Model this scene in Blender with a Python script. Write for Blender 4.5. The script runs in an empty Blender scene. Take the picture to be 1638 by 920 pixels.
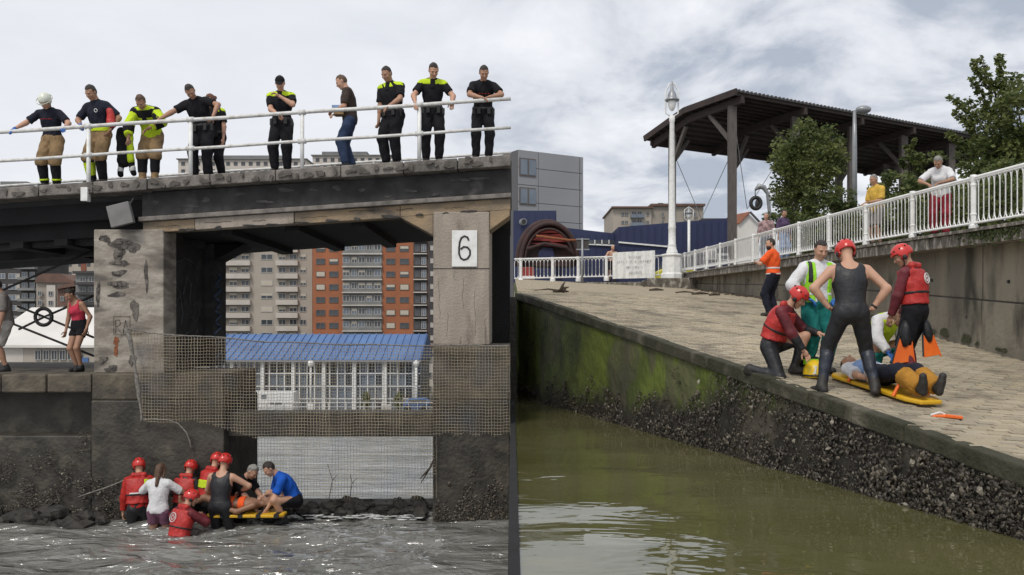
import bpy, math, random
import numpy as np
from mathutils import Vector, Matrix, Euler
R = math.radians
random.seed(7); rng = np.random.default_rng(7)
scene = bpy.context.scene
# ---------------------------------------------------------------- camera
FPX, CX, CY, ZC = 1400.0, 819.0, 520.0, 1.77      # focal length in photo pixels, principal column, horizon row, eye height
cam_d = bpy.data.cameras.new('camera'); cam = bpy.data.objects.new('camera', cam_d)
scene.collection.objects.link(cam); scene.camera = cam
cam_d.sensor_width = 36.0; cam_d.lens = FPX / 1638.0 * 36.0
cam_d.shift_y = (CY - 460.0) / 1638.0
cam.location = (0, 0, ZC); cam.rotation_euler = (R(90), 0, 0)
cam_d.clip_start = 0.1; cam_d.clip_end = 6000
# ---------------------------------------------------------------- sky
SUN_EL, SUN_AZ = 52.0, 205.0       # elevation, compass azimuth (0 = +Y, clockwise)
w = bpy.data.worlds.new('World'); scene.world = w; w.use_nodes = True
nt = w.node_tree; N = nt.nodes; L = nt.links; N.clear()
out = N.new('ShaderNodeOutputWorld'); bg = N.new('ShaderNodeBackground'); L.new(bg.outputs[0], out.inputs[0])
bg.inputs['Strength'].default_value = 0.1
sky = N.new('ShaderNodeTexSky'); sky.sky_type = 'NISHITA'; sky.sun_disc = False
sky.sun_elevation = R(SUN_EL); sky.sun_rotation = R(SUN_AZ); sky.air_density = 1.2; sky.dust_density = 3.0
tc = N.new('ShaderNodeTexCoord'); sep = N.new('ShaderNodeSeparateXYZ'); L.new(tc.outputs['Generated'], sep.inputs[0])
def m_(op, a, b=None, c=None):
    n = N.new('ShaderNodeMath'); n.operation = op
    for i, x in enumerate((a, b, c)):
        if x is None: continue
        if isinstance(x, (int, float)): n.inputs[i].default_value = x
        else: L.new(x, n.inputs[i])
    return n.outputs[0]
zz = m_('ADD', m_('MAXIMUM', sep.outputs['Z'], 0.0), 0.22)
cmb = N.new('ShaderNodeCombineXYZ')
L.new(m_('DIVIDE', sep.outputs['X'], zz), cmb.inputs[0]); L.new(m_('DIVIDE', sep.outputs['Y'], zz), cmb.inputs[1])
n1 = N.new('ShaderNodeTexNoise'); n1.inputs['Scale'].default_value = 2.6; n1.inputs['Detail'].default_value = 7; n1.inputs['Roughness'].default_value = 0.58
n1.inputs['Distortion'].default_value = 0.35; L.new(cmb.outputs[0], n1.inputs['Vector'])
n2 = N.new('ShaderNodeTexNoise'); n2.inputs['Scale'].default_value = 0.9; n2.inputs['Detail'].default_value = 3; L.new(cmb.outputs[0], n2.inputs['Vector'])
dens0 = m_('ADD', m_('MULTIPLY', n1.outputs[0], 0.62), m_('MULTIPLY', n2.outputs[0], 0.38))
mr = N.new('ShaderNodeMapRange'); mr.interpolation_type = 'SMOOTHSTEP'; L.new(sep.outputs['X'], mr.inputs['Value'])
mr.inputs['From Min'].default_value = -0.25; mr.inputs['From Max'].default_value = 0.22; mr.inputs['To Min'].default_value = 0.22; mr.inputs['To Max'].default_value = 1.5
dens = m_('ADD', m_('MULTIPLY', m_('SUBTRACT', dens0, 0.52), mr.outputs[0]), m_('ADD', m_('MULTIPLY', mr.outputs[0], -0.030), 0.542))
cr = N.new('ShaderNodeValToRGB'); L.new(dens, cr.inputs[0])
cr.color_ramp.elements[0].position = 0.36; cr.color_ramp.elements[0].color = (0.40, 0.445, 0.525, 1)
cr.color_ramp.elements[1].position = 0.60; cr.color_ramp.elements[1].color = (0.86, 0.87, 0.90, 1)
e = cr.color_ramp.elements.new(0.47); e.color = (0.68, 0.70, 0.75, 1)
scl = N.new('ShaderNodeMix'); scl.data_type = 'RGBA'; scl.blend_type = 'MULTIPLY'; scl.inputs[0].default_value = 1.0
L.new(cr.outputs[0], scl.inputs[6]); scl.inputs[7].default_value = (8.9, 8.9, 8.9, 1)
mx = N.new('ShaderNodeMix'); mx.data_type = 'RGBA'; mx.inputs[0].default_value = 0.93
L.new(sky.outputs[0], mx.inputs[6]); L.new(scl.outputs[2], mx.inputs[7]); L.new(mx.outputs[2], bg.inputs['Color'])
# ---------------------------------------------------------------- sun behind thin cloud
sd = bpy.data.lights.new('sun', 'SUN'); sd.energy = 1.35; sd.angle = R(14); sd.color = (1.0, 0.95, 0.87)
so = bpy.data.objects.new('sun', sd); scene.collection.objects.link(so); so.location = (-10, -10, 40)
az, el = R(SUN_AZ), R(SUN_EL)
sdir = Vector((math.sin(az) * math.cos(el), math.cos(az) * math.cos(el), math.sin(el)))
so.rotation_euler = sdir.to_track_quat('Z', 'Y').to_euler()
vs = scene.view_settings; vs.view_transform = 'Standard'; vs.look = 'None'; vs.exposure = 0.35; vs.gamma = 1.0
try: vs.use_curve_mapping = False
except Exception: pass
COL = scene.collection
# ---------------------------------------------------------------- helpers
def P(px, py, d): return Vector(((px - CX) * d / FPX, d, ZC + (CY - py) * d / FPX))
MATS = {}
def mat(name, col, rough=0.8, col2=None, scale=4.0, mix=(0.35, 0.65), bump=0.0, bscale=40.0, metal=0.0, spec=0.5,
        stretch=(1, 1, 1), trans=0.0, detail=5.0, col3=None, scale3=1.0, mix3=(0.5, 0.7), world=False, coat=0.0, sub=0.0):
    """procedural material: two or three colours mixed by noise in object space, fine relief from a second noise"""
    if name in MATS: return MATS[name]
    m = bpy.data.materials.new(name); m.use_nodes = True; t = m.node_tree; n = t.nodes; l = t.links
    b = n['Principled BSDF']; b.inputs['Roughness'].default_value = rough; b.inputs['Metallic'].default_value = metal
    b.inputs['Specular IOR Level'].default_value = spec; b.inputs['Transmission Weight'].default_value = trans
    b.inputs['Coat Weight'].default_value = coat
    if sub: b.inputs['Subsurface Weight'].default_value = sub; b.inputs['Subsurface Radius'].default_value = (0.02, 0.008, 0.004)
    c = (*col, 1); b.inputs['Base Color'].default_value = c
    tcn = n.new('ShaderNodeTexCoord'); mp = n.new('ShaderNodeMapping'); mp.inputs['Scale'].default_value = stretch
    if world: src = n.new('ShaderNodeNewGeometry').outputs['Position']
    else: src = tcn.outputs['Object']
    l.new(src, mp.inputs[0])
    cur = None
    if col2:
        no = n.new('ShaderNodeTexNoise'); no.inputs['Scale'].default_value = scale; no.inputs['Detail'].default_value = detail
        l.new(mp.outputs[0], no.inputs['Vector'])
        r = n.new('ShaderNodeValToRGB'); l.new(no.outputs[0], r.inputs[0])
        r.color_ramp.elements[0].position = mix[0]; r.color_ramp.elements[0].color = c
        r.color_ramp.elements[1].position = mix[1]; r.color_ramp.elements[1].color = (*col2, 1)
        cur = r.outputs[0]
        if col3:
            no3 = n.new('ShaderNodeTexNoise'); no3.inputs['Scale'].default_value = scale3; no3.inputs['Detail'].default_value = 6
            l.new(mp.outputs[0], no3.inputs['Vector'])
            r3 = n.new('ShaderNodeValToRGB'); l.new(no3.outputs[0], r3.inputs[0])
            r3.color_ramp.elements[0].position = mix3[0]; r3.color_ramp.elements[1].position = mix3[1]
            mm = n.new('ShaderNodeMix'); mm.data_type = 'RGBA'; l.new(r3.outputs[0], mm.inputs[0]); l.new(cur, mm.inputs[6])
            mm.inputs[7].default_value = (*col3, 1); cur = mm.outputs[2]
        l.new(cur, b.inputs['Base Color'])
    if bump:
        nb = n.new('ShaderNodeTexNoise'); nb.inputs['Scale'].default_value = bscale; nb.inputs['Detail'].default_value = 4
        l.new(src, nb.inputs['Vector'])
        bu = n.new('ShaderNodeBump'); bu.inputs['Strength'].default_value = bump; bu.inputs['Distance'].default_value = 0.02
        l.new(nb.outputs[0], bu.inputs['Height']); l.new(bu.outputs[0], b.inputs['Normal'])
    MATS[name] = m; return m
def tag(o, label=None, cat=None, group=None, kind=None):
    if label: o['label'] = label
    if cat: o['category'] = cat
    if group: o['group'] = group
    if kind: o['kind'] = kind
    return o
def thing(name, loc, label, cat, group=None, rz=0.0):
    o = bpy.data.objects.new(name, None); COL.objects.link(o); o.location = loc; o.rotation_euler = (0, 0, rz)
    o.empty_display_size = 0.2
    return tag(o, label, cat, group)
def link(name, me, parent=None):
    o = bpy.data.objects.new(name, me); COL.objects.link(o)
    if parent is not None: o.parent = parent
    return o
def worldloc(o):
    v = Vector((0, 0, 0))
    while o is not None: v += o.location; o = o.parent
    return v
class MB:
    def __init__(s): s.v = []; s.f = []; s.m = []
    def add(s, vs, fs, mi=0):
        k = len(s.v); s.v += [tuple(x) for x in vs]; s.f += [tuple(i + k for i in f) for f in fs]; s.m += [mi] * len(fs); return s
    def box(s, x0, x1, y0, y1, z0, z1, mi=0):
        return s.add([(x0, y0, z0), (x1, y0, z0), (x1, y1, z0), (x0, y1, z0), (x0, y0, z1), (x1, y0, z1), (x1, y1, z1), (x0, y1, z1)],
                     [(0, 3, 2, 1), (4, 5, 6, 7), (0, 1, 5, 4), (1, 2, 6, 5), (2, 3, 7, 6), (3, 0, 4, 7)], mi)
    def hexa(s, pts, mi=0):   # 8 corner points, bottom four then top four
        return s.add(pts, [(0, 3, 2, 1), (4, 5, 6, 7), (0, 1, 5, 4), (1, 2, 6, 5), (2, 3, 7, 6), (3, 0, 4, 7)], mi)
    def bar(s, a, b, wd, ht, mi=0, up=(0, 0, 1)):
        a, b = Vector(a), Vector(b); d = (b - a).normalized(); u = Vector(up)
        sd_ = d.cross(u)
        if sd_.length < 1e-4: sd_ = d.cross(Vector((0, 1, 0)))
        sd_.normalize(); u = sd_.cross(d).normalized(); sx = sd_ * wd / 2; ux = u * ht / 2
        return s.hexa([a - sx - ux, b - sx - ux, b + sx - ux, a + sx - ux, a - sx + ux, b - sx + ux, b + sx + ux, a + sx + ux], mi)
    def tube(s, pts, r, n=8, closed=False, mi=0, cap=True):
        pts = [Vector(p) for p in pts]; k = len(pts); rr = r if isinstance(r, (list, tuple)) else [r] * k
        vs, fs = [], []; prev = None
        for i, p in enumerate(pts):
            if closed: d = pts[(i + 1) % k] - pts[i - 1]
            else: d = pts[min(i + 1, k - 1)] - pts[max(i - 1, 0)]
            d.normalize()
            if prev is None:
                a = d.cross(Vector((0, 0, 1)))
                if a.length < 0.05: a = d.cross(Vector((0, 1, 0)))
            else: a = prev - d * prev.dot(d)
            a.normalize(); prev = a; b = d.cross(a)
            for j in range(n):
                t = 2 * math.pi * j / n; vs.append(p + (a * math.cos(t) + b * math.sin(t)) * rr[i])
        for i in range(k if closed else k - 1):
            i2 = (i + 1) % k
            for j in range(n):
                j2 = (j + 1) % n; fs.append((i * n + j, i * n + j2, i2 * n + j2, i2 * n + j))
        if cap and not closed: fs.append(tuple(range(n))[::-1]); fs.append(tuple((k - 1) * n + j for j in range(n)))
        return s.add(vs, fs, mi)
    def lathe(s, prof, c=(0, 0, 0), n=16, mi=0, sx=1.0, sy=1.0):
        c = Vector(c); vs = []; fs = []; k = len(prof)
        for r, z in prof:
            for j in range(n):
                t = 2 * math.pi * j / n; vs.append((c.x + r * sx * math.cos(t), c.y + r * sy * math.sin(t), c.z + z))
        for i in range(k - 1):
            for j in range(n):
                j2 = (j + 1) % n; fs.append((i * n + j, i * n + j2, (i + 1) * n + j2, (i + 1) * n + j))
        fs.append(tuple(range(n))[::-1]); fs.append(tuple((k - 1) * n + j for j in range(n)))
        return s.add(vs, fs, mi)
    def ell(s, c, r, nu=10, nv=7, mi=0, M=None):
        c = Vector(c); vs = []; fs = []
        for i in range(nv + 1):
            ph = math.pi * i / nv
            for j in range(nu):
                t = 2 * math.pi * j / nu; q = Vector((r[0] * math.sin(ph) * math.cos(t), r[1] * math.sin(ph) * math.sin(t), r[2] * math.cos(ph)))
                vs.append(c + (M @ q if M is not None else q))
        for i in range(nv):
            for j in range(nu):
                j2 = (j + 1) % nu; fs.append((i * nu + j, (i + 1) * nu + j, (i + 1) * nu + j2, i * nu + j2))
        return s.add(vs, fs, mi)
    def prism(s, poly, ax, a0, a1, mi=0):
        """poly: 2-D outline, extruded along axis ax (0 x, 1 y, 2 z) from a0 to a1"""
        def q(p, a): return {0: (a, p[0], p[1]), 1: (p[0], a, p[1]), 2: (p[0], p[1], a)}[ax]
        n = len(poly); vs = [q(p, a0) for p in poly] + [q(p, a1) for p in poly]
        fs = [tuple(range(n)), tuple(range(n, 2 * n))[::-1]] + [(i, i + n, (i + 1) % n + n, (i + 1) % n) for i in range(n)]
        return s.add(vs, fs, mi)
    def mesh(s, name, mats, smooth=False, off=(0, 0, 0)):
        me = bpy.data.meshes.new(name); o = Vector(off)
        me.from_pydata([(x[0] - o.x, x[1] - o.y, x[2] - o.z) for x in s.v], [], s.f)
        for mm in (mats if isinstance(mats, (list, tuple)) else [mats]): me.materials.append(mm)
        if any(s.m): me.polygons.foreach_set('material_index', s.m)
        if smooth: me.polygons.foreach_set('use_smooth', [True] * len(s.f))
        me.update(); return me
    def fix(s, me):
        import bmesh
        b = bmesh.new(); b.from_mesh(me); bmesh.ops.recalc_face_normals(b, faces=b.faces); b.to_mesh(me); b.free(); return me
    def build(s, name, mats, parent=None, smooth=False, bev=0.0, local=False, fixn=True):
        off = (0, 0, 0) if (local or parent is None) else worldloc(parent)
        me = s.mesh(name, mats, smooth, off)
        if fixn and len(s.f) < 60000: s.fix(me)
        o = link(name, me, parent)
        if bev:
            bm_ = o.modifiers.new('bevel', 'BEVEL'); bm_.width = bev; bm_.segments = 2; bm_.limit_method = 'ANGLE'
        return o
def struct(name, mb, m, **k): return tag(mb.build(name, m, **k), kind='structure')
def solo(name, mb, m, label, cat, group=None, loc=None, **k):
    """a thing that is one mesh, its origin at loc"""
    if loc is None: loc = Vector((0, 0, 0))
    loc = Vector(loc); me = mb.mesh(name, m, k.get('smooth', False), loc); mb.fix(me)
    o = link(name, me); o.location = loc
    if k.get('bev'):
        b_ = o.modifiers.new('bevel', 'BEVEL'); b_.width = k['bev']; b_.segments = 2; b_.limit_method = 'ANGLE'
    return tag(o, label, cat, group)
# ---------------------------------------------------------------- materials
M = {}
def leaf_mat(name, c1, c2):
    m = mat(name, c1, 0.5, c2, 1.3, (0.35, 0.65), spec=0.3, world=True); t = m.node_tree; n = t.nodes; l = t.links; b = n['Principled BSDF']
    tr = n.new('ShaderNodeBsdfTranslucent'); mx_ = n.new('ShaderNodeMixShader'); mx_.inputs[0].default_value = 0.35
    src = b.inputs['Base Color'].links[0].from_socket; l.new(src, tr.inputs[0]); l.new(b.outputs[0], mx_.inputs[1]); l.new(tr.outputs[0], mx_.inputs[2]); l.new(mx_.outputs[0], n['Material Output'].inputs[0]); return m
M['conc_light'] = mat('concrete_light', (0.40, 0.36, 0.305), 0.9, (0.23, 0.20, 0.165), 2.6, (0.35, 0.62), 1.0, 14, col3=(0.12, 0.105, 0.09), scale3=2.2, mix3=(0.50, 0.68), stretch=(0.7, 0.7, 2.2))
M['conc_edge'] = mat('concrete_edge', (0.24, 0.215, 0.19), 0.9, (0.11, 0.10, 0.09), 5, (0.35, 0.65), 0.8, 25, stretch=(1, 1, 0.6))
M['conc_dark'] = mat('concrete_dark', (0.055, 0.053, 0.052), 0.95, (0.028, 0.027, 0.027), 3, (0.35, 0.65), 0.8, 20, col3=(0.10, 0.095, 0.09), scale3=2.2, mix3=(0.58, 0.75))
M['conc_black'] = mat('concrete_black', (0.013, 0.013, 0.014), 0.95, (0.008, 0.008, 0.008), 2, bump=0.6)  # near-black concrete; on the soffit the shade under the deck is in this colour
M['conc_tan'] = mat('concrete_tan', (0.34, 0.245, 0.15), 0.9, (0.20, 0.16, 0.115), 2.4, (0.35, 0.62), 0.7, 25, col3=(0.07, 0.06, 0.055), scale3=1.6, mix3=(0.56, 0.70), stretch=(0.7, 1, 1.3))
M['conc_pier'] = mat('concrete_pier', (0.37, 0.315, 0.26), 0.9, (0.275, 0.235, 0.195), 2.0, (0.35, 0.65), 0.7, 22, col3=(0.14, 0.115, 0.095), scale3=2.4, mix3=(0.60, 0.78), stretch=(2.2, 2.2, 0.45))
M['conc_wet'] = mat('concrete_wet', (0.062, 0.055, 0.043), 0.6, (0.028, 0.025, 0.020), 3, bump=1.0, bscale=14, col3=(0.10, 0.088, 0.064), scale3=2.5, mix3=(0.55, 0.75))
M['conc_damp'] = mat('concrete_damp', (0.15, 0.125, 0.09), 0.8, (0.07, 0.06, 0.046), 2.5, bump=1.0, bscale=16, col3=(0.04, 0.035, 0.028), scale3=2, mix3=(0.5, 0.7))
M['spall'] = mat('broken_concrete', (0.17, 0.15, 0.13), 0.95, (0.06, 0.053, 0.047), 11, (0.4, 0.6), bump=1.0, bscale=40)
M['rust'] = mat('rust', (0.30, 0.10, 0.035), 0.9, (0.16, 0.06, 0.03), 12, bump=0.5)
M['white_paint'] = mat('white_paint', (0.78, 0.78, 0.76), 0.45, (0.62, 0.61, 0.58), 7, (0.45, 0.75))
M['rail_paint'] = mat('rail_paint', (0.62, 0.62, 0.60), 0.45, (0.42, 0.38, 0.33), 9, (0.45, 0.72), bump=0.2)
M['black_paint'] = mat('black_paint', (0.018, 0.018, 0.018), 0.6)
M['steel_dark'] = mat('steel_dark', (0.02, 0.02, 0.022), 0.55, (0.035, 0.03, 0.028), 8)
M['grey_metal'] = mat('grey_metal', (0.30, 0.31, 0.32), 0.4, (0.24, 0.25, 0.26), 6, metal=0.3)
M['sign_grey'] = mat('sign_grey', (0.20, 0.19, 0.185), 0.6, (0.15, 0.145, 0.14), 5)
M['net'] = mat('net_twine', (0.40, 0.335, 0.235), 0.9, (0.27, 0.23, 0.17), 3, col3=(0.24, 0.25, 0.27), scale3=1.2)
M['rope'] = mat('rope', (0.26, 0.24, 0.21), 0.9, (0.14, 0.13, 0.12), 20, bump=0.6, bscale=80)
M['sett'] = mat('sett', (0.46, 0.385, 0.265), 0.85, (0.28, 0.24, 0.175), 0.55, (0.3, 0.7), 0.7, 60, col3=(0.17, 0.145, 0.11), scale3=1.1, mix3=(0.51, 0.70), world=True)
M['sett_b'] = mat('sett_pale', (0.51, 0.435, 0.31), 0.85, (0.32, 0.28, 0.21), 0.6, (0.3, 0.7), 0.7, 60, col3=(0.20, 0.17, 0.125), scale3=1.1, mix3=(0.53, 0.72), world=True)
M['sett_c'] = mat('sett_grey', (0.37, 0.32, 0.24), 0.85, (0.26, 0.225, 0.17), 0.6, (0.3, 0.7), 0.7, 60, col3=(0.15, 0.135, 0.10), scale3=1.1, mix3=(0.51, 0.70), world=True)
M['joint'] = mat('sett_joint', (0.15, 0.13, 0.10), 0.95, (0.09, 0.08, 0.055), 6, bump=0.5)
M['shell_dark'] = mat('shell_dark', (0.026, 0.021, 0.015), 0.5, (0.05, 0.041, 0.03), 30)
M['shell_mid'] = mat('shell_mid', (0.085, 0.070, 0.050), 0.6, (0.14, 0.12, 0.09), 30)
M['shell_pale'] = mat('shell_pale', (0.28, 0.255, 0.20), 0.6, (0.16, 0.14, 0.11), 30)
M['rock'] = mat('rock_wet', (0.018, 0.016, 0.014), 0.75, (0.04, 0.036, 0.03), 6, bump=1.0, bscale=18)
M['foam'] = mat('foam', (0.62, 0.63, 0.62), 0.8, (0.4, 0.41, 0.4), 14)
M['ground'] = mat('ground', (0.16, 0.15, 0.13), 0.95, (0.10, 0.10, 0.08), 0.5)
M['asphalt'] = mat('asphalt', (0.06, 0.06, 0.06), 0.9, (0.045, 0.045, 0.045), 3)
M['wood_grey'] = mat('timber_grey', (0.115, 0.10, 0.09), 0.85, (0.075, 0.066, 0.06), 3, stretch=(6, 6, 0.7), bump=0.5)
M['wood_brown'] = mat('timber_brown', (0.045, 0.030, 0.025), 0.8, (0.028, 0.02, 0.018), 3, bump=0.3)
M['roof_metal'] = mat('roof_metal', (0.10, 0.095, 0.095), 0.6, (0.07, 0.068, 0.068), 2)
M['glass'] = mat('window_glass', (0.035, 0.042, 0.05), 0.12, (0.07, 0.08, 0.09), 0.6, spec=0.6)
M['glass_pale'] = mat('glazing', (0.17, 0.20, 0.24), 0.15, (0.10, 0.13, 0.17), 0.5, spec=0.6)
M['leaf'] = leaf_mat('leaf', (0.10, 0.13, 0.035), (0.20, 0.22, 0.07))
M['leaf_b'] = leaf_mat('leaf_dark', (0.055, 0.08, 0.025), (0.11, 0.135, 0.045))
M['bark'] = mat('bark', (0.09, 0.07, 0.05), 0.95, (0.05, 0.04, 0.03), 8, bump=0.8)
# slipway wall: tidal stains by height (green algae above, dark mussel zone below), patches of bare render near the top
def wall_mat():
    m = bpy.data.materials.new('slipway_wall'); m.use_nodes = True; t = m.node_tree; n = t.nodes; l = t.links; b = n['Principled BSDF']
    b.inputs['Roughness'].default_value = 0.75
    tcn = n.new('ShaderNodeTexCoord'); sp = n.new('ShaderNodeSeparateXYZ'); l.new(tcn.outputs['Object'], sp.inputs[0])
    mp = n.new('ShaderNodeMapping'); mp.inputs['Scale'].default_value = (0.8, 0.8, 0.5); l.new(tcn.outputs['Object'], mp.inputs[0])
    def noise(s, d=6): q = n.new('ShaderNodeTexNoise'); q.inputs['Scale'].default_value = s; q.inputs['Detail'].default_value = d; l.new(mp.outputs[0], q.inputs['Vector']); return q.outputs[0]
    def math_(op, a, b_): 
        q = n.new('ShaderNodeMath'); q.operation = op
        for i, x in enumerate((a, b_)):
            if isinstance(x, (int, float)): q.inputs[i].default_value = x
            else: l.new(x, q.inputs[i])
        return q.outputs[0]
    def ramp(f, a, ca, b_, cb):
        q = n.new('ShaderNodeValToRGB'); l.new(f, q.inputs[0]); e0, e1 = q.color_ramp.elements
        e0.position = a; e0.color = (*ca, 1); e1.position = b_; e1.color = (*cb, 1); return q.outputs[0]
    def mixc(f, a, b_):
        q = n.new('ShaderNodeMix'); q.data_type = 'RGBA'; l.new(f, q.inputs[0]); l.new(a, q.inputs[6]); l.new(b_, q.inputs[7]); return q.outputs[2]
    algae = ramp(noise(1.6), 0.33, (0.03, 0.042, 0.010), 0.60, (0.115, 0.15, 0.022))
    dark = ramp(noise(4), 0.35, (0.016, 0.014, 0.011), 0.7, (0.045, 0.04, 0.03))
    render_ = ramp(noise(3), 0.3, (0.05, 0.045, 0.035), 0.7, (0.12, 0.10, 0.07))
    zf = math_('ADD', sp.outputs['Z'], math_('MULTIPLY', noise(1.2), 1.2))          # about z + 0.6
    yy = math_('MULTIPLY', math_('SUBTRACT', sp.outputs['Y'], 1.0), 0.11)
    f1 = ramp(math_('ADD', math_('MULTIPLY', zf, 0.5), math_('MULTIPLY', math_('MINIMUM', yy, 0.5), 0.55)), 0.55, (0, 0, 0), 0.78, (1, 1, 1))
    c1 = mixc(f1, dark, algae)
    f2 = ramp(noise(1.0, 8), 0.56, (0, 0, 0), 0.60, (1, 1, 1)); c2 = mixc(math_('MULTIPLY', f2, 0.6), c1, render_)
    l.new(c2, b.inputs['Base Color'])
    bu = n.new('ShaderNodeBump'); bu.inputs['Strength'].default_value = 0.9; bu.inputs['Distance'].default_value = 0.04
    l.new(noise(12), bu.inputs['Height']); l.new(bu.outputs[0], b.inputs['Normal'])
    return m
M['slip_wall'] = wall_mat()
def water_mat(name, col, col2, rough, s1, b1, s2, b2, stretch=(1, 1, 1), spec=0.5):
    m = bpy.data.materials.new(name); m.use_nodes = True; t = m.node_tree; n = t.nodes; l = t.links; b = n['Principled BSDF']
    b.inputs['Roughness'].default_value = rough; b.inputs['IOR'].default_value = 1.42; b.inputs['Specular IOR Level'].default_value = spec
    tcn = n.new('ShaderNodeTexCoord'); mp = n.new('ShaderNodeMapping'); mp.inputs['Scale'].default_value = stretch; l.new(tcn.outputs['Object'], mp.inputs[0])
    no = n.new('ShaderNodeTexNoise'); no.inputs['Scale'].default_value = 0.35; no.inputs['Detail'].default_value = 4; l.new(mp.outputs[0], no.inputs['Vector'])
    r = n.new('ShaderNodeValToRGB'); l.new(no.outputs[0], r.inputs[0]); r.color_ramp.elements[0].position = 0.35; r.color_ramp.elements[1].position = 0.65
    r.color_ramp.elements[0].color = (*col, 1); r.color_ramp.elements[1].color = (*col2, 1); l.new(r.outputs[0], b.inputs['Base Color'])
    na = n.new('ShaderNodeTexNoise'); na.inputs['Scale'].default_value = s1; na.inputs['Detail'].default_value = 3; na.inputs['Distortion'].default_value = 0.6; l.new(mp.outputs[0], na.inputs['Vector'])
    nb = n.new('ShaderNodeTexNoise'); nb.inputs['Scale'].default_value = s2; nb.inputs['Detail'].default_value = 2; l.new(mp.outputs[0], nb.inputs['Vector'])
    ba = n.new('ShaderNodeBump'); ba.inputs['Strength'].default_value = 1.0; ba.inputs['Distance'].default_value = b1; l.new(na.outputs[0], ba.inputs['Height'])
    bb = n.new('ShaderNodeBump'); bb.inputs['Strength'].default_value = 1.0; bb.inputs['Distance'].default_value = b2; l.new(nb.outputs[0], bb.inputs['Height'])
    l.new(ba.outputs[0], bb.inputs['Normal']); l.new(bb.outputs[0], b.inputs['Normal']); return m
M['water_green'] = water_mat('water_green', (0.085, 0.083, 0.031), (0.115, 0.108, 0.048), 0.02, 0.8, 0.022, 4.0, 0.002, (0.8, 1.4, 1), 0.9)
M['water_grey'] = water_mat('water_grey', (0.13, 0.13, 0.118), (0.20, 0.197, 0.18), 0.05, 1.6, 0.34, 4.5, 0.05, (0.7, 1.7, 1), 1.0)
M['water_far'] = water_mat('water_far', (0.16, 0.175, 0.17), (0.36, 0.37, 0.36), 0.22, 0.5, 0.30, 1.4, 0.12, (0.5, 1.6, 1))
# ---------------------------------------------------------------- the setting: waters, ground, slipway
ZL = ZC - 3.43          # river at the bridge
ZF = -6.5               # lower reach beyond the weir
GF = -5.94              # far bank
def grid(x0, x1, y0, y1, nx, ny, zf):
    mb = MB(); vs = [(x0 + (x1 - x0) * i / nx, y0 + (y1 - y0) * j / ny) for j in range(ny + 1) for i in range(nx + 1)]
    mb.add([(x, y, zf(x, y)) for x, y in vs], [(j * (nx + 1) + i, j * (nx + 1) + i + 1, (j + 1) * (nx + 1) + i + 1, (j + 1) * (nx + 1) + i) for j in range(ny) for i in range(nx)])
    return mb
def ripple(a, k):
    ph = [(random.uniform(0.5, 1) * k * math.cos(t), random.uniform(1, 1.8) * k * math.sin(t), random.uniform(0, 6.3)) for t in [random.uniform(0.6, 2.5) for _ in range(9)]]
    return lambda x, y: a / 3 * sum(math.sin(p * x + q * y + r) for p, q, r in ph)
rl0 = ripple(0.04, 4.2); rl1 = ripple(0.016, 12.0)
def rl(x, y): return rl0(x, y) + rl1(x, y)
struct('river_water', grid(-22, -0.03, 4, 16.35, 340, 240, lambda x, y: ZL + rl(x, y)), M['water_grey'], smooth=True)
rr_ = ripple(0.0045, 2.4)
struct('basin_water', grid(0.06, 14, 1.5, 26, 120, 160, lambda x, y: 0.0 + rr_(x, y)), M['water_green'], smooth=True)
struct('river_water_lower_reach', grid(-60, -0.05, 20.7, 79.9, 60, 80, lambda x, y: ZF), M['water_far'])
struct('river_bed', MB().box(-60, -0.06, 2, 20.6, -7.6, -3.6).box(-60, -0.06, 20.6, 82, -8.0, -7.2).box(0.07, 20, 1, 13, -2.5, -1.2), M['rock'])
struct('ground', MB().box(-1600, -0.05, 80, 2500, -9, GF).box(0.05, 1600, 41.6, 2500, -9, ZC + 1.95), M['ground'])
def edge_x(y): return 0.14 + (22.1 - y) * 0.2748 if y < 22.1 else 0.12
def rampz(x, y):
    l = (x - 0.14) * 0.265 - (y - 22.1) * 0.964; p = (x - 0.14) * 0.964 + (y - 22.1) * 0.265
    s = 0.5 * (0.13 + 0.08) * l + 0.5 * (0.13 - 0.08) * math.sqrt(l * l + 4.0) - 0.05
    return ZC + 0.79 - s - 0.03 * p
def walkz(y): return ZC + 1.668 + 0.0298 * (y - 14.16)
mb = MB(); ys = [5.0 + 0.35 * j for j in range(106)]; nx = 24; vs_ = []; fs_ = []
for y in ys:
    e0 = edge_x(y) + 0.02; e1 = 8.7
    for i in range(nx + 1): x = e0 + (e1 - e0) * i / nx; vs_.append((x, y, rampz(x, y)))
for j in range(len(ys) - 1):
    for i in range(nx): a = j * (nx + 1) + i; fs_.append((a, a + 1, a + nx + 2, a + nx + 1))
mb.add(vs_, fs_)
# far end of the slipway, where single setts can no longer be told apart: same paving with joints as fine relief
def far_sett():
    m = M['sett'].copy(); m.name = 'sett_far'; t = m.node_tree; n = t.nodes; l = t.links; b = n['Principled BSDF']
    tcn = n.new('ShaderNodeTexCoord'); br = n.new('ShaderNodeTexBrick'); l.new(tcn.outputs['Object'], br.inputs['Vector'])
    br.inputs['Scale'].default_value = 1.0; br.inputs['Brick Width'].default_value = 0.21; br.inputs['Row Height'].default_value = 0.10; br.inputs['Mortar Size'].default_value = 0.012
    br.inputs['Color1'].default_value = (0.44, 0.37, 0.25, 1); br.inputs['Color2'].default_value = (0.34, 0.285, 0.195, 1); br.inputs['Mortar'].default_value = (0.18, 0.15, 0.11, 1)
    l.new(br.outputs[0], b.inputs['Base Color']); return m
M['sett_far'] = far_sett()
slip = struct('slipway', mb, [M['joint'], M['sett_far']], smooth=True)
for pgn in slip.data.polygons:
    if pgn.center.y > 26.0: pgn.material_index = 1
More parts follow.
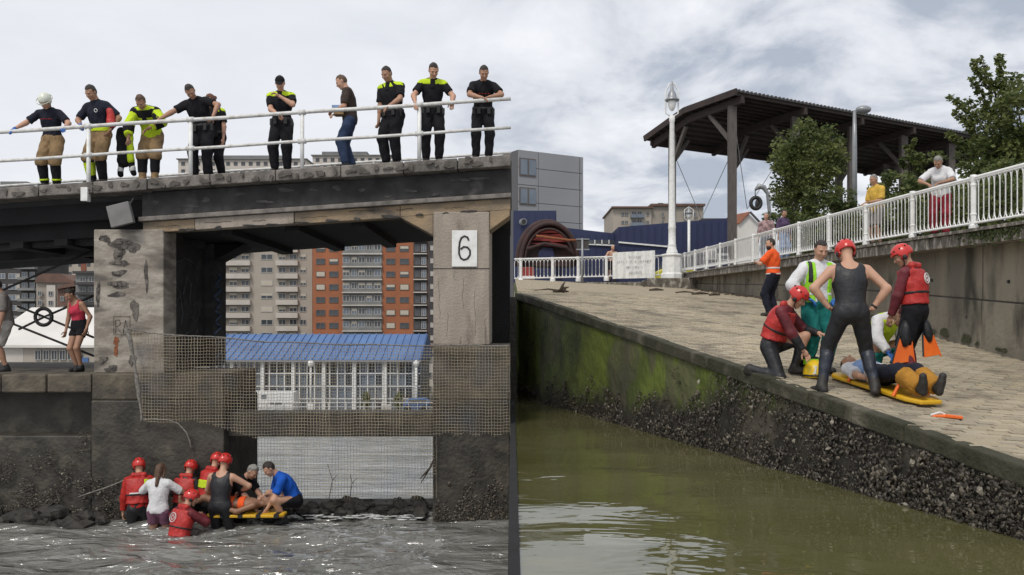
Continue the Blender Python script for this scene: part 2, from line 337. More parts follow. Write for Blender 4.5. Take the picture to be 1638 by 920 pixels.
# setts: the 300 that show largest singly, the rest as one mesh
def sett_mesh(name, m, L_=0.200, W_=0.090, h=0.022):
    a, b, c = L_ / 2, W_ / 2, 0.008
    q = MB(); q.add([(-a, -b, -h), (a, -b, -h), (a, b, -h), (-a, b, -h), (-a, -b, 0), (a, -b, 0), (a, b, 0), (-a, b, 0),
                     (-a + c, -b + c, 0.006), (a - c, -b + c, 0.006), (a - c, b - c, 0.006), (-a + c, b - c, 0.006)],
                    [(0, 1, 5, 4), (1, 2, 6, 5), (2, 3, 7, 6), (3, 0, 4, 7), (4, 5, 9, 8), (5, 6, 10, 9), (6, 7, 11, 10), (7, 4, 8, 11), (8, 9, 10, 11)])
    return q.mesh(name, m)
SM = [sett_mesh('sett_a', M['sett']), sett_mesh('sett_b', M['sett_b']), sett_mesh('sett_c', M['sett_c'])]
setts = []
j = 0; y = 6.0
while y < 26.1:
    x = edge_x(y) + 0.17 + (0.05 if j % 2 else -0.05)
    while x < 8.35:
        setts.append((x + random.uniform(-.004, .004), y + random.uniform(-.004, .004), random.choice((0, 0, 1, 1, 2)))); x += 0.21
    y += 0.10; j += 1
vis = sorted([s for s in setts if s[0] / s[1] < 0.60 and CY + (ZC - rampz(s[0], s[1])) * FPX / s[1] < 930], key=lambda s: s[1])
near = set(vis[:300]); bulk = MB()
def sett_tf(x, y):
    zx = (rampz(x + .05, y) - rampz(x - .05, y)) / .1; zy = (rampz(x, y + .05) - rampz(x, y - .05)) / .1
    return zx, zy, rampz(x, y) + 0.011 + random.uniform(-0.009, 0.007), random.uniform(-.02, .02)
for s in setts:
    zx, zy, z, ra = sett_tf(s[0], s[1])
    if s in near:
        o = link('sett', SM[s[2]], slip); o.location = (s[0], s[1], z); o.rotation_euler = (math.atan(zy), -math.atan(zx), ra)
    else:
        a, b, h = 0.100, 0.045, 0.022; ca, sa = math.cos(ra), math.sin(ra)
        def q(u, v, w_): X = u * ca - v * sa; Y = u * sa + v * ca; return (s[0] + X, s[1] + Y, z + zx * X + zy * Y + w_)
        bulk.add([q(-a, -b, -h), q(a, -b, -h), q(a, b, -h), q(-a, b, -h), q(-a + .006, -b + .006, .004), q(a - .006, -b + .006, .004), q(a - .006, b - .006, .004), q(-a + .006, b - .006, .004)],
                 [(0, 1, 5, 4), (1, 2, 6, 5), (2, 3, 7, 6), (3, 0, 4, 7), (4, 5, 6, 7)], s[2])
tag(bulk.build('setts', [M['sett'], M['sett_b'], M['sett_c']], slip, fixn=False), kind='stuff')
# slipway side wall with its coping
sw = thing('slipway_wall', (edge_x(12), 12, 0), 'algae green and mussel covered side wall of the slipway above the water', 'wall')
mb = MB(); ks = [4.0 + 0.45 * i for i in range(41)]
vs_ = []; fs_ = []
for y in ks:
    x = edge_x(y); zt = rampz(x, y) - 0.10
    for q in range(13): vs_.append((x + random.uniform(-.012, .012), y, -1.4 + (zt + 1.4) * q / 12))
for j in range(len(ks) - 1):
    for q in range(12): a = j * 13 + q; fs_.append((a, a + 13, a + 14, a + 1))
mb.add(vs_, fs_); mb.hexa([(0.12, 22.0, -1.4), (8.7, 22.0, -1.4), (8.7, 40, -1.4), (0.12, 40, -1.4), (0.12, 22.0, rampz(.12, 22) - .12), (8.7, 22.0, 0.9), (8.7, 40, 2.9), (0.12, 40, rampz(.12, 40) - .12)])
mb.build('wall_face', M['slip_wall'], sw, smooth=False, fixn=False)
M['coping'] = mat('coping', (0.06, 0.056, 0.036), 0.9, (0.025, 0.026, 0.012), 3, bump=1.0, bscale=25, col3=(0.17, 0.15, 0.115), scale3=2.0, mix3=(0.55, 0.75))
for i in range(24):
    ya, yb = 4.0 + i * 0.76, 4.0 + (i + 1) * 0.76 - 0.012
    if yb > 22.1: yb = 22.1
    if ya > 22: break
    xa, xb = edge_x(ya), edge_x(yb); q = MB()
    j1, j2 = random.uniform(-.01, .01), random.uniform(-.008, .008)
    q.hexa([(xa - .05 + j1, ya, rampz(xa, ya) - .16), (xa + .11, ya, rampz(xa, ya) - .16), (xb + .11, yb, rampz(xb, yb) - .16), (xb - .05 + j1, yb, rampz(xb, yb) - .16),
            (xa - .05 + j1, ya, rampz(xa, ya) + .02 + j2), (xa + .11, ya, rampz(xa, ya) + .02 + j2), (xb + .11, yb, rampz(xb, yb) + .02 + j2), (xb - .05 + j1, yb, rampz(xb, yb) + .02 + j2)])
    q.build('coping_stone', M['coping'], sw, bev=0.02)
# shells
def shell(mb, c, nrm, s, mi):
    n_ = Vector(nrm).normalized(); t = Vector((random.gauss(0, 1), random.gauss(0, 1), random.gauss(0, 1))); t = (t - n_ * t.dot(n_) * 0.6).normalized()
    b = n_.cross(t)
    if b.length < 1e-3: b = Vector((0, 0, 1))
    b.normalize(); n2 = t.cross(b); c = Vector(c); a, bb, h = s, s * random.uniform(.45, .75), s * random.uniform(.3, .55)
    mb.add([c - t * a, c - t * a * .3 + b * bb, c + t * a * .7 + b * bb * .7, c + t * a, c + t * a * .7 - b * bb * .7, c - t * a * .3 - b * bb, c + n2 * h + t * a * .15, c - n2 * h * .6],
           [(0, 1, 6), (1, 2, 6), (2, 3, 6), (3, 4, 6), (4, 5, 6), (5, 0, 6), (1, 0, 7), (2, 1, 7), (3, 2, 7), (4, 3, 7), (5, 4, 7), (0, 5, 7)], mi)
shm = [M['shell_dark'], M['shell_mid'], M['shell_pale']]
def patch(x, z, k=1.7): return math.sin(k * x + 1.3) * math.sin(k * 1.9 * z + .7 * x) + .6 * math.sin(k * 3.1 * x - 2.2 * z) + .4 * math.sin(5.3 * k * x + 4 * z)
mb = MB(); cnt = 0
while cnt < 15000:
    y = 5.5 + 16.6 * random.random() ** 1.35; x = edge_x(y); zt = rampz(x, y) - .16
    top = min(zt, 0.45 + max(0, (16.0 - y)) * 0.16 + 0.28 * patch(y, 0))
    z = -0.10 + (top + .10) * random.random() ** (1.15 if y < 13 else 1.9)
    if z > 0.30 * top and patch(y, z * 2) < -0.55 and random.random() < .8: continue
    s = random.uniform(.010, .030) * (1.15 if y < 9 else 1.0) * (.8 + .35 * abs(patch(y * 1.7, z))); r_ = random.random()
    lim = .62 if patch(y * 2.6 + 3, z * 3) > .25 else .86
    shell(mb, (x - random.uniform(0.0, .06), y, z), (-0.96, -0.26, 0.1), s * (1.25 if lim < .7 else 1), 0 if r_ < lim else (1 if r_ < .975 else 2)); cnt += 1
tag(mb.build('mussels', shm, sw, fixn=False), kind='stuff')
for (yy_, zz_, s_) in ((7.6, .33, .045), (7.9, .22, .035), (8.4, .45, .035), (12.6, .95, .04), (9.6, .7, .035), (11.2, .72, .03), (10.3, .4, .035)):
    mb = MB(); x_ = edge_x(yy_) - .05; n_ = 11; an_ = [6.283 * i / n_ for i in range(n_)]; rr0 = [s_ * random.uniform(.65, 1.15) for _ in an_]
    mb.add([(x_ - .02 * random.random(), yy_ + r * math.cos(t), zz_ + r * math.sin(t) * 1.1) for r, t in zip(rr0, an_)] + [(x_ - .035, yy_ + .4 * r * math.cos(t), zz_ + .4 * r * math.sin(t)) for r, t in zip(rr0, an_)] + [(x_ - .03, yy_, zz_)], [(i, (i + 1) % n_, (i + 1) % n_ + n_, i + n_) for i in range(n_)] + [(i + n_, (i + 1) % n_ + n_, 2 * n_) for i in range(n_)])
    mb.build('oyster', M['shell_pale'], sw)
# low wall that parts the raised basin from the river
dv = solo('basin_wall', MB().box(-0.03, 0.06, 1.0, 22.0, -3.0, 0.03), M['conc_black'], 'narrow dark concrete wall between the bridge river and the slipway basin', 'wall', loc=(0.015, 10, -3))
# ---------------------------------------------------------------- walkway and its retaining wall on the right
rw = thing('retaining_wall', (8.35, 20, 1.0), 'stained concrete retaining wall carrying the railed walkway above the slipway', 'wall')
M['conc_slab'] = mat('concrete_slab', (0.20, 0.18, 0.15), 0.9, (0.09, 0.08, 0.066), 4, (.35, .6), bump=1.0, bscale=16, col3=(0.36, 0.335, 0.29), scale3=6, mix3=(0.52, 0.64), stretch=(1, 1.6, .6), world=True)
M['conc_ret'] = mat('concrete_retaining', (0.27, 0.24, 0.185), 0.9, (0.14, 0.125, 0.098), 0.9, (.32, .66), bump=0.9, bscale=12, col3=(0.05, 0.047, 0.034), scale3=1.5, mix3=(0.50, 0.68), stretch=(1, 1.3, .45), world=True)
M['moss'] = mat('moss_stain', (0.035, 0.042, 0.018), 0.95, (0.06, 0.058, 0.03), 5, bump=1.0, bscale=30)
def ztop(y): return walkz(y) - .30
def zmid(y): return rampz(8.36, y) + .48 * (ztop(y) - rampz(8.36, y))
yw = [5.7 + 3.3 * i for i in range(12)]
for a, b in zip(yw[:-1], yw[1:]):
    b -= .03
    for f0, f1, xo in ((lambda y: rampz(8.36, y) - .6, lambda y: zmid(y) - .014, 0.0), (lambda y: zmid(y) + .014, ztop, .02)):
        MB().hexa([(8.36 + xo, a, f0(a)), (8.7, a, f0(a)), (8.7, b, f0(b)), (8.36 + xo, b, f0(b)), (8.36 + xo, a, f1(a)), (8.7, a, f1(a)), (8.7, b, f1(b)), (8.36 + xo, b, f1(b))]).build('wall_panel', M['conc_ret'], rw, bev=.012)
MB().hexa([(8.40, 6, rampz(8.4, 6) - .5), (8.69, 6, rampz(8.4, 6) - .5), (8.69, 42, rampz(8.4, 42) - .5), (8.40, 42, rampz(8.4, 42) - .5), (8.40, 6, ztop(6) - .02), (8.69, 6, ztop(6) - .02), (8.69, 42, ztop(42) - .02), (8.40, 42, ztop(42) - .02)]).build('wall_core', M['conc_wet'], rw)
for k in range(14):
    y = 13.4 + k * 1.35; z = zmid(y) + (.35 if k % 2 else -.35) * (ztop(y) - zmid(y)); MB().tube([(8.352, y, z), (8.40, y, z)], .028, 8).build('tie_hole', M['black_paint'], rw)
q = MB()
for k in range(34):
    y = random.uniform(13, 24); x = 8.345; h0 = rampz(8.36, y) + .02; n_ = 9; r = random.uniform(.04, .16)
    q.add([(x - .001 - .0006 * k, y + r * math.cos(6.283 * i / n_) * random.uniform(.6, 1.5), h0 + .05 + r * .6 * (1 + math.sin(6.283 * i / n_)) * random.uniform(.5, 1)) for i in range(n_)], [tuple(range(n_))])
tag(q.build('moss_patches', M['moss'], rw, fixn=False), kind='stuff')
ye = [5.7 + 1.1 * i for i in range(34)]
for i in range(33):
    a, b = ye[i], ye[i + 1] - 0.008
    q = MB(); j1 = random.uniform(-.012, .012)
    q.hexa([(7.96 + j1, a, walkz(a) - .31), (8.72, a, walkz(a) - .31), (8.72, b, walkz(b) - .31), (7.96 + j1, b, walkz(b) - .31),
            (7.96 + j1, a, walkz(a) - .09), (8.72, a, walkz(a) - .09), (8.72, b, walkz(b) - .09), (7.96 + j1, b, walkz(b) - .09)])
    q.build('edge_slab', M['conc_slab'], rw, bev=0.015)
mb = MB(); mb.hexa([(7.90, 6, walkz(6) - .085), (8.3, 6, walkz(6) - .085), (8.3, 42, walkz(42) - .085), (7.90, 42, walkz(42) - .085), (7.90, 6, walkz(6) - .03), (8.3, 6, walkz(6) - .03), (8.3, 42, walkz(42) - .03), (7.90, 42, walkz(42) - .03)])
mb.build('coping', M['conc_slab'], rw)
struct('walkway', MB().hexa([(8.73, 5, .5), (60, 5, .5), (60, 41.5, .5), (8.73, 41.5, .5), (8.73, 5, walkz(5) - .05), (60, 5, walkz(5) - .05), (60, 41.5, walkz(41.5) - .05), (8.73, 41.5, walkz(41.5) - .05)]), M['ground'])
# moss clumps under the slab on the near panel
mb = MB()
for i in range(420):
    y = random.gauss(14.5, .5); shell(mb, (8.0 + random.uniform(-.06, .0), y, walkz(y) - .1 - abs(random.gauss(0, .09))), (-1, 0, .3), random.uniform(.02, .045), 0)
tag(mb.build('moss', M['leaf_b'], rw, fixn=False), kind='stuff')
# low kerb wall under the far railing
fw = thing('kerb_wall', (4.5, 40, ZC + 1.6), 'low dark stone kerb wall at the top of the slipway under the far railing', 'wall')
for i in range(9):
    xa, xb = 0.1 + i * 0.86, 0.1 + (i + 1) * 0.86 - .01
    MB().box(xa, xb, 40.05, 41.7, rampz(4, 40) - 1.0, ZC + 1.97 + random.uniform(-.01, .01)).build('kerb_block', M['conc_slab'], fw, bev=0.02)
MB().box(6.2, 8.7, 39.4, 41.9, ZC + .8, ZC + 2.12).build('plinth', M['conc_slab'], fw, bev=0.03)

struct('embankment', MB().box(-.6, .112, 20.66, 41.5, -8.5, rampz(.12, 22) - .12), M['conc_wet'])
# ---------------------------------------------------------------- the bridge
D0 = 15.5; S0 = FPX / D0
def bx(px): return (px - CX) / S0
def bz(py): return ZC + (CY - py) / S0
def dz(x): return ZC + 2.425 + (x + 8.79) * 0.065
br = thing('bridge', (-4.5, 18, ZL), 'weathered concrete road bridge with two piers over the river', 'bridge')
def slab(mb, x0, x1, y0, y1, o0, o1):
    return mb.hexa([(x0, y0, dz(x0) + o0), (x1, y0, dz(x1) + o0), (x1, y1, dz(x1) + o0), (x0, y1, dz(x0) + o0),
                    (x0, y0, dz(x0) + o1), (x1, y0, dz(x1) + o1), (x1, y1, dz(x1) + o1), (x0, y1, dz(x0) + o1)])
XE = -0.01
cuts = [-17.0, -15.2, -13.6, -12.1, -10.9, -9.7, -8.3, -7.35, -6.4, -5.3, -4.15, -3.0, -1.9, -0.95, XE]
for a, b in zip(cuts[:-1], cuts[1:]):
    j1 = random.uniform(-.012, .012)
    slab(MB(), a, b - .012, 15.36 + j1, 15.85, -.20 + random.uniform(-.015, .015), 0).build('kerb_slab', M['conc_edge'], br, bev=0.018)
slab(MB(), -17.0, XE, 15.86, 20.2, -.30, -.02).build('deck', M['asphalt'], br)
slab(MB(), -17.0, XE, 20.2, 20.6, -.30, 0).build('rear_kerb', M['conc_edge'], br)
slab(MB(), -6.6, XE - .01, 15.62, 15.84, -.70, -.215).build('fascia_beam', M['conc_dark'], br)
slab(MB(), -17.0, -6.61, 15.75, 15.95, -.62, -.31).build('fascia_beam', M['conc_black'], br)
slab(MB(), -6.6, XE - .005, 15.44, 15.70, -.74, -.66).build('ledge', M['conc_edge'], br, bev=.012)
tc_ = [-6.55, -5.62, -3.86, -1.98, XE - .008]
for i, (a, b) in enumerate(zip(tc_[:-1], tc_[1:])):
    slab(MB(), a, b - .008, 15.52 + random.uniform(-.01, .01), 15.80, -.94 + random.uniform(-.02, .02), -.745).build('beam_panel', M['conc_tan'] if i != 1 else M['conc_pier'], br, bev=.012)
slab(MB(), -17.0, XE - .02, 15.96, 20.58, -.90, -.31).build('soffit', M['conc_black'], br)
for xx in (-9.0, -8.2, -5.2, -4.0, -2.8): slab(MB(), xx - .12, xx + .12, 15.9, 20.3, -1.02, -.90).build('cross_girder', M['conc_black'], br)
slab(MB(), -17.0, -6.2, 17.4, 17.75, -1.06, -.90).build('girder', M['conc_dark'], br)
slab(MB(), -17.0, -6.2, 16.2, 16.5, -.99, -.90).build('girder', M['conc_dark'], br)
# left pier: front column, recessed side panel, rear column
zt = dz(-6.8) - .86; zb = bz(597)
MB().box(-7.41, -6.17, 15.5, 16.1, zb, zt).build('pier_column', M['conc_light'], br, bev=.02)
MB().box(-7.38, -6.36, 16.1, 18.1, zb, zt - .02).build('pier_web', M['conc_dark'], br)  # shade of the pier's recessed side is put into the darker concrete
MB().box(-7.41, -6.17, 18.1, 18.9, zb, zt - .01).build('pier_column', M['conc_dark'], br, bev=.02)  # rear column darker than the front one: its shade is in the colour
MB().prism([(-6.17, zt - .35), (-6.17, zt - .02), (-5.55, zt - .02)], 1, 18.15, 18.85).build('haunch', M['conc_black'], br)
MB().box(-7.43, -5.08, 15.44, 17.5, ZL - 1.6, bz(640)).build('pier_base', M['conc_wet'], br, bev=.03)
MB().box(-7.425, -5.10, 15.46, 17.48, bz(640) + .002, zb).build('pier_plinth', M['conc_damp'], br, bev=.03)
# broken concrete on the front column, with the bricks that show
def blob(cx, cy, rx, ry, n=17, jit=.38):
    a1, a2, a3 = [random.uniform(0, 6.28) for _ in range(3)]; n = 22
    rr0 = [1 + .22 * math.sin(2 * t + a1) + .16 * math.sin(3 * t + a2) + .10 * math.sin(6 * t + a3) + random.uniform(-.05, .05) for t in [6.283 * i / n for i in range(n)]]
    return [(cx + rx * rr0[i] * math.cos(6.283 * i / n), cy + ry * rr0[i] * math.sin(6.283 * i / n)) for i in range(n)]
for kp, (px, py, rx, ry) in enumerate(((198, 391, 22, 9), (190, 407, 10, 10), (192, 421, 13, 5), (190, 437, 11, 5), (190, 455, 19, 5), (188, 471, 13, 4), (168, 382, 8, 6), (215, 398, 9, 5), (216, 495, 7, 14), (234, 440, 3, 22), (157, 470, 3, 18), (178, 590, 10, 5), (165, 575, 6, 6), (212, 575, 5, 9))):
    MB().prism(blob(bx(px), bz(py), rx / S0, ry / S0), 1, 15.494 - .0009 * kp, 15.52).build('spalled_patch', M['spall'], br)
for (px, py) in ((192, 388), (206, 388), (199, 396), (192, 407), (190, 421), (188, 437), (184, 455), (198, 455)):
    MB().box(bx(px - 4.5), bx(px + 4.5), 15.474, 15.51, bz(py + 2.4), bz(py - 2.4)).build('brick', M['spall'], br, bev=.004)
MB().prism(blob(bx(186), bz(558), 3.2 / S0, 12 / S0), 1, 15.493, 15.51).build('rust_stain', M['rust'], br)
MB().prism(blob(bx(186), bz(545), 5 / S0, 5 / S0), 1, 15.492, 15.51).build('rust_stain', M['rust'], br)
def strokes(mb, pts, r, closed=False, n=5, mi=0): return mb.tube(pts, r, n, closed, mi)
# stencilled letters R A in a frame, painted graffiti lines in the shaded recess
q = MB(); yF = 15.492
def S(px, py): return (bx(px), yF, bz(py))
strokes(q, [S(182, 506), S(208, 506), S(208, 535), S(182, 535)], .004, True)
strokes(q, [S(185, 533), S(185, 512), S(191, 512), S(193, 517), S(190, 521), S(186, 521), S(194, 533)], .006)
strokes(q, [S(197, 533), S(201, 512), S(206, 533)], .006); strokes(q, [S(199, 525), S(205, 525)], .008)
q.build('stencil_letters', M['spall'], br)
M['graffiti'] = mat('graffiti', (0.10, 0.10, 0.105), 0.8, (0.06, 0.06, 0.062), 6); M['graffiti_blue'] = mat('graffiti_blue', (0.05, 0.10, 0.22), 0.7, (0.09, 0.13, 0.2), 6)
q = MB()
def G(u, v): return (-6.352, 16.15 + 1.9 * u, zb + 2.4 * v)
for ln in ([(.05, .75), (.2, .85), (.45, .9), (.7, .87), (.85, .78)], [(.1, .7), (.3, .62), (.38, .45), (.34, .35)], [(.4, .6), (.5, .75), (.62, .7), (.58, .55), (.7, .5)], [(.6, .42), (.75, .38), (.86, .46), (.82, .55), (.7, .52)],
           [(.15, .3), (.35, .25), (.55, .3)], [(.7, .2), (.8, .32), (.9, .2)], [(.72, .12), (.78, .22), (.84, .1), (.9, .2)], [(.2, .5), (.28, .58), (.2, .62)]):
    strokes(q, [G(*p) for p in ln], .016)
q.build('graffiti', M['graffiti'], br)
q = MB()
for k in range(7): strokes(q, [(-6.163, 18.2 + .08 * math.sin(k * 2.1), zb + .15 + k * .26), (-6.163, 18.5, zb + .28 + k * .26), (-6.163, 18.3 + .1 * math.cos(k), zb + .36 + k * .26)], .028)
q.build('graffiti', M['graffiti_blue'], br)
# right pier
zt2 = dz(-.9) - .93
MB().box(-1.395, -.40, 15.5, 18.9, bz(552), zt2).build('pier_column', M['conc_pier'], br, bev=.02)
MB().box(-1.397, -.398, 15.493, 15.52, bz(430.2), bz(429)).build('joint_line', M['conc_dark'], br)
MB().box(-1.40, XE - .02, 15.42, 19.0, ZL - 1.6, bz(640)).build('pier_base', M['conc_wet'], br, bev=.03)
MB().box(-1.395, XE - .025, 15.45, 18.98, bz(640) + .002, bz(552.5)).build('pier_plinth', M['conc_damp'], br, bev=.03)
MB().prism([(-1.40, bz(376)), (-1.40, bz(343)), (-2.02, bz(345)), (-1.95, bz(349))], 1, 15.53, 16.2).build('haunch', M['conc_tan'], br, bev=.01)
MB().prism([(-.395, bz(368)), (-.395, bz(336)), (XE - .03, bz(334)), (XE - .03, bz(345))], 1, 15.53, 16.2).build('haunch', M['conc_tan'], br, bev=.01)
MB().box(-.40, XE - .03, 17.6, 18.9, bz(552), zt2 - .05).build('dark_arch_fill', M['conc_black'], br)  # added near-black fill standing in for the shade of the next arch
MB().box(-5.078, -1.402, 15.62, 16.1, bz(700), bz(661)).build('tie_beam', M['conc_wet'], br, bev=.02)
for (px, py, h_) in ((703, 480, 60), (716, 520, 40), (741, 470, 50), (760, 500, 70), (727, 440, 14), (776, 530, 40), (736, 545, 12)):
    q = MB(); pts = [(bx(px + random.uniform(-1.6, 1.6)), 15.499, bz(py - h_ / 2 + h_ * t / 6)) for t in range(7)]; strokes(q, pts, .0022, n=4); q.build('crack', M['conc_dark'], br)
# X bracing with a centre ring beside the left pier
q = MB(); yb_ = 16.9; sb = FPX / yb_
def Bp(px, py, y=yb_): return ((px - CX) * y / FPX, y, ZC + (CY - py) * y / FPX)
for a, b in (((-30, 479), (150, 400)), ((-30, 498), (150, 569.5)), ((71, 507), (28, 490)), ((71, 507), (150, 540)), ((71, 507), (30, 527)), ((71, 507), (150, 473))):
    MB().tube([Bp(*a), Bp(*b)], .022, 8).build('brace_rod', M['steel_dark'], br, smooth=True)
MB().tube([(Bp(71, 507)[0] + .16 * math.cos(t), yb_ - .03, Bp(71, 507)[2] + .16 * math.sin(t)) for t in [6.283 * i / 24 for i in range(24)]], .035, 8, True).build('brace_ring', M['steel_dark'], br, smooth=True)
MB().bar(Bp(62, 507), Bp(80, 507), .03, .04).build('ring_plate', M['white_paint'], br)
# weathering: drips on the kerb, pale lime patches and cracks on the beams
M['drip'] = mat('drip_stain', (0.075, 0.067, 0.058), 0.95, (0.13, 0.115, 0.10), 12, bump=.6); M['lime'] = mat('lime_stain', (0.095, 0.09, 0.083), 0.95, (0.055, 0.053, 0.05), 9, (.4, .6), bump=.6)
for k in range(40):
    x = -9.4 + 9.2 * (k + random.random() * .6) / 40; h_ = random.uniform(.02, .07); MB().prism(blob(x, dz(x) - random.uniform(.05, .15), random.uniform(.02, .10), h_), 1, 15.340 - .0007 * k, 15.40).build('drip_stain', M['drip'], br)
for k in range(14):
    x = -6.4 + 6.2 * (k + random.random() * .5) / 14; MB().prism(blob(x, dz(x) - random.uniform(.3, .62), random.uniform(.04, .16), random.uniform(.015, .04)), 1, 15.614 - .0008 * k, 15.66).build('lime_stain', M['lime'], br)
for k in range(7):
    x = -6.3 + .85 * k; z = dz(x) - .80 - .06 * random.random(); q = MB(); n_ = random.randint(5, 9); strokes(q, [(x + .06 * i, 15.507, z + .004 * i + random.uniform(-.012, .012)) for i in range(n_)], .0035, n=4); q.build('crack', M['conc_black'], br)
for k in range(12):
    x = -6.3 + .5 * k + random.random() * .2; MB().prism(blob(x, dz(x) - .935, random.uniform(.04, .16), random.uniform(.012, .03)), 1, 15.503 - .0008 * k, 15.56).build('spalled_edge', M['conc_dark'], br)
# number plate 6
np_ = thing('number_plate', (bx(743), 15.47, bz(427)), 'white plate with a black painted number 6 on the bridge pier', 'sign')
MB().box(bx(723), bx(763.5), 15.462, 15.498, bz(427), bz(369)).build('plate', M['white_paint'], np_, bev=.008)
q = MB(); sx_ = lambda px, py: (bx(px), 15.460, bz(py))
strokes(q, [sx_(750, 385), sx_(748, 380), sx_(743, 378), sx_(738, 381), sx_(735.5, 388), sx_(734.5, 397), sx_(734.5, 406), sx_(737, 413), sx_(742, 416), sx_(748, 414), sx_(752, 408), sx_(752, 401), sx_(748, 396), sx_(742, 395), sx_(737, 399)], .018, n=6)
q.build('numeral', M['black_paint'], np_)
# tilted grey plate lamp under the deck edge
tl = thing('floodlight', (bx(203), 15.3, bz(346)), 'tilted square grey floodlight housing on top of the left pier', 'floodlight')
q = MB(); c_ = Vector((bx(202), 15.28, bz(346))); Rm = Matrix.Rotation(R(-14), 3, 'Y'); hw = .20
pts = [c_ + Rm @ Vector((sx, sy, sz)) for sz in (-.19, .19) for sx, sy in ((-hw, -.05), (hw, -.05), (hw, .05), (-hw, .05))]
q.hexa(pts).build('housing', M['sign_grey'], tl, bev=.01)
MB().tube([c_ + Vector((.1, .02, .1)), c_ + Vector((.18, .1, .3))], .015).build('bracket', M['steel_dark'], tl)
# ---------------------------------------------------------------- bridge railings
fr = thing('bridge_railing', (-4.5, 15.45, dz(-4.5)), 'white painted pipe railing along the near edge of the bridge', 'railing')
def rail(parent, y, off, r, m, x0=-17.0, x1=-.02):
    pts = [(x0 + (x1 - x0) * i / 20, y, dz(x0 + (x1 - x0) * i / 20) + off + .006 * math.sin(i * 1.7)) for i in range(21)]
    return MB().tube(pts, r, 10).build('rail', m, parent, smooth=True)
rail(fr, 15.46, 1.0, .034, M['rail_paint']); rail(fr, 15.46, .49, .028, M['rail_paint'])
for px, low in ((-520, -.02), (-350, -.02), (-185, -.02), (-20, -.02), (143, -.33), (306, -.02), (484, -.02), (671, -.02)):
    x = bx(px); MB().tube([(x, 15.47, dz(x) + low), (x, 15.47, dz(x) + 1.0)], .036, 10).build('post', M['white_paint'], fr, smooth=True)
    MB().tube([(x - .07, 15.46, dz(x - .07) + .49), (x + .07, 15.46, dz(x + .07) + .49)], .045, 10).build('collar', M['rail_paint'], fr, smooth=True)
    MB().tube([(x - .06, 15.46, dz(x - .06) + 1.0), (x + .06, 15.46, dz(x + .06) + 1.0)], .048, 10).build('collar', M['rail_paint'], fr, smooth=True)
x = bx(143); MB().box(x - .06, x + .06, 15.30, 15.36, dz(x) - .34, dz(x) - .10).build('base_plate', M['white_paint'], fr, bev=.006)
r2 = thing('bridge_railing', (-4.5, 20.4, dz(-4.5)), 'thinner pipe railing along the far edge of the bridge behind the people', 'railing')
rail(r2, 20.4, 1.02, .03, M['rail_paint']); rail(r2, 20.4, .52, .025, M['rail_paint'])
for px in (-430, -175, 83, 340, 598, 758): x = (px - CX) * 20.4 / FPX; MB().tube([(x, 20.41, dz(x)), (x, 20.41, dz(x) + 1.02)], .036, 8).build('post', M['rail_paint'], r2, smooth=True)
# ---------------------------------------------------------------- river terrace left of the pier
te = thing('quay_terrace', (-9, 17, ZL), 'stone quay terrace left of the bridge pier with mussels on its lower wall', 'quay')
for i in range(14): a = -18.56 + i * .795; MB().box(a, a + .783, 15.46 + random.uniform(-.015, .015), 16.3, bz(628), bz(598) + random.uniform(-.008, .008)).build('edge_stone', M['conc_damp'], te, bev=.03)
MB().box(-19, -7.45, 16.31, 20.5, bz(660), bz(598.5)).build('terrace_floor', M['conc_damp'], te)
MB().box(-19, -7.45, 16.0, 16.3, bz(700), bz(628) - .002).build('recess_wall', M['conc_wet'], te)
MB().prism([(15.42, ZL - 1.6), (15.52, bz(697)), (20.5, bz(697)), (20.5, ZL - 1.6)], 0, -19, -7.45).build('lower_wall', M['conc_wet'], te, bev=.03)
def boulders(mb, n, f):
    for _ in range(n):
        c, s = f(); k = len(mb.v); mb.ell(c, (s * random.uniform(.8, 1.4), s * random.uniform(.7, 1.1), s * random.uniform(.5, .9)), 7, 5)
        for i in range(k, len(mb.v)): v = mb.v[i]; mb.v[i] = (v[0] + random.uniform(-.15, .15) * s, v[1] + random.uniform(-.15, .15) * s, v[2] + random.uniform(-.15, .15) * s)
    return mb
for i in range(34):
    q = MB(); s = random.uniform(.10, .24); x = random.uniform(-9.6, -6.4); boulders(q, 1, lambda: ((x, random.uniform(15.0, 15.4), ZL + random.uniform(-.05, .16)), s))
    solo('rock', q, M['rock'], 'dark wet rock at the waterline below the quay terrace', 'rock', 'rocks along the foot of the quay', loc=(x, 15.2, ZL), smooth=False)
mb = MB()
for _ in range(5200):
    x = random.uniform(-9.8, -6.0); z = ZL + random.random() ** 1.4 * 1.55
    if x > -7.43 and z > ZL + .75 - .4 * (x + 7.43) + .2 * patch(x * 2, 0): continue
    if z > ZL + 1.25 + .25 * patch(x * 1.5, 1) or (patch(x * 2.2, z * 2.6) < -.25 and z > ZL + .25): continue
    yy = 15.42 - .35 * max(0, .35 - (z - ZL)) * random.random() - .02; r_ = random.random()
    shell(mb, (x, yy, z), (0, -1, .2), random.uniform(.011, .03), 0 if r_ < .85 else (1 if r_ < .985 else 2))
for _ in range(900):
    x = random.uniform(-1.36, -.05); z = ZL + random.random() ** 1.2 * 1.0
    if z > ZL + .6 + .3 * patch(x * 3, 0) or (patch(x * 3, z * 3) < -.2 and z > ZL + .2): continue
    shell(mb, (x, 15.41, z), (0, -1, .2), random.uniform(.016, .035), 0 if random.random() < .8 else 1)
tag(mb.build('mussels', shm, te, fixn=False), kind='stuff')
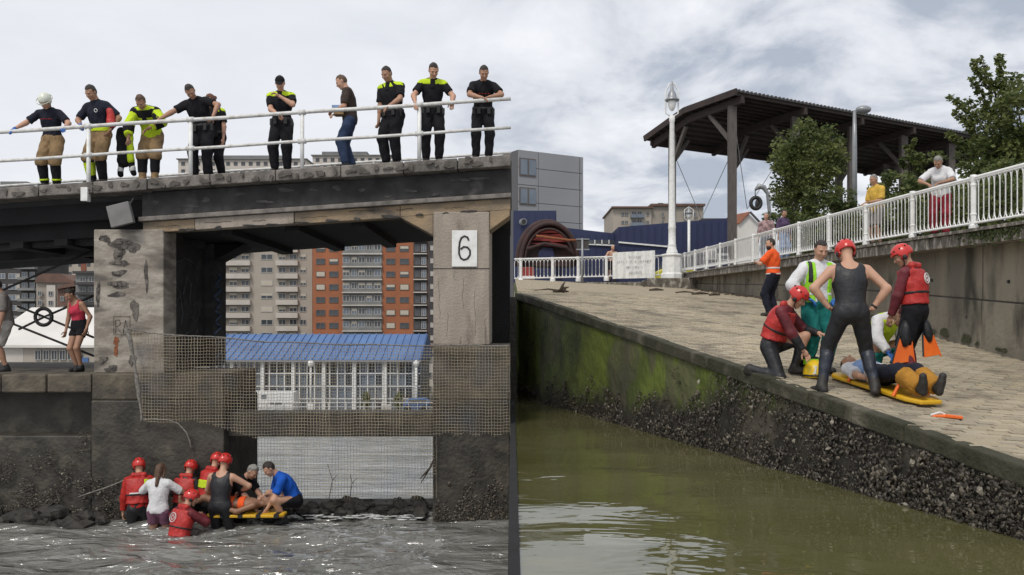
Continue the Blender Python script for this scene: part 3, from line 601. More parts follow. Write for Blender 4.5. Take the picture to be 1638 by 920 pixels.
# weir of dark rocks below the bridge opening
for i in range(110):
    q = MB(); s = random.uniform(.06, .17); x = random.uniform(-4.6, -1.3); boulders(q, 1, lambda: ((x, random.uniform(15.5, 16.3), ZL + random.uniform(-.04, .08) + .06), s))
    solo('weir_rock', q, M['rock'], 'dark wet rock in the low weir under the bridge opening', 'rock', 'rocks of the weir under the bridge', loc=(x, 15.9, ZL))
struct('weir_sill', MB().box(-5.07, -1.40, 15.95, 16.5, -7.5, ZL + .16), M['rock'])
mb = MB()
for _ in range(420):
    x = random.uniform(-4.6, -1.4); y = random.uniform(15.35, 16.0); s = random.uniform(.008, .03); mb.ell((x, y, ZL + random.uniform(.01, .07)), (s * 4, s, s * .4), 6, 4)
for px, d, rad in ((222, 15.0, .24), (253, 14.75, .2), (292, 15.1, .24), (332, 15.12, .22), (352, 14.7, .24), (285, 14.3, .3)):
    for _ in range(26):
        a_ = random.uniform(0, 6.283); r_ = rad * random.uniform(.85, 1.5); s = random.uniform(.005, .016); mb.ell(((px - CX) * d / FPX + r_ * math.cos(a_), d + r_ * .8 * math.sin(a_), ZL + rl((px - CX) * d / FPX + r_ * math.cos(a_), d + r_ * .8 * math.sin(a_)) + .004), (s * 3, s * 1.4, s * .5), 6, 4)
tag(solo('foam', mb, M['foam'], 'white water foam running between the weir rocks', 'foam', loc=(-3, 15.8, ZL), smooth=True), kind='stuff')
# twigs caught on the net and rocks
for k, (a, b, c) in enumerate((((690, 745), (680, 756), (673, 764)), ((697, 730), (688, 748), (675, 770)), ((530, 795), (535, 765), (527, 740)), ((562, 800), (566, 770), (563, 755)))):
    q = MB(); q.tube([(bx(p[0]), 15.30 + .02 * i, bz(p[1])) for i, p in enumerate((a, b, c))], [.02 if k < 2 else .008, .016 if k < 2 else .006, .006], 6)
    q.tube([(bx(b[0]), 15.30, bz(b[1])), (bx(b[0] + 9), 15.28, bz(b[1] - 9))], [.008, .003], 5)
    solo('twig', q, M['bark'], ['dark bent twig caught in the net beside the right pier', 'longer dark branch caught in the net beside the right pier', 'thin twig standing up from the weir left of centre', 'thin twig standing up from the middle of the weir'][k], 'twig', loc=(bx(b[0]), 15.3, bz(b[1])))
# hose across the pier foot
q = MB(); q.tube([(bx(p), 15.33, bz(y)) for p, y in ((133, 792), (150, 786), (175, 778), (200, 768), (212, 762), (236, 757))], .014, 6)
solo('rope', q, M['rope'], 'pale rope running along the foot of the left pier to the rescuers', 'rope', loc=(bx(180), 15.33, bz(780)), smooth=True)
# ---------------------------------------------------------------- net
nt_ = thing('safety_net', (bx(500), 15.3, bz(800)), 'beige square mesh net hung across the bridge opening and piers', 'net')
def ytop(px):
    pts = [(196, 524), (240, 533), (300, 537), (365, 541), (430, 547), (560, 551), (690, 553), (750, 552), (830, 554)]
    for (a, ya), (b, yb) in zip(pts[:-1], pts[1:]):
        if a <= px <= b: return ya + (yb - ya) * (px - a) / (b - a)
    return 553
def ybot(px): return 671 + 6 * math.sin(px * .03) if px < 305 else (672 + (px - 305) / 107 * 30 if px < 412 else (797 if px < 698 else 696 + 3 * math.sin(px * .2)))
def xleft(py): return 200 + 27 * max(0, (py - 525) / 147) ** .62
def npt(px, py):
    dpt = 15.34 - .05 * math.sin((px - 200) * .013) * math.sin((py - 525) * .02) - (.05 * max(0, 1 - (px - 200) / 60))
    if 412 < px < 697: dpt += .03
    jx = .35 * math.sin(py * .31 + px * .07) + .25 * math.sin(py * .11 + px * .41); jy = .35 * math.sin(px * .29 + py * .05) + .6 * math.sin(px * .05)
    return ((px + jx - CX) * dpt / FPX, dpt, ZC + (CY - py - jy) * dpt / FPX)
net_r = .0042; mb = MB(); st = 4.9; px = 203.0
while px < 816:
    y0, y1 = ytop(px), ybot(px); yy = []; y = y0
    while y < y1: 
        if px > xleft(y): yy.append(y)
        y += 7.5
    if px > xleft(y1): yy.append(y1)
    if len(yy) > 2: mb.tube([npt(px, q) for q in yy], net_r, 3, cap=False)
    px += st
py = 528.0
while py < 797:
    run = []; px = xleft(py)
    while px < 817:
        ok = ytop(px) <= py <= ybot(px)
        if ok: run.append(npt(px, py))
        if (not ok or px + 7 >= 817) and len(run) > 2: mb.tube(run, net_r, 3, cap=False); run = []
        elif not ok: run = []
        px += 7
    py += st
tag(mb.build('mesh', M['net'], nt_, fixn=False), kind='stuff')
MB().tube([npt(p, ytop(p)) for p in range(200, 817, 8)], .013, 6).build('head_rope', M['rope'], nt_, smooth=True)
MB().tube([npt(xleft(y), y) for y in range(525, 676, 6)], [.03 + .012 * math.sin(i * .5) for i in range(len(range(525, 676, 6)))], 8).build('edge_roll', M['rope'], nt_, smooth=True)
MB().tube([npt(p, y) for p, y in ((228, 673), (250, 671), (272, 672), (286, 678), (297, 690), (303, 705), (307, 722))], .012, 6).build('foot_rope', M['rope'], nt_, smooth=True)
# ---------------------------------------------------------------- buildings seen through the bridge
M['beige'] = mat('render_beige', (0.42, 0.375, 0.32), 0.9, (0.36, 0.32, 0.27), 0.15)
M['beige_dk'] = mat('render_beige_dark', (0.33, 0.295, 0.25), 0.9, (0.27, 0.24, 0.205), 0.2)
M['parapet'] = mat('parapet', (0.55, 0.51, 0.46), 0.9, (0.47, 0.435, 0.39), 0.3)
M['orange_brick'] = mat('orange_brick', (0.37, 0.135, 0.065), 0.9, (0.29, 0.11, 0.055), 0.25)
M['grey_render'] = mat('grey_render', (0.23, 0.235, 0.23), 0.9, (0.17, 0.175, 0.17), 0.3)
M['char_render'] = mat('charcoal_render', (0.075, 0.07, 0.07), 0.9, (0.05, 0.048, 0.048), 0.3)
M['shutter'] = mat('roller_shutter', (0.52, 0.47, 0.38), 0.8, (0.45, 0.41, 0.34), 0.5)
M['frame_w'] = mat('window_frame', (0.40, 0.39, 0.37), 0.7); M['frame_d'] = mat('window_frame_dark', (0.12, 0.10, 0.09), 0.7)
M['tile_red'] = mat('roof_tile', (0.26, 0.10, 0.055), 0.9, (0.18, 0.075, 0.05), 0.8); M['tile_brown'] = mat('roof_tile_brown', (0.16, 0.09, 0.07), 0.9, (0.11, 0.07, 0.055), 0.8)
M['blue_roof'] = mat('blue_roof', (0.085, 0.175, 0.37), 0.55, (0.06, 0.125, 0.28), 0.35, bump=.3, bscale=3)
M['tent_white'] = mat('white_sheet_roof', (0.70, 0.68, 0.64), 0.7, (0.58, 0.55, 0.51), 0.25)
def winmesh(w_, h_, fm, pm, blind=0.0, cross=True):
    q = MB(); t = min(w_, h_) * .09; dp = .12
    q.box(-w_ / 2, w_ / 2, -.06, 0, -h_ / 2, h_ / 2, 1)
    for x0, x1, z0, z1 in ((-w_ / 2, -w_ / 2 + t, -h_ / 2, h_ / 2), (w_ / 2 - t, w_ / 2, -h_ / 2, h_ / 2), (-w_ / 2 + t, w_ / 2 - t, h_ / 2 - t, h_ / 2), (-w_ / 2 + t, w_ / 2 - t, -h_ / 2, -h_ / 2 + t)): q.box(x0, x1, -dp, -.061, z0, z1, 0)
    if cross: q.box(-t / 2, t / 2, -dp * .9, -.061, -h_ / 2 + t, h_ / 2 - t, 0)
    if blind: q.box(-w_ / 2 + t * 1.02, w_ / 2 - t * 1.02, -dp * 1.05, -.06, h_ / 2 - t - (h_ - 2 * t) * blind, h_ / 2 - t * 1.02, 2)
    return q.mesh('window', [fm, pm, M['shutter']])
class Fac:
    """pixel rectangle -> metres on a facade that stands at distance d, facing the camera side"""
    def __init__(s, name, d, label, cat='building', group=None, base=GF):
        s.d = d; s.k = d / FPX; s.o = thing(name, (s.x(819), d, base), label, cat, group); s.base = base; s.cache = {}
    def x(s, px): return (px - CX) * s.k
    def z(s, py): return ZC + (CY - py) * s.k
    def wall(s, p0, p1, yt, m, depth=12, name='wall', front=0.0, yb=None, bev=0):
        if s.o.location.x == 0: s.o.location.x = s.x((p0 + p1) / 2)
        return MB().box(s.x(p0), s.x(p1), s.d - front, s.d + depth, s.base if yb is None else s.z(yb), s.z(yt)).build(name, m, s.o, bev=bev)
    def win(s, pc, yc, w_, h_, fm=None, pm=None, blind=0.0, cross=True, front=0.0):
        fm = fm or M['frame_w']; pm = pm or M['glass']; key = (w_, h_, fm.name, pm.name, round(blind, 1), cross)
        if key not in s.cache: s.cache[key] = winmesh(w_ * s.k, h_ * s.k, fm, pm, round(blind, 1), cross)
        o = link('window', s.cache[key], s.o); o.location = Vector((s.x(pc), s.d - front, s.z(yc))) - s.o.location; return o
    def slab(s, p0, p1, y0, y1, dep, m, name='balcony', front=0.0): return MB().box(s.x(p0), s.x(p1), s.d - front - dep, s.d - front + .02, s.z(y1), s.z(y0)).build(name, m, s.o)
# beige tower
t = Fac('apartment_tower', 200, 'beige apartment tower with stacked pale balconies beside the orange tower')
t.wall(340, 499.5, 300, M['beige'])
for i in range(12):
    yc = 541.5 - 20.9 * i
    for a, b, n_ in ((345, 402, 3), (443, 478, 2)):
        t.slab(a, b, yc + 1, yc + 9, 1.2, M['parapet'])
        t.slab(a + 2, b - 2, yc - 11.5, yc + 1, .05, M['beige_dk'], 'loggia_wall')
        for k in range(n_): t.win(a + (b - a) * (k + .5) / n_, yc - 5.2, 12 if n_ == 2 else 13, 9, M['frame_w'], M['glass'], random.choice((0, 0, .3, .6)), front=.06)
    t.win(427, yc - 5, 19, 9, M['frame_w'], M['glass'], random.choice((0, .4, 1, 1)))
    t.win(485, yc - 5, 10, 9, M['frame_w'], M['glass'], random.choice((0, 0, .5)))
# orange tower
t = Fac('apartment_tower', 195, 'orange brick apartment tower with grey balcony bays')
t.wall(500, 693, 300, M['orange_brick'])
t.wall(661.5, 684, 300, M['char_render'], 0.0, 'bay_wall', .12); t.wall(685, 699, 300, M['char_render'], 11, 'end_wall', .3)
t.wall(549, 611.5, 300, M['grey_render'], 0.0, 'bay_wall', .12)
for i in range(13):
    yc = 541.5 - 20.5 * i
    for pc in (513, 534, 625, 647): t.win(pc, yc, 14.5, 9.5, M['frame_d'], M['glass'], random.choice((0, 0, 0, .5, .9, 1)))
    t.slab(548, 612, yc + 7.6, yc + 9.6, .9, M['parapet'], 'balcony_slab')
    t.slab(549.5, 611, yc + 2.5, yc + 7.5, .75, M['grey_render'], 'balcony_parapet')
    for k, pc in enumerate((554, 567, 579, 591, 604)): t.win(pc, yc - 2.4, 9 if k % 2 else 11, 10, M['frame_w'], M['glass'] if random.random() < .65 else M['glass_pale'], random.choice((0, 0, .4)), front=.13)
    t.slab(662, 683.5, yc + 7.6, yc + 9.2, .9, M['parapet'], 'balcony_slab')
    t.win(668, yc - 1, 9, 12, M['frame_d'], M['glass'], 0, front=.13); t.win(678, yc - 1, 8, 12, M['frame_w'], M['glass_pale'], 0, front=.13)
    t.win(691, yc - 1, 5, 8, M['frame_w'], M['parapet'], 0, front=.31)
# white marquee roof in front of the beige tower
t = Fac('marquee', 120, 'white pitched marquee roof in front of the beige tower', 'tent')
k = t.k; q = MB(); q.prism([(t.x(340), t.z(548)), (t.x(340), t.z(515)), (t.x(392), t.z(512)), (t.x(456), t.z(545)), (t.x(456), t.z(548))], 1, 120, 132); q.build('roof', M['tent_white'], t.o)
MB().bar((t.x(390), 119.9, t.z(511.5)), (t.x(456), 119.9, t.z(544.5)), .3, .22).build('ridge_beam', M['beige_dk'], t.o); t.wall(342, 452, 548, M['beige'], 10)
MB().box(t.x(372), t.x(380), 119.85, 119.99, t.z(519), t.z(516)).build('vent', M['glass'], t.o); t.o.location.x = t.o.location.x
# blue roofed glazed hall
t = Fac('glazed_hall', 80, 'glazed hall with a blue sheet roof seen through the net', 'building')
t.wall(330, 672, 577, M['grey_render'], 9, front=-.30)
q = MB(); q.prism([(79.6, t.z(578)), (79.6, t.z(575)), (86, t.z(541) + .3), (92, t.z(575)), (92, t.z(578))], 0, t.x(328), t.x(674)); q.build('roof', M['blue_roof'], t.o)
for i in range(29): xs_ = t.x(330 + 12.2 * i); MB().bar((xs_, 79.62, t.z(575) + .05), (xs_, 85.98, t.z(541) + .34), .10, .10).build('roof_seam', M['blue_roof'], t.o)
MB().box(t.x(328), t.x(674), 79.4, 79.62, t.z(579), t.z(576)).build('gutter', M['grey_metal'], t.o)
px0 = 334.0; pane = {}
def pmesh(w_, h_, m): q = MB(); q.box(0, w_, -.04, 0, 0, h_); return q.mesh('pane', m)
pm_ = [pmesh(10.6 * t.k, 18.6 * t.k, M['glass_pale']), pmesh(10.6 * t.k, 18.6 * t.k, M['glass'])]
for c in range(28):
    for r_ in range(4):
        o = link('pane', pm_[0 if random.random() < .6 else 1], t.o); o.location = Vector((t.x(334.8 + 12.1 * c), 80.25, t.z(597 + 20.2 * r_))) - t.o.location
    MB().box(t.x(333 + 12.1 * c), t.x(334.6 + 12.1 * c), 80.02, 80.29, GF, t.z(577)).build('mullion', M['white_paint'], t.o)
for c in range(7): MB().box(t.x(369 + 49 * c), t.x(374 + 49 * c), 79.75, 80.3, GF, t.z(577)).build('column', M['white_paint'], t.o)
for yy in (597.5, 618, 638): MB().box(t.x(331), t.x(672), 79.97, 80.0, t.z(yy + .8), t.z(yy - .8)).build('transom', M['white_paint'], t.o)
# quayside bits on the far bank
kf = 79.0 / FPX
def FX(px, d=79.0): return (px - CX) * d / FPX
def FZ(py, d=79.0): return ZC + (CY - py) * d / FPX
t = thing('site_container', (FX(442), 78.6, GF), 'white site cabin standing before the glazed hall', 'cabin')
MB().box(FX(408), FX(477), 77.4, 79.2, GF, FZ(625)).build('body', M['white_paint'], t, bev=.03)
for pc in (416, 430): MB().box(FX(pc - 4), FX(pc + 4), 77.34, 77.4, FZ(635), FZ(629)).build('window', M['glass_pale'], t)
MB().box(FX(440), FX(458), 77.34, 77.4, FZ(644), FZ(641)).build('sign', M['char_render'], t)
MB().box(FX(409), FX(415), 77.33, 77.4, FZ(650), FZ(630)).build('panel', M['blue_roof'], t)
for k, px in enumerate((501, 668)):
    t = thing('lamp_post', (FX(px), 78, GF), ['white quayside lamp post before the middle of the glazed hall', 'white quayside lamp post at the right end of the glazed hall'][k], 'lamp post', 'lamp posts on the far quay')
    MB().tube([(FX(px), 78, GF), (FX(px), 78, FZ(583))], .09, 8).build('pole', M['white_paint'], t, smooth=True); MB().ell((FX(px), 78, FZ(581)), (.28, .28, .32), 10, 8).build('lantern', M['white_paint'], t, smooth=True)
    MB().box(FX(px) - .25, FX(px) + .25, 77.75, 78.25, GF, GF + .7).build('pedestal', M['white_paint'], t)
t = thing('quay_railing', (FX(560), 77.3, GF), 'low white railing along the far quay edge', 'railing')
for yy in (641, 648): MB().box(FX(330), FX(812), 77.28, 77.32, FZ(yy + .5), FZ(yy - .5)).build('rail', M['white_paint'], t)
for i in range(34): px = 335 + 14 * i; MB().box(FX(px), FX(px + .9), 77.26, 77.34, GF, FZ(641)).build('post', M['white_paint'], t)
solo('kiosk', MB().box(FX(615), FX(628), 77.6, 78.4, GF, FZ(646)), M['parapet'], 'small white utility box on the far quay by the hall', 'box', loc=(FX(621), 78, GF), bev=.03)
q = MB(); q.prism([(FX(648), GF + .25), (FX(648), FZ(643)), (FX(655), FZ(637)), (FX(680), FZ(635)), (FX(688), FZ(640)), (FX(688), GF + .25)], 1, 77.5, 79.0)
v_ = thing('parked_van', (FX(668), 78.2, GF), 'light blue van parked at the right end of the far quay', 'van')
q.build('body', M['blue_roof'], v_, bev=.05); MB().box(FX(657), FX(684), 77.45, 77.5, FZ(642), FZ(637.5)).build('window', M['glass'], v_)
for px in (655, 681): MB().tube([(FX(px), 77.44, GF + .3), (FX(px), 77.7, GF + .3)], .3, 12).build('wheel', M['black_paint'], v_)
t = Fac('house', 100, 'cream low building beyond the right end of the glazed hall'); t.wall(672, 815, 555, M['parapet'], 10); t.wall(672, 816, 552, M['tile_brown'], 10.5, 'roof', .3, 556)
for i in range(4): 
    for yy in (575, 600, 622): t.win(684 + 28 * i, yy, 14, 9, M['frame_w'], M['glass'])
def leafmass(mb, c, r, n, s, mi=(0, 1), flat=False):
    for _ in range(n):
        v = Vector((random.gauss(0, 1), random.gauss(0, 1), random.gauss(0, 1))).normalized() * (random.random() ** .45)
        p = Vector(c) + Vector((v.x * r[0], v.y * r[1], v.z * r[2]))
        a = Vector((random.gauss(0, 1), random.gauss(0, 1), random.gauss(0, .6))).normalized(); b = a.cross(Vector((random.gauss(0, 1), random.gauss(0, 1), random.gauss(0, 1)))).normalized()
        L_ = s * random.uniform(.45, 1.5); W_ = L_ * random.uniform(.5, .75); mid = a.cross(b) * L_ * .12
        mb.add([p - a * L_, p + b * W_ + mid, p + a * L_, p - b * W_ + mid], [(0, 1, 2), (0, 2, 3)], random.choice(mi))
for px, lab in ((587, 'small yellowish shrub on the far quay left of the lamp post'), (638, 'taller yellowish shrub on the far quay beside the utility box')):
    t = thing('shrub', (FX(px), 78.6, GF), lab, 'shrub'); q = MB(); leafmass(q, (FX(px), 78.6, GF + .9), (.45, .4, .8), 260, .12); q.build('foliage', [M['leaf'], M['leaf_b']], t, fixn=False); MB().tube([(FX(px), 78.6, GF), (FX(px), 78.6, GF + .8)], .05).build('stem', M['bark'], t)
# blocks seen left of the pier
t = Fac('apartment_block', 170, 'charcoal apartment block with grey balconies left of the pier'); t.wall(-30, 60, 412, M['char_render'])
for i in range(9):
    yc = 425 + 17 * i; t.win(20, yc, 12, 9, M['frame_w'], M['glass_pale']); t.win(3, yc, 12, 9, M['frame_w'], M['glass_pale']); t.slab(33, 60, yc + 2, yc + 6, 1.2, M['grey_render']); t.win(40, yc - 3, 9, 8, M['frame_w'], M['glass_pale']); t.win(52, yc - 3, 8, 8, M['frame_w'], M['glass_pale']); t.win(29, yc, 6, 9, M['frame_w'], M['parapet'])
t.wall(-30, 58, 403, M['grey_render'], 6, 'penthouse', -3)
t = Fac('apartment_block', 230, 'large cream apartment block behind the brown roofed houses'); t.wall(48, 150, 385, M['beige'])
for i in range(7):
    for k, pc in enumerate((62, 78, 88, 104, 112, 128, 142)): t.win(pc, 408 + 15 * i, 5, 6, M['frame_d'], M['glass'], 0, False)
t.wall(68, 70, 385, M['beige_dk'], 0, 'downpipe', .3); t.wall(130, 138, 385, M['tile_red'], 0, 'painted_bay', .2)
t = Fac('house', 140, 'terraced house with a brown tiled roof left of the pier'); t.wall(58, 116, 452, M['beige_dk'], 10); q = MB(); q.prism([(t.x(58), t.z(452)), (t.x(66), t.z(438)), (t.x(100), t.z(438)), (t.x(121), t.z(450)), (t.x(121), t.z(453))], 1, 139.4, 150); q.build('roof', M['tile_brown'], t.o); t.wall(76, 90, 456, M['parapet'], 0, 'bay', .3)
for pc in (66, 83, 102): 
    for yy in (470, 485, 500): t.win(pc, yy, 7, 8, M['frame_w'], M['glass'], front=.31)
t = Fac('house', 130, 'dark red house with a sloping tiled roof beside the pier'); t.wall(92, 126, 462, M['tile_brown'], 10); q = MB(); q.prism([(t.x(91), t.z(463)), (t.x(104), t.z(456)), (t.x(130), t.z(451)), (t.x(130), t.z(457))], 1, 129.4, 140); q.build('roof', M['tile_brown'], t.o)
for yy in (478, 494): t.win(100, yy, 6, 8, M['frame_w'], M['glass']); t.win(113, yy, 6, 8, M['frame_w'], M['glass'])
t = Fac('apartment_block', 125, 'grey balconied block right beside the left pier'); t.wall(121, 158, 437, M['grey_render'], 10); t.wall(119, 160, 434, M['char_render'], 10, 'roof', .6, 438)
for i in range(5): t.slab(124, 156, 452 + 16 * i, 456 + 16 * i, 1.0, M['char_render']); t.win(133, 447 + 16 * i, 9, 8, M['frame_w'], M['glass']); t.win(147, 447 + 16 * i, 9, 8, M['frame_w'], M['glass'])
t = Fac('boat_hall', 62, 'white roofed boat hall with dark windows beyond the terrace'); t.wall(38, 158, 553, M['beige'], 8)
q = MB(); q.prism([(61.6, t.z(556)), (61.6, t.z(552)), (68.5, t.z(516) + 1.2), (75, t.z(552)), (75, t.z(556))], 0, t.x(-30), t.x(160)); q.build('roof', M['tent_white'], t.o); t.wall(-30, 37.5, 553, M['parapet'], 8, 'annexe')
for i in range(6): t.win(62 + 13 * i, 568, 10, 16, M['frame_w'], M['glass'])
MB().box(t.x(82), t.x(112), 60.6, 60.9, t.z(592), t.z(584)).build('awning', M['glass_pale'], t.o); t.wall(128, 142, 572, M['blue_roof'], 0, 'door', .1)
# roofs that show above the deck between the people
for a, b, yt, d, lab in ((285, 490, 246, 300, 'long apartment block showing above the deck behind the railing'), (500, 625, 240, 320, 'white roofline showing above the deck between the brown shirt and police'), (-20, 50, 288, 300, 'dark roofline showing above the deck at the far left')):
    t = Fac('apartment_block', d, lab); t.wall(a, b, yt + 8, M['parapet'] if a != -20 else M['char_render'], 14); t.wall(a + 12, b - 40 if b - a > 100 else b - 15, yt, M['grey_render'], 8, 'penthouse', -3); t.wall(a - 2, b + 2, yt + 8, M['grey_render'], 15, 'cornice', .8, yt + 9.5)
    for i in range(int((b - a) / 12)):
        for r_ in range(3): t.win(a + 8 + 12 * i, yt + 16 + 12 * r_, 6, 6, M['frame_d'], M['glass'], 0, False)
# ---------------------------------------------------------------- right hand side: buildings behind the slipway
GR = ZC + 1.95
M['panel_grey'] = mat('cladding_grey', (0.27, 0.275, 0.285), 0.55, (0.24, 0.245, 0.255), 0.2); M['panel_dark'] = mat('cladding_joint', (0.10, 0.10, 0.105), 0.7)
M['navy'] = mat('navy_cladding', (0.020, 0.028, 0.085), 0.55, (0.015, 0.021, 0.065), 0.3)
M['rust_red'] = mat('dark_red_paint', (0.050, 0.020, 0.017), 0.75, (0.026, 0.014, 0.013), 2); M['red_fabric'] = mat('red_panel', (0.30, 0.035, 0.025), 0.65, (0.19, 0.024, 0.018), 2)
U = Vector((0.862, 0.508, 0)); V = Vector((-0.508, 0.862, 0))
def obox(mb, o, a0, a1, b0, b1, z0, z1, mi=0, u=U, v=V):
    o = Vector(o); pts = [o + u * a + v * b + Vector((0, 0, z)) for z in (z0, z1) for a, b in ((a0, b0), (a1, b0), (a1, b1), (a0, b1))]
    return mb.hexa(pts, mi)
# grey office block: facade recedes to the right
dg = 92.0; o0 = P(829, 520, dg); o0.z = 0; zt = ZC + (520 - 239) * dg / FPX
x1, y1 = None, None
# facade length so that its far end falls on column 933
tt = ((933 - CX) / FPX * o0.y - o0.x) / (U.x - (933 - CX) / FPX * U.y)
t = thing('office_block', (o0.x, o0.y, GR), 'grey panel clad office block at the left of the slipway', 'building')
obox(MB(), o0, 0, tt, .1, 14, GR, zt - .02).build('wall', M['panel_dark'], t)
hz = (zt - GR) / 9; segs = [(0, tt * .30), (tt * .30, tt * .94), (tt * .945, tt)]
for r_ in range(9):
    for a, b in segs: obox(MB(), o0, a + .03, b - .03, -.02, .1, GR + hz * r_ + .03, GR + hz * (r_ + 1) - .03).build('panel', M['panel_grey'], t)
for (y0, y1) in ((252, 281), (299, 327)):
    za, zb_ = ZC + (520 - y1) * dg / FPX, ZC + (520 - y0) * dg / FPX
    obox(MB(), o0, .1, tt * .255, -.10, -.03, za, zb_).build('window', M['frame_d'], t)
    for k in range(2): obox(MB(), o0, .1 + tt * .125 * k + .12, .1 + tt * .125 * (k + 1) - .08, -.14, -.1, za + .15, zb_ - .15).build('pane', M['glass_pale'], t)
# navy workshop
dn = 62.0; t = thing('workshop', (P(860, 520, dn).x, dn, GR), 'low navy blue workshop with white framed windows behind the far railing', 'building')
def NX(px, d=dn): return (px - CX) * d / FPX
def NZ(py, d=dn): return ZC + (CY - py) * d / FPX
MB().box(.1, NX(890), 62, 75, GR, NZ(337)).build('wall', M['navy'], t)
MB().prism([(NX(890.2), GR), (NX(890.2), NZ(360)), (NX(985), NZ(371)), (NX(985), GR)], 1, 63, 75).build('wall', M['navy'], t)
MB().prism([(NX(985.2), GR), (NX(985.2), NZ(367)), (NX(1170), NZ(352)), (NX(1170), GR)], 1, 60.5, 74).build('wall', M['navy'], t)
MB().bar((NX(890), 62.9, NZ(386)), (NX(985), 62.9, NZ(391)), .1, .10).build('band', M['white_paint'], t); MB().bar((NX(985), 60.4, NZ(391)), (NX(1075), 60.4, NZ(399)), .1, .10).build('band', M['white_paint'], t)
for i in range(4): MB().box(NX(943 + 11.5 * i), NX(952 + 11.5 * i), 62.85, 62.99, NZ(388.5), NZ(382.5)).build('window', [M['glass']], t); MB().box(NX(952.5 + 11.5 * i), NX(954 + 11.5 * i), 62.8, 62.99, NZ(388.5), NZ(382)).build('window_post', M['white_paint'], t)
for i in range(30): px = 833 + 11 * i; MB().box(NX(px), NX(px) + .05, 61.96 if px < 890 else (62.95 if px < 985 else 60.45), 63.02, GR, NZ(342 if px < 889 else (373 if px < 985 else 369 - (px - 985) * .06))).build('cladding_rib', M['navy'], t)
q = MB(); q.tube([(NX(835), 61.8, NZ(356)), (NX(838), 61.5, NZ(356))], .24, 12); q.build('extractor', M['grey_metal'], t); MB().tube([(NX(838), 61.35, NZ(356)), (NX(838), 61.48, NZ(356))], .16, 12).build('extractor_mouth', M['black_paint'], t)
# beige flats and small houses beyond the workshop
t = Fac('apartment_block', 150, 'beige flats with a flat roof behind the navy workshop', base=GR)
t.wall(980, 1042, 333, M['beige'], 14); t.wall(1042.3, 1126, 329, M['beige_dk'], 14, 'side_wall', -.4); t.wall(978, 1044, 331, M['tile_brown'], 15, 'roof', .8, 333.5); t.wall(1041, 1128, 326, M['tile_brown'], 15, 'roof', .2, 329.5); t.wall(1057, 1066, 321, M['tile_red'], 3, 'chimney', -3, 327)
for yy in (343, 356): 
    t.win(996, yy, 5, 6); t.win(1002, yy, 5, 6); t.slab(1008, 1030, yy + 1, yy + 6, .8, M['glass_pale']); t.win(1014, yy - 2, 7, 5); t.win(1023, yy - 2, 7, 5); t.win(1036, yy, 4, 6); t.win(1060, yy, 4, 7); t.win(1095, yy, 5, 7); t.win(1112, yy, 5, 7)
t = Fac('house', 120, 'long low house with a window band between the canopy columns', base=GR); t.wall(1124, 1168, 353, M['beige_dk'], 8); t.wall(1122, 1169, 350, M['char_render'], 8.5, 'roof', .5, 353.3)
for i in range(5): t.win(1134 + 7 * i, 361, 5.5, 9, M['frame_w'], M['glass_pale'])
t = Fac('house', 110, 'white gabled house with an orange tiled roof behind the canopy columns', base=GR); q = MB(); q.prism([(t.x(1180), GR), (t.x(1180), t.z(358)), (t.x(1198), t.z(342)), (t.x(1214), t.z(358)), (t.x(1214), GR)], 1, 110, 118); q.build('wall', M['tent_white'], t.o)
q = MB(); q.hexa([(t.x(1158), 113, t.z(359)), (t.x(1181), 109.6, t.z(359)), (t.x(1199), 109.6, t.z(341)), (t.x(1176), 113, t.z(342)), (t.x(1158), 113, t.z(357)), (t.x(1181), 109.6, t.z(357)), (t.x(1199), 109.6, t.z(339)), (t.x(1176), 113, t.z(340))]); q.build('roof', M['tile_red'], t.o)
MB().bar((t.x(1198), 109.5, t.z(340)), (t.x(1217), 109.5, t.z(360)), .2, .25).build('verge', M['char_render'], t.o)
q = MB(); n_ = 16; q.tube([(t.x(1160 + 60 * i / n_), 70, ZC + (520 - (366 - 6 * math.sin(math.pi * min(1, i / n_ * 1.4) * .5))) * 70 / FPX) for i in range(n_ + 1)], .12, 6)
solo('awning', q, M['char_render'], 'curved dark awning edge in front of the white gabled house', 'awning', loc=(t.x(1190) * .64, 70, GR + 5))
# dark red hooped barge shelter
db = 50.0; t = thing('hooped_hull', (P(880, 520, db).x, db, GR), 'dark red rounded hull with hoops and bright red panels behind the railing', 'boat')
def HX(px): return (px - CX) * db / FPX
def HZ(py): return ZC + (CY - py) * db / FPX
def arch(px0, px1, ptop, pb, d, rad, m, nm, parent=t, k=18):
    c = (px0 + px1) / 2; a = (px1 - px0) / 2; pts = []
    for i in range(k + 1): th = math.pi * i / k; pts.append((HX(c - a * math.cos(th)), d, HZ(pb - (pb - ptop) * math.sin(th) ** .85)))
    return MB().tube(pts, rad, 8).build(nm, m, parent, smooth=True)
arch(829, 921, 354, 425, 50.6, .20, M['rust_red'], 'hoop'); arch(834, 925, 357, 425, 50.2, .14, M['rust_red'], 'hoop'); arch(840, 917, 366, 425, 50.1, .07, M['rust_red'], 'hoop')
def archpoly(px0, px1, ptop, pb, k=16):
    c = (px0 + px1) / 2; a = (px1 - px0) / 2; return [(HX(c - a * math.cos(math.pi * i / k)), HZ(pb - (pb - ptop) * math.sin(math.pi * i / k) ** .85)) for i in range(k + 1)]
MB().prism(archpoly(831, 920, 356, 425), 1, 50.7, 52.0).build('hull', M['rust_red'], t, bev=.02)
for poly in ([(852, 374), (862, 366), (880, 365), (895, 368), (898, 372), (880, 371)], [(848, 383), (858, 374), (880, 374), (880, 385)], [(881, 374), (899, 373), (908, 386), (880, 386)], [(850, 388), (885, 387), (908, 392), (905, 396), (870, 392)]):
    MB().prism([(HX(a), HZ(b)) for a, b in poly], 1, 50.35, 50.69).build('red_panel', M['red_fabric'], t)
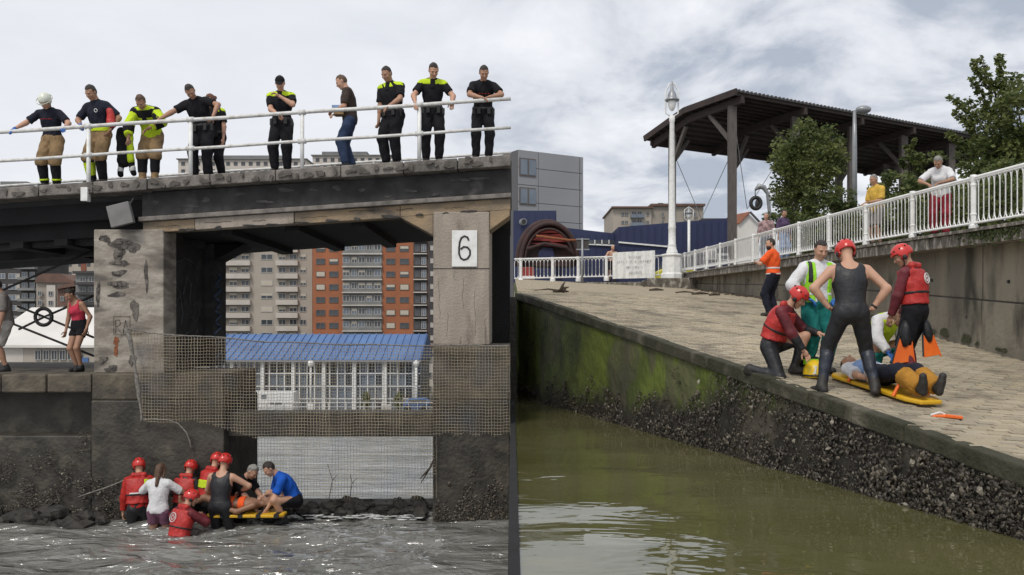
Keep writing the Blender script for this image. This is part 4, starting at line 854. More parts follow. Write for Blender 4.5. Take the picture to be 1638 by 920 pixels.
MB().prism([(HX(a), HZ(b)) for a, b in ((862, 402), (870, 394), (885, 396), (888, 412), (862, 412))], 1, 50.55, 50.68).build('opening', M['navy'], t)
MB().tube([(HX(857), 49.4, HZ(379)), (HX(910), 49.4, HZ(386)), (HX(923), 49.4, HZ(386))], .07, 8).build('boom', M['rust'], t, smooth=True)
MB().tube([(HX(842), 49.6, HZ(400)), (HX(870), 49.5, HZ(391)), (HX(905), 49.5, HZ(397)), (HX(916), 49.6, HZ(410))], .10, 8).build('gunwale', M['rust_red'], t, smooth=True)
# ---------------------------------------------------------------- timber canopy
A0 = Vector((10.6, 41, 0)); t = thing('canopy', (13, 44, GR), 'large open timber canopy with a ribbed metal roof on tall posts', 'canopy')
def Cn(k, tt_, z): p = A0 + U * k + V * tt_; return Vector((p.x, p.y, ZC + z))
prof = [(-.35, 10.86), (3.25, 10.74), (6.35, 9.9)]
def roofz(tt_):
    for (a, za), (b, zb_) in zip(prof[:-1], prof[1:]):
        if tt_ <= b: return za + (zb_ - za) * (tt_ - a) / (b - a)
    return prof[-1][1]
KE = 24.0
for (a, za), (b, zb_) in zip(prof[:-1], prof[1:]):
    q = MB(); q.hexa([Cn(-.4, a, za - .06), Cn(KE, a, za - .06), Cn(KE, b, zb_ - .06), Cn(-.4, b, zb_ - .06), Cn(-.4, a, za), Cn(KE, a, za), Cn(KE, b, zb_), Cn(-.4, b, zb_)]); q.build('roof_sheet', M['roof_metal'], t)
for i in range(92): k = -.3 + i * .265; MB().bar(Cn(k, -.40, 10.88), Cn(k, .5, 10.86), .10, .07).build('roof_rib', M['roof_metal'], t)
for i in range(15): tt_ = -.2 + i * .46; MB().bar(Cn(-.38, tt_, roofz(tt_) - .13), Cn(KE, tt_, roofz(tt_) - .13), .07, .13).build('purlin', M['wood_brown'], t)
for (a, za), (b, zb_) in zip(prof[:-1], prof[1:]): MB().bar(Cn(-.45, a, za - .06), Cn(-.45, b, zb_ - .06), .10, .30).build('barge_board', M['wood_brown'], t)
for i in range(6):
    k = .5 + 4.25 * i - .5
    for tt_, w_ in ((.4, .36), (4.65, .34)): MB().bar(Cn(k, tt_, 1.9), Cn(k, tt_, roofz(tt_) - .5), w_, w_, up=(0, 1, 0)).build('post', M['wood_grey'], t)
    for (a, za), (b, zb_) in (((-.3, 10.6), (3.25, 10.42)), ((3.25, 10.42), (6.2, 9.62))): MB().bar(Cn(k, a, za - .1), Cn(k, b, zb_ - .1), .2, .34).build('rafter', M['wood_brown'], t)
    MB().bar(Cn(k, .4, 8.6), Cn(k, 1.9, 10.2), .16, .16).build('knee_brace', M['wood_grey'], t); MB().bar(Cn(k, 4.65, 8.2), Cn(k, 3.6, 10.0), .16, .16).build('knee_brace', M['wood_grey'], t); MB().bar(Cn(k, 4.65, 8.3), Cn(k + 1.1, 4.65, 9.6), .16, .16).build('knee_brace', M['wood_grey'], t)
MB().bar(Cn(-.2, 6.1, 9.62), Cn(KE, 6.1, 9.62), .14, .3).build('eave_beam', M['wood_brown'], t)
for a, b in ((Cn(0, 4.65, 9.0), Cn(2.0, 4.65, 5.6)), (Cn(4.0, 4.65, 9.0), Cn(2.0, 4.65, 5.6)), (Cn(.1, .4, 9.9), Cn(2.4, 1.8, 5.8)), (Cn(4.2, .4, 9.4), Cn(2.4, 1.8, 5.8))): MB().tube([a, b], .018, 5).build('stay_wire', M['grey_metal'], t)
# ---------------------------------------------------------------- railings of ornate white cast iron
def ringmesh(sp, h, r):
    q = MB(); a = sp / 2; pts = []
    for i in range(7): th = math.pi * i / 6; pts.append((0, a * math.cos(th), h - a * 1.5 + a * 1.5 * math.sin(th)))
    for i in range(7): th = math.pi + math.pi * i / 6; pts.append((0, a * math.cos(th), a * 1.5 + a * 1.5 * math.sin(th)))
    q.tube(pts, r, 6, True); return q.mesh('baluster', M['white_paint'], True)
wr = thing('walkway_railing', (8.02, 25, walkz(25)), 'ornate white iron railing climbing along the walkway above the slipway', 'railing')
XR = 8.02; y0 = 8.2; RH = .86; sp = .165
bm1 = ringmesh(sp, RH - .10, .0115); slope = math.atan(.0298)
posts = [8.28 + 2.31 * i for i in range(15)]
y = y0; k = 0
while y < 41.2:
    if min(abs(y - p) for p in posts) > .07:
        o = link('baluster', bm1, wr); o.location = Vector((XR, y, walkz(y) + .075)) - wr.location
    y += sp
for off, r in ((RH, .028), (RH - .03, .02), (.07, .022)):
    MB().tube([(XR, y0, walkz(y0) + off), (XR, 41.4, walkz(41.4) + off)], r, 8).build('rail', M['white_paint'], wr, smooth=True)
for yp in posts:
    z = walkz(yp); q = MB(); q.lathe([(.075, -.07), (.075, .03), (.05, .05), (.045, .2), (.055, .22), (.045, .25), (.045, RH - .16), (.055, RH - .13), (.045, RH - .1), (.06, RH + .02), (.05, RH + .05)], (XR, yp, z), 12); q.build('post', M['white_paint'], wr, smooth=False)
fr2 = thing('far_railing', (4, 40.3, GR), 'white iron railing across the top of the slipway carrying a banner', 'railing')
bm2 = ringmesh(.17, .84, .016); x = 0.2
zf0, zf1 = ZC + 2.08, ZC + 2.25
def zfr(x): return zf0 + (zf1 - zf0) * x / 7.2
while x < 6.8:
    o = link('baluster', bm2, fr2); o.location = Vector((x, 40.3, zfr(x) + .06)) - fr2.location; o.rotation_euler = (0, 0, R(90)); x += .17
for off, r in ((.95, .04), (.06, .03)): MB().tube([(.1, 40.3, zfr(.1) + off), (7.0, 40.3, zfr(7) + off)], r, 8).build('rail', M['white_paint'], fr2, smooth=True)
for px in (833, 884, 925, 970, 1040): xx = (px - CX) * 40.3 / FPX; MB().lathe([(.12, -.15), (.12, 0), (.07, .06), (.07, .85), (.09, .9), (.09, 1.0)], (xx, 40.3, zfr(xx)), 10).build('post', M['white_paint'], fr2)
# banner
bn = thing('banner', (5.9, 40.15, GR), 'white banner with faint grey lettering tied to the far railing', 'banner')
def FRx(px): return (px - CX) * 40.1 / FPX
def FRz(py): return ZC + (CY - py) * 40.1 / FPX
q = MB(); nx = 16; vs_ = []; 
for j in range(5):
    for i in range(nx + 1): px = 980 + 68 * i / nx; vs_.append((FRx(px), 40.14 - .025 * math.sin(i * 2.2), FRz(446 - 1.5 * i / nx) + (FRz(404 - 2 * i / nx) - FRz(446)) * j / 4))
q.add(vs_, [(j * (nx + 1) + i, j * (nx + 1) + i + 1, (j + 1) * (nx + 1) + i + 1, (j + 1) * (nx + 1) + i) for j in range(4) for i in range(nx)]); bo = q.build('cloth', M['white_paint'], bn); sm_ = bo.modifiers.new('solid', 'SOLIDIFY'); sm_.thickness = .006
M['ink_grey'] = mat('faded_ink', (0.30, 0.31, 0.32), 0.8, (0.45, 0.46, 0.46), 8)
q = MB()
for py, a, b in ((411, 1006, 1024), (418, 988, 1042), (427, 1002, 1028), (436, 1004, 1026)):
    px = a
    while px < b:
        if random.random() < .84: w_ = random.uniform(1.2, 2.4); h_ = random.uniform(2.2, 3.6); sl = (418 - py) * 0 - (px - 1014) * .03; q.box(FRx(px), FRx(px + w_ * .6), 40.095, 40.10, FRz(py + h_ / 2 + sl), FRz(py - h_ / 2 + sl))
        px += random.uniform(2.2, 3.2)
q.build('lettering', M['ink_grey'], bn)
# ---------------------------------------------------------------- lamp posts
lp = thing('street_lamp', (7.35, 40.2, ZC + 2.12), 'tall white cast iron street lamp on a panelled pedestal at the railing corner', 'street lamp')
z0 = ZC + 2.12; c = (7.35, 40.2, z0); s = 40.2 / FPX
MB().lathe([(.52, 0), (.52, .22), (.46, .26), (.44, 1.0), (.50, 1.06), (.50, 1.12), (.30, 1.16)], c, 8).build('pedestal', M['white_paint'], lp, bev=.01)
MB().lathe([(.26, 1.13), (.26, 1.25), (.18, 1.45), (.17, 1.5), (.20, 1.55), (.17, 1.6), (.165, 2.3), (.185, 2.35), (.165, 2.42), (.15, 3.2), (.11, 7.2), (.13, 7.25), (.13, 7.45), (.08, 7.5)], c, 14).build('pole', M['white_paint'], lp, smooth=True)
cx_, cz_ = 7.35, z0
MB().tube([(cx_ - .05, 40.2, cz_ + 7.45), (cx_ - .28, 40.2, cz_ + 7.6), (cx_ - .30, 40.2, cz_ + 8.6), (cx_ - .12, 40.2, cz_ + 8.95), (cx_, 40.2, cz_ + 9.0), (cx_ + .12, 40.2, cz_ + 8.95), (cx_ + .30, 40.2, cz_ + 8.6), (cx_ + .28, 40.2, cz_ + 7.6), (cx_ + .05, 40.2, cz_ + 7.45)], .035, 8).build('bracket', M['white_paint'], lp, smooth=True)
MB().lathe([(.33, 8.18), (.34, 8.22), (.22, 8.32), (.20, 8.45), (.14, 8.60), (.08, 8.66), (.05, 9.0), (.02, 9.08)], c, 16).build('hood', M['grey_metal'], lp, smooth=True)
MB().lathe([(.06, 7.72), (.14, 7.85), (.19, 8.0), (.20, 8.17)], c, 14).build('globe', M['white_paint'], lp, smooth=True)
d2 = 62.0; X2 = (1102 - CX) * d2 / FPX; zb2 = ZC + (CY - 395) * d2 / FPX; s2 = d2 / FPX
lp2 = thing('street_lamp', (X2, d2 - 4, GR), 'smaller white street lamp further back right of the tall lamp', 'street lamp')
d2 -= 4; X2 = (1102 - CX) * d2 / FPX; s2 = d2 / FPX; Z_ = lambda py: ZC + (CY - py) * s2
MB().tube([(X2, d2, GR), (X2, d2, Z_(352))], .09, 10).build('pole', M['white_paint'], lp2, smooth=True)
MB().tube([(X2, d2, Z_(353)), (X2 - .28, d2, Z_(350)), (X2 - .3, d2, Z_(336)), (X2, d2, Z_(331)), (X2 + .3, d2, Z_(336)), (X2 + .28, d2, Z_(350)), (X2, d2, Z_(353))], .03, 6).build('bracket', M['white_paint'], lp2, smooth=True)
MB().lathe([(.26, 0), (.2, .12), (.1, .25), (.03, .5)], (X2, d2, Z_(342)), 12).build('hood', M['grey_metal'], lp2, smooth=True); MB().lathe([(.06, -.4), (.16, -.15), (.16, 0)], (X2, d2, Z_(342.2)), 12).build('globe', M['white_paint'], lp2, smooth=True)
d3 = 30.0; X3 = (1367 - CX) * d3 / FPX; Z_3 = lambda py: ZC + (CY - py) * d3 / FPX; zg3 = walkz(d3) - .05
sl = thing('street_lamp', (X3, d3, zg3), 'slim grey street lamp with an oval head in front of the canopy', 'street lamp')
MB().tube([(X3, d3, zg3), (X3, d3, Z_3(230)), (X3, d3, Z_3(177))], [.10, .08, .055], 10).build('pole', M['grey_metal'], sl, smooth=True)
MB().tube([(X3, d3, Z_3(179)), (X3 + .25, d3, Z_3(178))], .04, 8).build('arm', M['grey_metal'], sl)
MB().ell((X3 + .30, d3, Z_3(175.5)), (.27, .20, .14), 14, 8).build('head', M['grey_metal'], sl, smooth=True)
MB().ell((X3 + .32, d3, Z_3(177.5)), (.20, .15, .10), 12, 6).build('lens', M['glass_pale'], sl, smooth=True)
d4 = 38.0; X4 = lambda px: (px - CX) * d4 / FPX; Z4 = lambda py: ZC + (CY - py) * d4 / FPX
hl = thing('hanging_lamp', (X4(1221), d4, walkz(d4)), 'grey curved arm lamp with a hanging black ring beside the tree', 'lamp')
MB().tube([(X4(1232), d4, walkz(d4)), (X4(1231), d4, Z4(340)), (X4(1228), d4, Z4(310)), (X4(1222), d4, Z4(300)), (X4(1214), d4, Z4(298)), (X4(1208), d4, Z4(304))], [.08, .08, .08, .12, .13, .05], 8).build('arm', M['grey_metal'], hl, smooth=True)
MB().tube([(X4(1208), d4, Z4(304)), (X4(1208), d4, Z4(316))], .02, 6).build('cable', M['black_paint'], hl)
MB().tube([(X4(1209 + 8 * math.cos(a)), d4, Z4(325 + 9 * math.sin(a))) for a in [6.283 * i / 16 for i in range(16)]], .085, 8, True).build('ring', M['black_paint'], hl, smooth=True); MB().ell((X4(1211), d4, Z4(327)), (.09, .09, .22), 8, 6).build('bulb', M['black_paint'], hl, smooth=True)
# road sign seen from behind
d5 = 39.6; X5 = lambda px: (px - CX) * d5 / FPX; Z5 = lambda py: ZC + (CY - py) * d5 / FPX
rs = thing('road_sign', (X5(931), d5, rampz(X5(931), d5)), 'dark square sign board seen from behind on a grey post', 'sign')
MB().tube([(X5(931.5), d5, rampz(X5(931), d5) - .1), (X5(931.5), d5, Z5(381))], .05, 8).build('post', M['grey_metal'], rs, smooth=True)
MB().box(X5(923), X5(942), d5 + .06, d5 + .10, Z5(400), Z5(382)).build('board', M['char_render'], rs)
for yy in (382.5, 399): MB().box(X5(922), X5(943), d5 + .02, d5 + .055, Z5(yy + .9), Z5(yy - .9)).build('clamp_bar', M['grey_metal'], rs)
# barrier, yellow van, chairs
q = thing('traffic_barrier', (P(846, 520, 44).x, 44, GR), 'red and white plastic barrier behind the left end of the far railing', 'barrier')
xx = P(846, 520, 44).x; MB().prism([(xx - .5, GR), (xx - .45, GR + .95), (xx + .25, GR + .95), (xx + .3, GR)], 1, 43.8, 44.2).build('body', M['red_fabric'], q, bev=.03); MB().box(xx - .49, xx + .29, 43.77, 43.8, GR + .35, GR + .5).build('stripe', M['white_paint'], q)
M['yellow'] = mat('yellow_paint', (0.62, 0.55, 0.03), 0.4, (0.55, 0.5, 0.03), 2)
yv = thing('parked_car', (P(1072, 520, 47).x, 47, GR), 'yellow car parked behind the white lamp pedestal', 'car'); xx = P(1072, 520, 47).x; zv = GR + .05
MB().prism([(xx - .75, zv + .3), (xx - .75, zv + .85), (xx - .5, zv + 1.0), (xx + .9, zv + 1.0), (xx + 1.5, zv + .8), (xx + 1.5, zv + .3)], 1, 46.2, 47.8).build('body', M['yellow'], yv, bev=.05)
MB().prism([(xx - .55, zv + 1.0), (xx - .35, zv + 1.42), (xx + .5, zv + 1.42), (xx + .9, zv + 1.0)], 1, 46.3, 47.7).build('cabin', M['glass'], yv, bev=.03)
for w_ in (xx - .35, xx + 1.1): MB().tube([(w_, 46.15, zv + .3), (w_, 46.4, zv + .3)], .3, 14).build('wheel', M['black_paint'], yv)
def chair(px, d, lab, rz):
    xx = P(px, 520, d).x; z = walkz(d); t = thing('garden_chair', (xx, d, z), lab, 'chair', rz=rz); m = M['white_paint']
    MB().box(-.24, .24, -.22, .24, .40, .44).build('seat', m, t, bev=.01, local=True)
    for sx in (-1, 1):
        for sy in (-1, 1): MB().tube([(sx * .25, sy * .24, 0), (sx * .22, sy * .2, .41)], .028, 6).build('leg', m, t, local=True)
        MB().tube([(sx * .25, -.22, .42), (sx * .27, -.2, .64), (sx * .27, .22, .66)], .025, 6).build('armrest', m, t, local=True)
    q = MB(); q.tube([(-.25, .24, .42), (-.26, .30, .75), (-.16, .33, .93), (0, .34, .97), (.16, .33, .93), (.26, .30, .75), (.25, .24, .42)], .026, 6); q.build('back_frame', m, t, local=True)
    for i in range(5): xk = -.17 + .085 * i; MB().hexa([(xk - .03, .255, .44), (xk + .03, .255, .44), (xk + .03, .265, .44), (xk - .03, .265, .44), (xk - .03, .325, .93 - abs(i - 2) * .02), (xk + .03, .325, .93 - abs(i - 2) * .02), (xk + .03, .335, .93 - abs(i - 2) * .02), (xk - .03, .335, .93 - abs(i - 2) * .02)]).build('back_slat', m, t, local=True)
chair(1138, 37.0, 'white plastic garden chair behind the walkway railing, its rounded back turned', R(0)); chair(1157, 37.4, 'white plastic chair half hidden by the railing post', R(80))
# ---------------------------------------------------------------- trees
def tree(name, lab, base, h, crown, n, ls, clumps, seed, cat='tree', trunk=.11):
    random.seed(seed); t = thing(name, base, lab, cat); b = Vector(base); q = MB(); tips = []
    top = b + Vector((.1, 0, h * .75)); q.tube([b, b + (top - b) * .4 + Vector((.05, 0, 0)), top], [trunk, trunk * .8, trunk * .3], 8)
    cc = Vector(crown[0]); cr_ = Vector(crown[1]); lf = MB()
    for i in range(clumps):
        v = Vector((random.gauss(0, 1), random.gauss(0, 1), random.gauss(0, 1))).normalized() * random.uniform(.45, 1.06)
        p = cc + Vector((v.x * cr_.x, v.y * cr_.y, v.z * cr_.z)); s_ = b + (top - b) * random.uniform(.35, 1)
        if i % 2 == 0: q.tube([s_, s_ + (p - s_) * .5 + Vector((0, 0, .08)), p], [trunk * .32, trunk * .2, trunk * .06], 5)
        rc = random.uniform(.14, .30) * min(cr_.x, cr_.z); leafmass(lf, p, (rc * 1.2, rc * 1.2, rc), n // clumps, ls, (0, 0, 1) if random.random() < .6 else (1, 1, 0))
    q.build('trunk', M['bark'], t, smooth=True); lf.build('crown', [M['leaf'], M['leaf_b']], t, fixn=False); return t
dT = 33.0; c_ = P(1293, 275, dT)
tree('tree', 'round leafy green tree in front of the canopy behind the railing', (c_.x, dT, walkz(dT) - .05), c_.z - walkz(dT) + .8, (c_, (1.42, 1.3, 1.75)), 12500, .062, 120, 3)
dT = 24.0; c_ = P(1630, 215, dT)
tree('tree', 'tall tree with loose outer sprays at the right edge', (c_.x + .3, dT, walkz(dT) - .05), c_.z - walkz(dT) + .7, (c_, (1.55, 1.5, 1.75)), 10500, .062, 95, 5)
t2 = [o for o in bpy.data.objects if o.name.startswith('tree')][-1]
lf = MB(); q = MB()
for (a, b) in (((1585, 150), (1568, 95)), ((1580, 180), (1556, 128)), ((1570, 200), (1520, 156)), ((1590, 140), (1600, 92)), ((1560, 215), (1530, 180)), ((1545, 235), (1518, 215)), ((1575, 140), (1556, 100))):
    A, B = P(a[0] + 10, a[1] + 10, 24), P(b[0], b[1], 24); q.tube([A, (A + B) / 2 + Vector((0, 0, .06)), B], [.018, .012, .005], 5)
    for k in range(6): leafmass(lf, A + (B - A) * (.3 + .14 * k), (.13, .13, .11), 34, .06)
par = [o for o in COL.objects if o.name == 'tree.001'][0]
q.build('spray_twigs', M['bark'], par); lf.build('spray_leaves', [M['leaf'], M['leaf_b']], par, fixn=False)
dT = 31.0; c_ = P(1462, 262, dT)
tree('climbing_plant', 'narrow leafy climber growing up a canopy post', (c_.x, dT, walkz(dT) - .05), 3.4, (c_, (.42, .4, 1.35)), 2600, .055, 34, 8, 'plant', .05)
for i, (px, py, d, rx, rz, lab) in enumerate(((1330, 330, 30, .9, .6, 'dark bush behind the railing below the round tree'), (1440, 312, 27, 1.0, .6, 'bush behind the railing beside the yellow shirt man'), (1485, 305, 25.5, .9, .6, 'bush behind the railing left of the red trousers'), (1545, 285, 24, 1.0, .8, 'leafy bush behind the railing right of the red trousers'), (1600, 300, 22, .9, .8, 'bush behind the railing at the right edge'), (1290, 345, 32, 1.2, .5, 'low dark bush behind the railing above the medic'))):
    random.seed(20 + i); c_ = P(px, py, d); t = thing('bush', (c_.x, d, walkz(d) - .05), lab, 'bush', 'bushes along the walkway'); lf = MB()
    for k in range(26): v = Vector((random.gauss(0, .5), random.gauss(0, .4), random.gauss(0, .5))); leafmass(lf, (c_.x + v.x * rx, d + v.y * .7, max(walkz(d) + .15, c_.z + v.z * rz - .1)), (.28, .28, .22), 85, .06, (0, 1, 1))
    lf.build('foliage', [M['leaf'], M['leaf_b']], t, fixn=False); MB().tube([(c_.x, d, walkz(d) - .05), (c_.x + .05, d, c_.z)], .04, 6).build('stem', M['bark'], t)
random.seed(77)
hg = thing('hedge', (10.6, 24, walkz(24)), 'long dark green hedge behind the walkway railing', 'hedge'); lf = MB(); tw = MB()
for k in range(120):
    y = 15.5 + 17.5 * k / 119 + random.uniform(-.2, .2); x = 10.3 + random.uniform(-.25, .5); h_ = random.uniform(.9, 1.35) + .25 * math.sin(k * .4)
    for q_ in range(3): leafmass(lf, (x, y, walkz(y) + h_ * (.25 + .32 * q_)), (.32, .32, .26), 62, .055, (0, 1, 1))
    tw.tube([(x, y, walkz(y) - .06), (x + .05, y, walkz(y) + h_ * .8)], .018, 4)
lf.build('foliage', [M['leaf'], M['leaf_b']], hg, fixn=False); tag(tw.build('stems', M['bark'], hg, fixn=False), kind='stuff')
# ---------------------------------------------------------------- people: one continuous body mesh each, clothing as children
F32 = np.float32
def A_(*x): return np.array(x, dtype=float)
def snet(fn, lo, hi, h):
    """surface nets of fn(p) = 0 on a regular grid"""
    ax = [np.arange(lo[i] - 2 * h, hi[i] + 3 * h, h) for i in range(3)]
    n = [len(a) for a in ax]
    # coarse pass on 4-cell blocks, then exact values only near the surface
    B = 4; nb = [-(-k // B) for k in n]; cen = [lo_[0] + (np.arange(m) * B + 1.5) * h for lo_, m in zip(ax, nb)]
    cv = fn(np.stack(np.meshgrid(*cen, indexing='ij'), -1).reshape(-1, 3)).reshape(nb)
    v = np.repeat(np.repeat(np.repeat(cv, B, 0), B, 1), B, 2)[:n[0], :n[1], :n[2]].copy()
    near_ = np.abs(v) < h * 5.2; ii = np.argwhere(near_)
    if len(ii) == 0: return np.zeros((0, 3)), np.zeros((0, 4), int)
    v[near_] = fn(np.stack([ax[k][ii[:, k]] for k in range(3)], 1)); s = v < 0
    c = np.zeros([k - 1 for k in n], int)
    for a in (0, 1):
        for b in (0, 1):
            for d in (0, 1): c += s[a:n[0] - 1 + a, b:n[1] - 1 + b, d:n[2] - 1 + d]
    idx = np.argwhere((c > 0) & (c < 8))
    if len(idx) == 0: return np.zeros((0, 3)), np.zeros((0, 4), int)
    pos = np.zeros((len(idx), 3)); cnt = np.zeros(len(idx)); I, J, K = idx.T
    cor = [(a, b, d) for a in (0, 1) for b in (0, 1) for d in (0, 1)]
    for p in cor:
        for q in cor:
            if sum(abs(p[i] - q[i]) for i in range(3)) != 1 or p > q: continue
            va = v[I + p[0], J + p[1], K + p[2]]; vb = v[I + q[0], J + q[1], K + q[2]]; m = (va < 0) != (vb < 0)
            t = np.where(m, va / np.where(m, va - vb, 1), 0)
            for i in range(3): pos[:, i] += np.where(m, p[i] + (q[i] - p[i]) * t, 0)
            cnt += m
    pos = pos / cnt[:, None]; pos = (pos + idx) * h + np.array([a[0] for a in ax])
    mp = -np.ones([k - 1 for k in n], int); mp[I, J, K] = np.arange(len(idx)); faces = []
    for axn in range(3):
        o = [i for i in range(3) if i != axn]
        sl0 = [slice(None)] * 3; sl1 = [slice(None)] * 3; sl0[axn] = slice(0, n[axn] - 1); sl1[axn] = slice(1, n[axn])
        d = s[tuple(sl0)].astype(int) - s[tuple(sl1)].astype(int); e = np.argwhere(d != 0)
        if len(e) == 0: continue
        ok = (e[:, o[0]] > 0) & (e[:, o[1]] > 0) & (e[:, o[0]] < n[o[0]] - 1) & (e[:, o[1]] < n[o[1]] - 1); e = e[ok]
        sg = d[tuple(e.T)]; qd = []
        for da, db in ((1, 1), (0, 1), (0, 0), (1, 0)):
            f = e.copy(); f[:, o[0]] -= da; f[:, o[1]] -= db; qd.append(mp[tuple(f.T)])
        q = np.stack(qd, 1); flip = (sg > 0) if axn == 1 else (sg < 0); q[flip] = q[flip][:, ::-1]; faces.append(q)
    q = np.concatenate(faces); q = q[(q >= 0).all(1)]
    return pos, q
def smin(a, b, k):
    h = np.clip(.5 + .5 * (b - a) / k, 0, 1); return b + (a - b) * h - k * h * (1 - h)
def cone(p, a, b, ra, rb, ext=False):
    ba = b - a; t = ((p - a) @ ba) / (ba @ ba); tc2 = t if ext else np.clip(t, 0, 1); tr = np.clip(t, -.1, 1.1)
    return np.linalg.norm(p - a - tc2[:, None] * ba, axis=1) - (ra + (rb - ra) * tr)
def elp(p, c, Rm, r):
    q = (p - c) @ Rm; k0 = np.linalg.norm(q / r, axis=1); k1 = np.linalg.norm(q / (r * r), axis=1); return k0 * (k0 - 1) / np.maximum(k1, 1e-6)
def rot(ax, a):
    return np.array(Matrix.Rotation(R(a), 3, ax))
def nrm(v): return v / max(np.linalg.norm(v), 1e-9)
def ik(a, t, l1, l2, pole):
    d = t - a; Ld = np.linalg.norm(d); dr = d / Ld; Lc = min(max(Ld, abs(l1 - l2) + .02), (l1 + l2) * .997)
    x = (l1 * l1 - l2 * l2 + Lc * Lc) / (2 * Lc); h = math.sqrt(max(l1 * l1 - x * x, 0)); pp = nrm(pole - (pole @ dr) * dr)
    return a + dr * x + pp * h, a + dr * Lc
def fabric(name, col, var=.75, rough=.88, spec=.25, bump=.7): return mat(name, col, rough, tuple(c * var for c in col), 9, (.35, .65), bump, 22, spec=spec)
SK = [mat('skin_a', (.52, .30, .20), .55, (.46, .25, .165), 6, sub=.08), mat('skin_b', (.40, .22, .14), .55, (.35, .19, .12), 6, sub=.08), mat('skin_c', (.27, .14, .085), .55, (.23, .12, .07), 6, sub=.05)]
HAIR = {'dark': mat('hair_dark', (.018, .014, .011), .6, (.035, .026, .02), 30, bump=.6, bscale=120), 'brown': mat('hair_brown', (.075, .04, .022), .6, (.13, .075, .045), 25, bump=.6, bscale=120), 'grey': mat('hair_grey', (.20, .19, .175), .7, (.30, .29, .27), 25, bump=.6, bscale=120), 'red': mat('hair_auburn', (.16, .055, .025), .6, (.10, .035, .018), 25, bump=.6, bscale=120)}
EYE = mat('eye', (.02, .015, .012), .3); LIP = mat('lip', (.34, .17, .13), .5)
C = dict(navy=fabric('navy_cloth', (.016, .018, .030)), black=fabric('black_cloth', (.011, .011, .014)), neop=mat('neoprene', (.008, .009, .011), .52, (.015, .016, .019), 5, bump=.6, bscale=13, spec=.5), neop_b=mat('neoprene_blue', (.016, .021, .035), .42, (.012, .015, .024), 5, bump=.6, bscale=13, spec=.5),
         tan=fabric('tan_cloth', (.30, .20, .105)), hiv=fabric('hi_vis_yellow', (.55, .72, .03), .85), hivg=fabric('hi_vis_green', (.34, .75, .04), .85), white=fabric('white_cloth', (.70, .70, .71), .88), red=fabric('red_cloth', (.44, .028, .022)), redj=mat('red_jacket', (.50, .032, .026), .55, (.36, .022, .02), 8, bump=.7, bscale=20), wine=mat('wine_neoprene', (.15, .014, .022), .6, (.10, .010, .016), 6, bump=.6, bscale=15),
         teal=fabric('teal_cloth', (.012, .165, .15)), orange=fabric('hi_vis_orange', (.85, .115, .025), .88), blue=fabric('blue_cloth', (.012, .10, .50)), brown=fabric('brown_cloth', (.055, .038, .032)), jean=fabric('denim', (.035, .055, .11)), pink=fabric('pink_cloth', (.58, .05, .09)), yel=fabric('yellow_cloth', (.66, .42, .075)), shorts=fabric('grey_shorts', (.20, .18, .165)), crim=fabric('crimson_cloth', (.26, .022, .035)), plaid=fabric('plaid_cloth', (.45, .30, .30), .4), purple=fabric('purple_cloth', (.10, .065, .13)), lblue=fabric('light_blue_cloth', (.25, .36, .58)), mauve=fabric('mauve_cloth', (.20, .09, .14)), cream=fabric('cream_cloth', (.42, .40, .36)),
         boot=mat('boot_leather', (.014, .013, .012), .6, (.03, .026, .022), 14), refl=mat('reflective_tape', (.62, .63, .62), .45), glove=mat('blue_glove', (.03, .16, .50), .5, (.02, .12, .42), 9), helm=mat('red_helmet', (.58, .028, .020), .32, (.50, .024, .018), 5, coat=.3), helmw=mat('white_helmet', (.68, .69, .60), .35, (.58, .60, .50), 5, coat=.3), strap=mat('strap', (.015, .015, .015), .6), fin=mat('orange_fin', (.85, .17, .02), .45, (.75, .13, .015), 6), board=mat('yellow_board', (.72, .42, .02), .45, (.62, .36, .02), 4), gold=mat('yellow_plastic', (.75, .50, .015), .4), plim=mat('dark_shoe', (.02, .02, .022), .7))
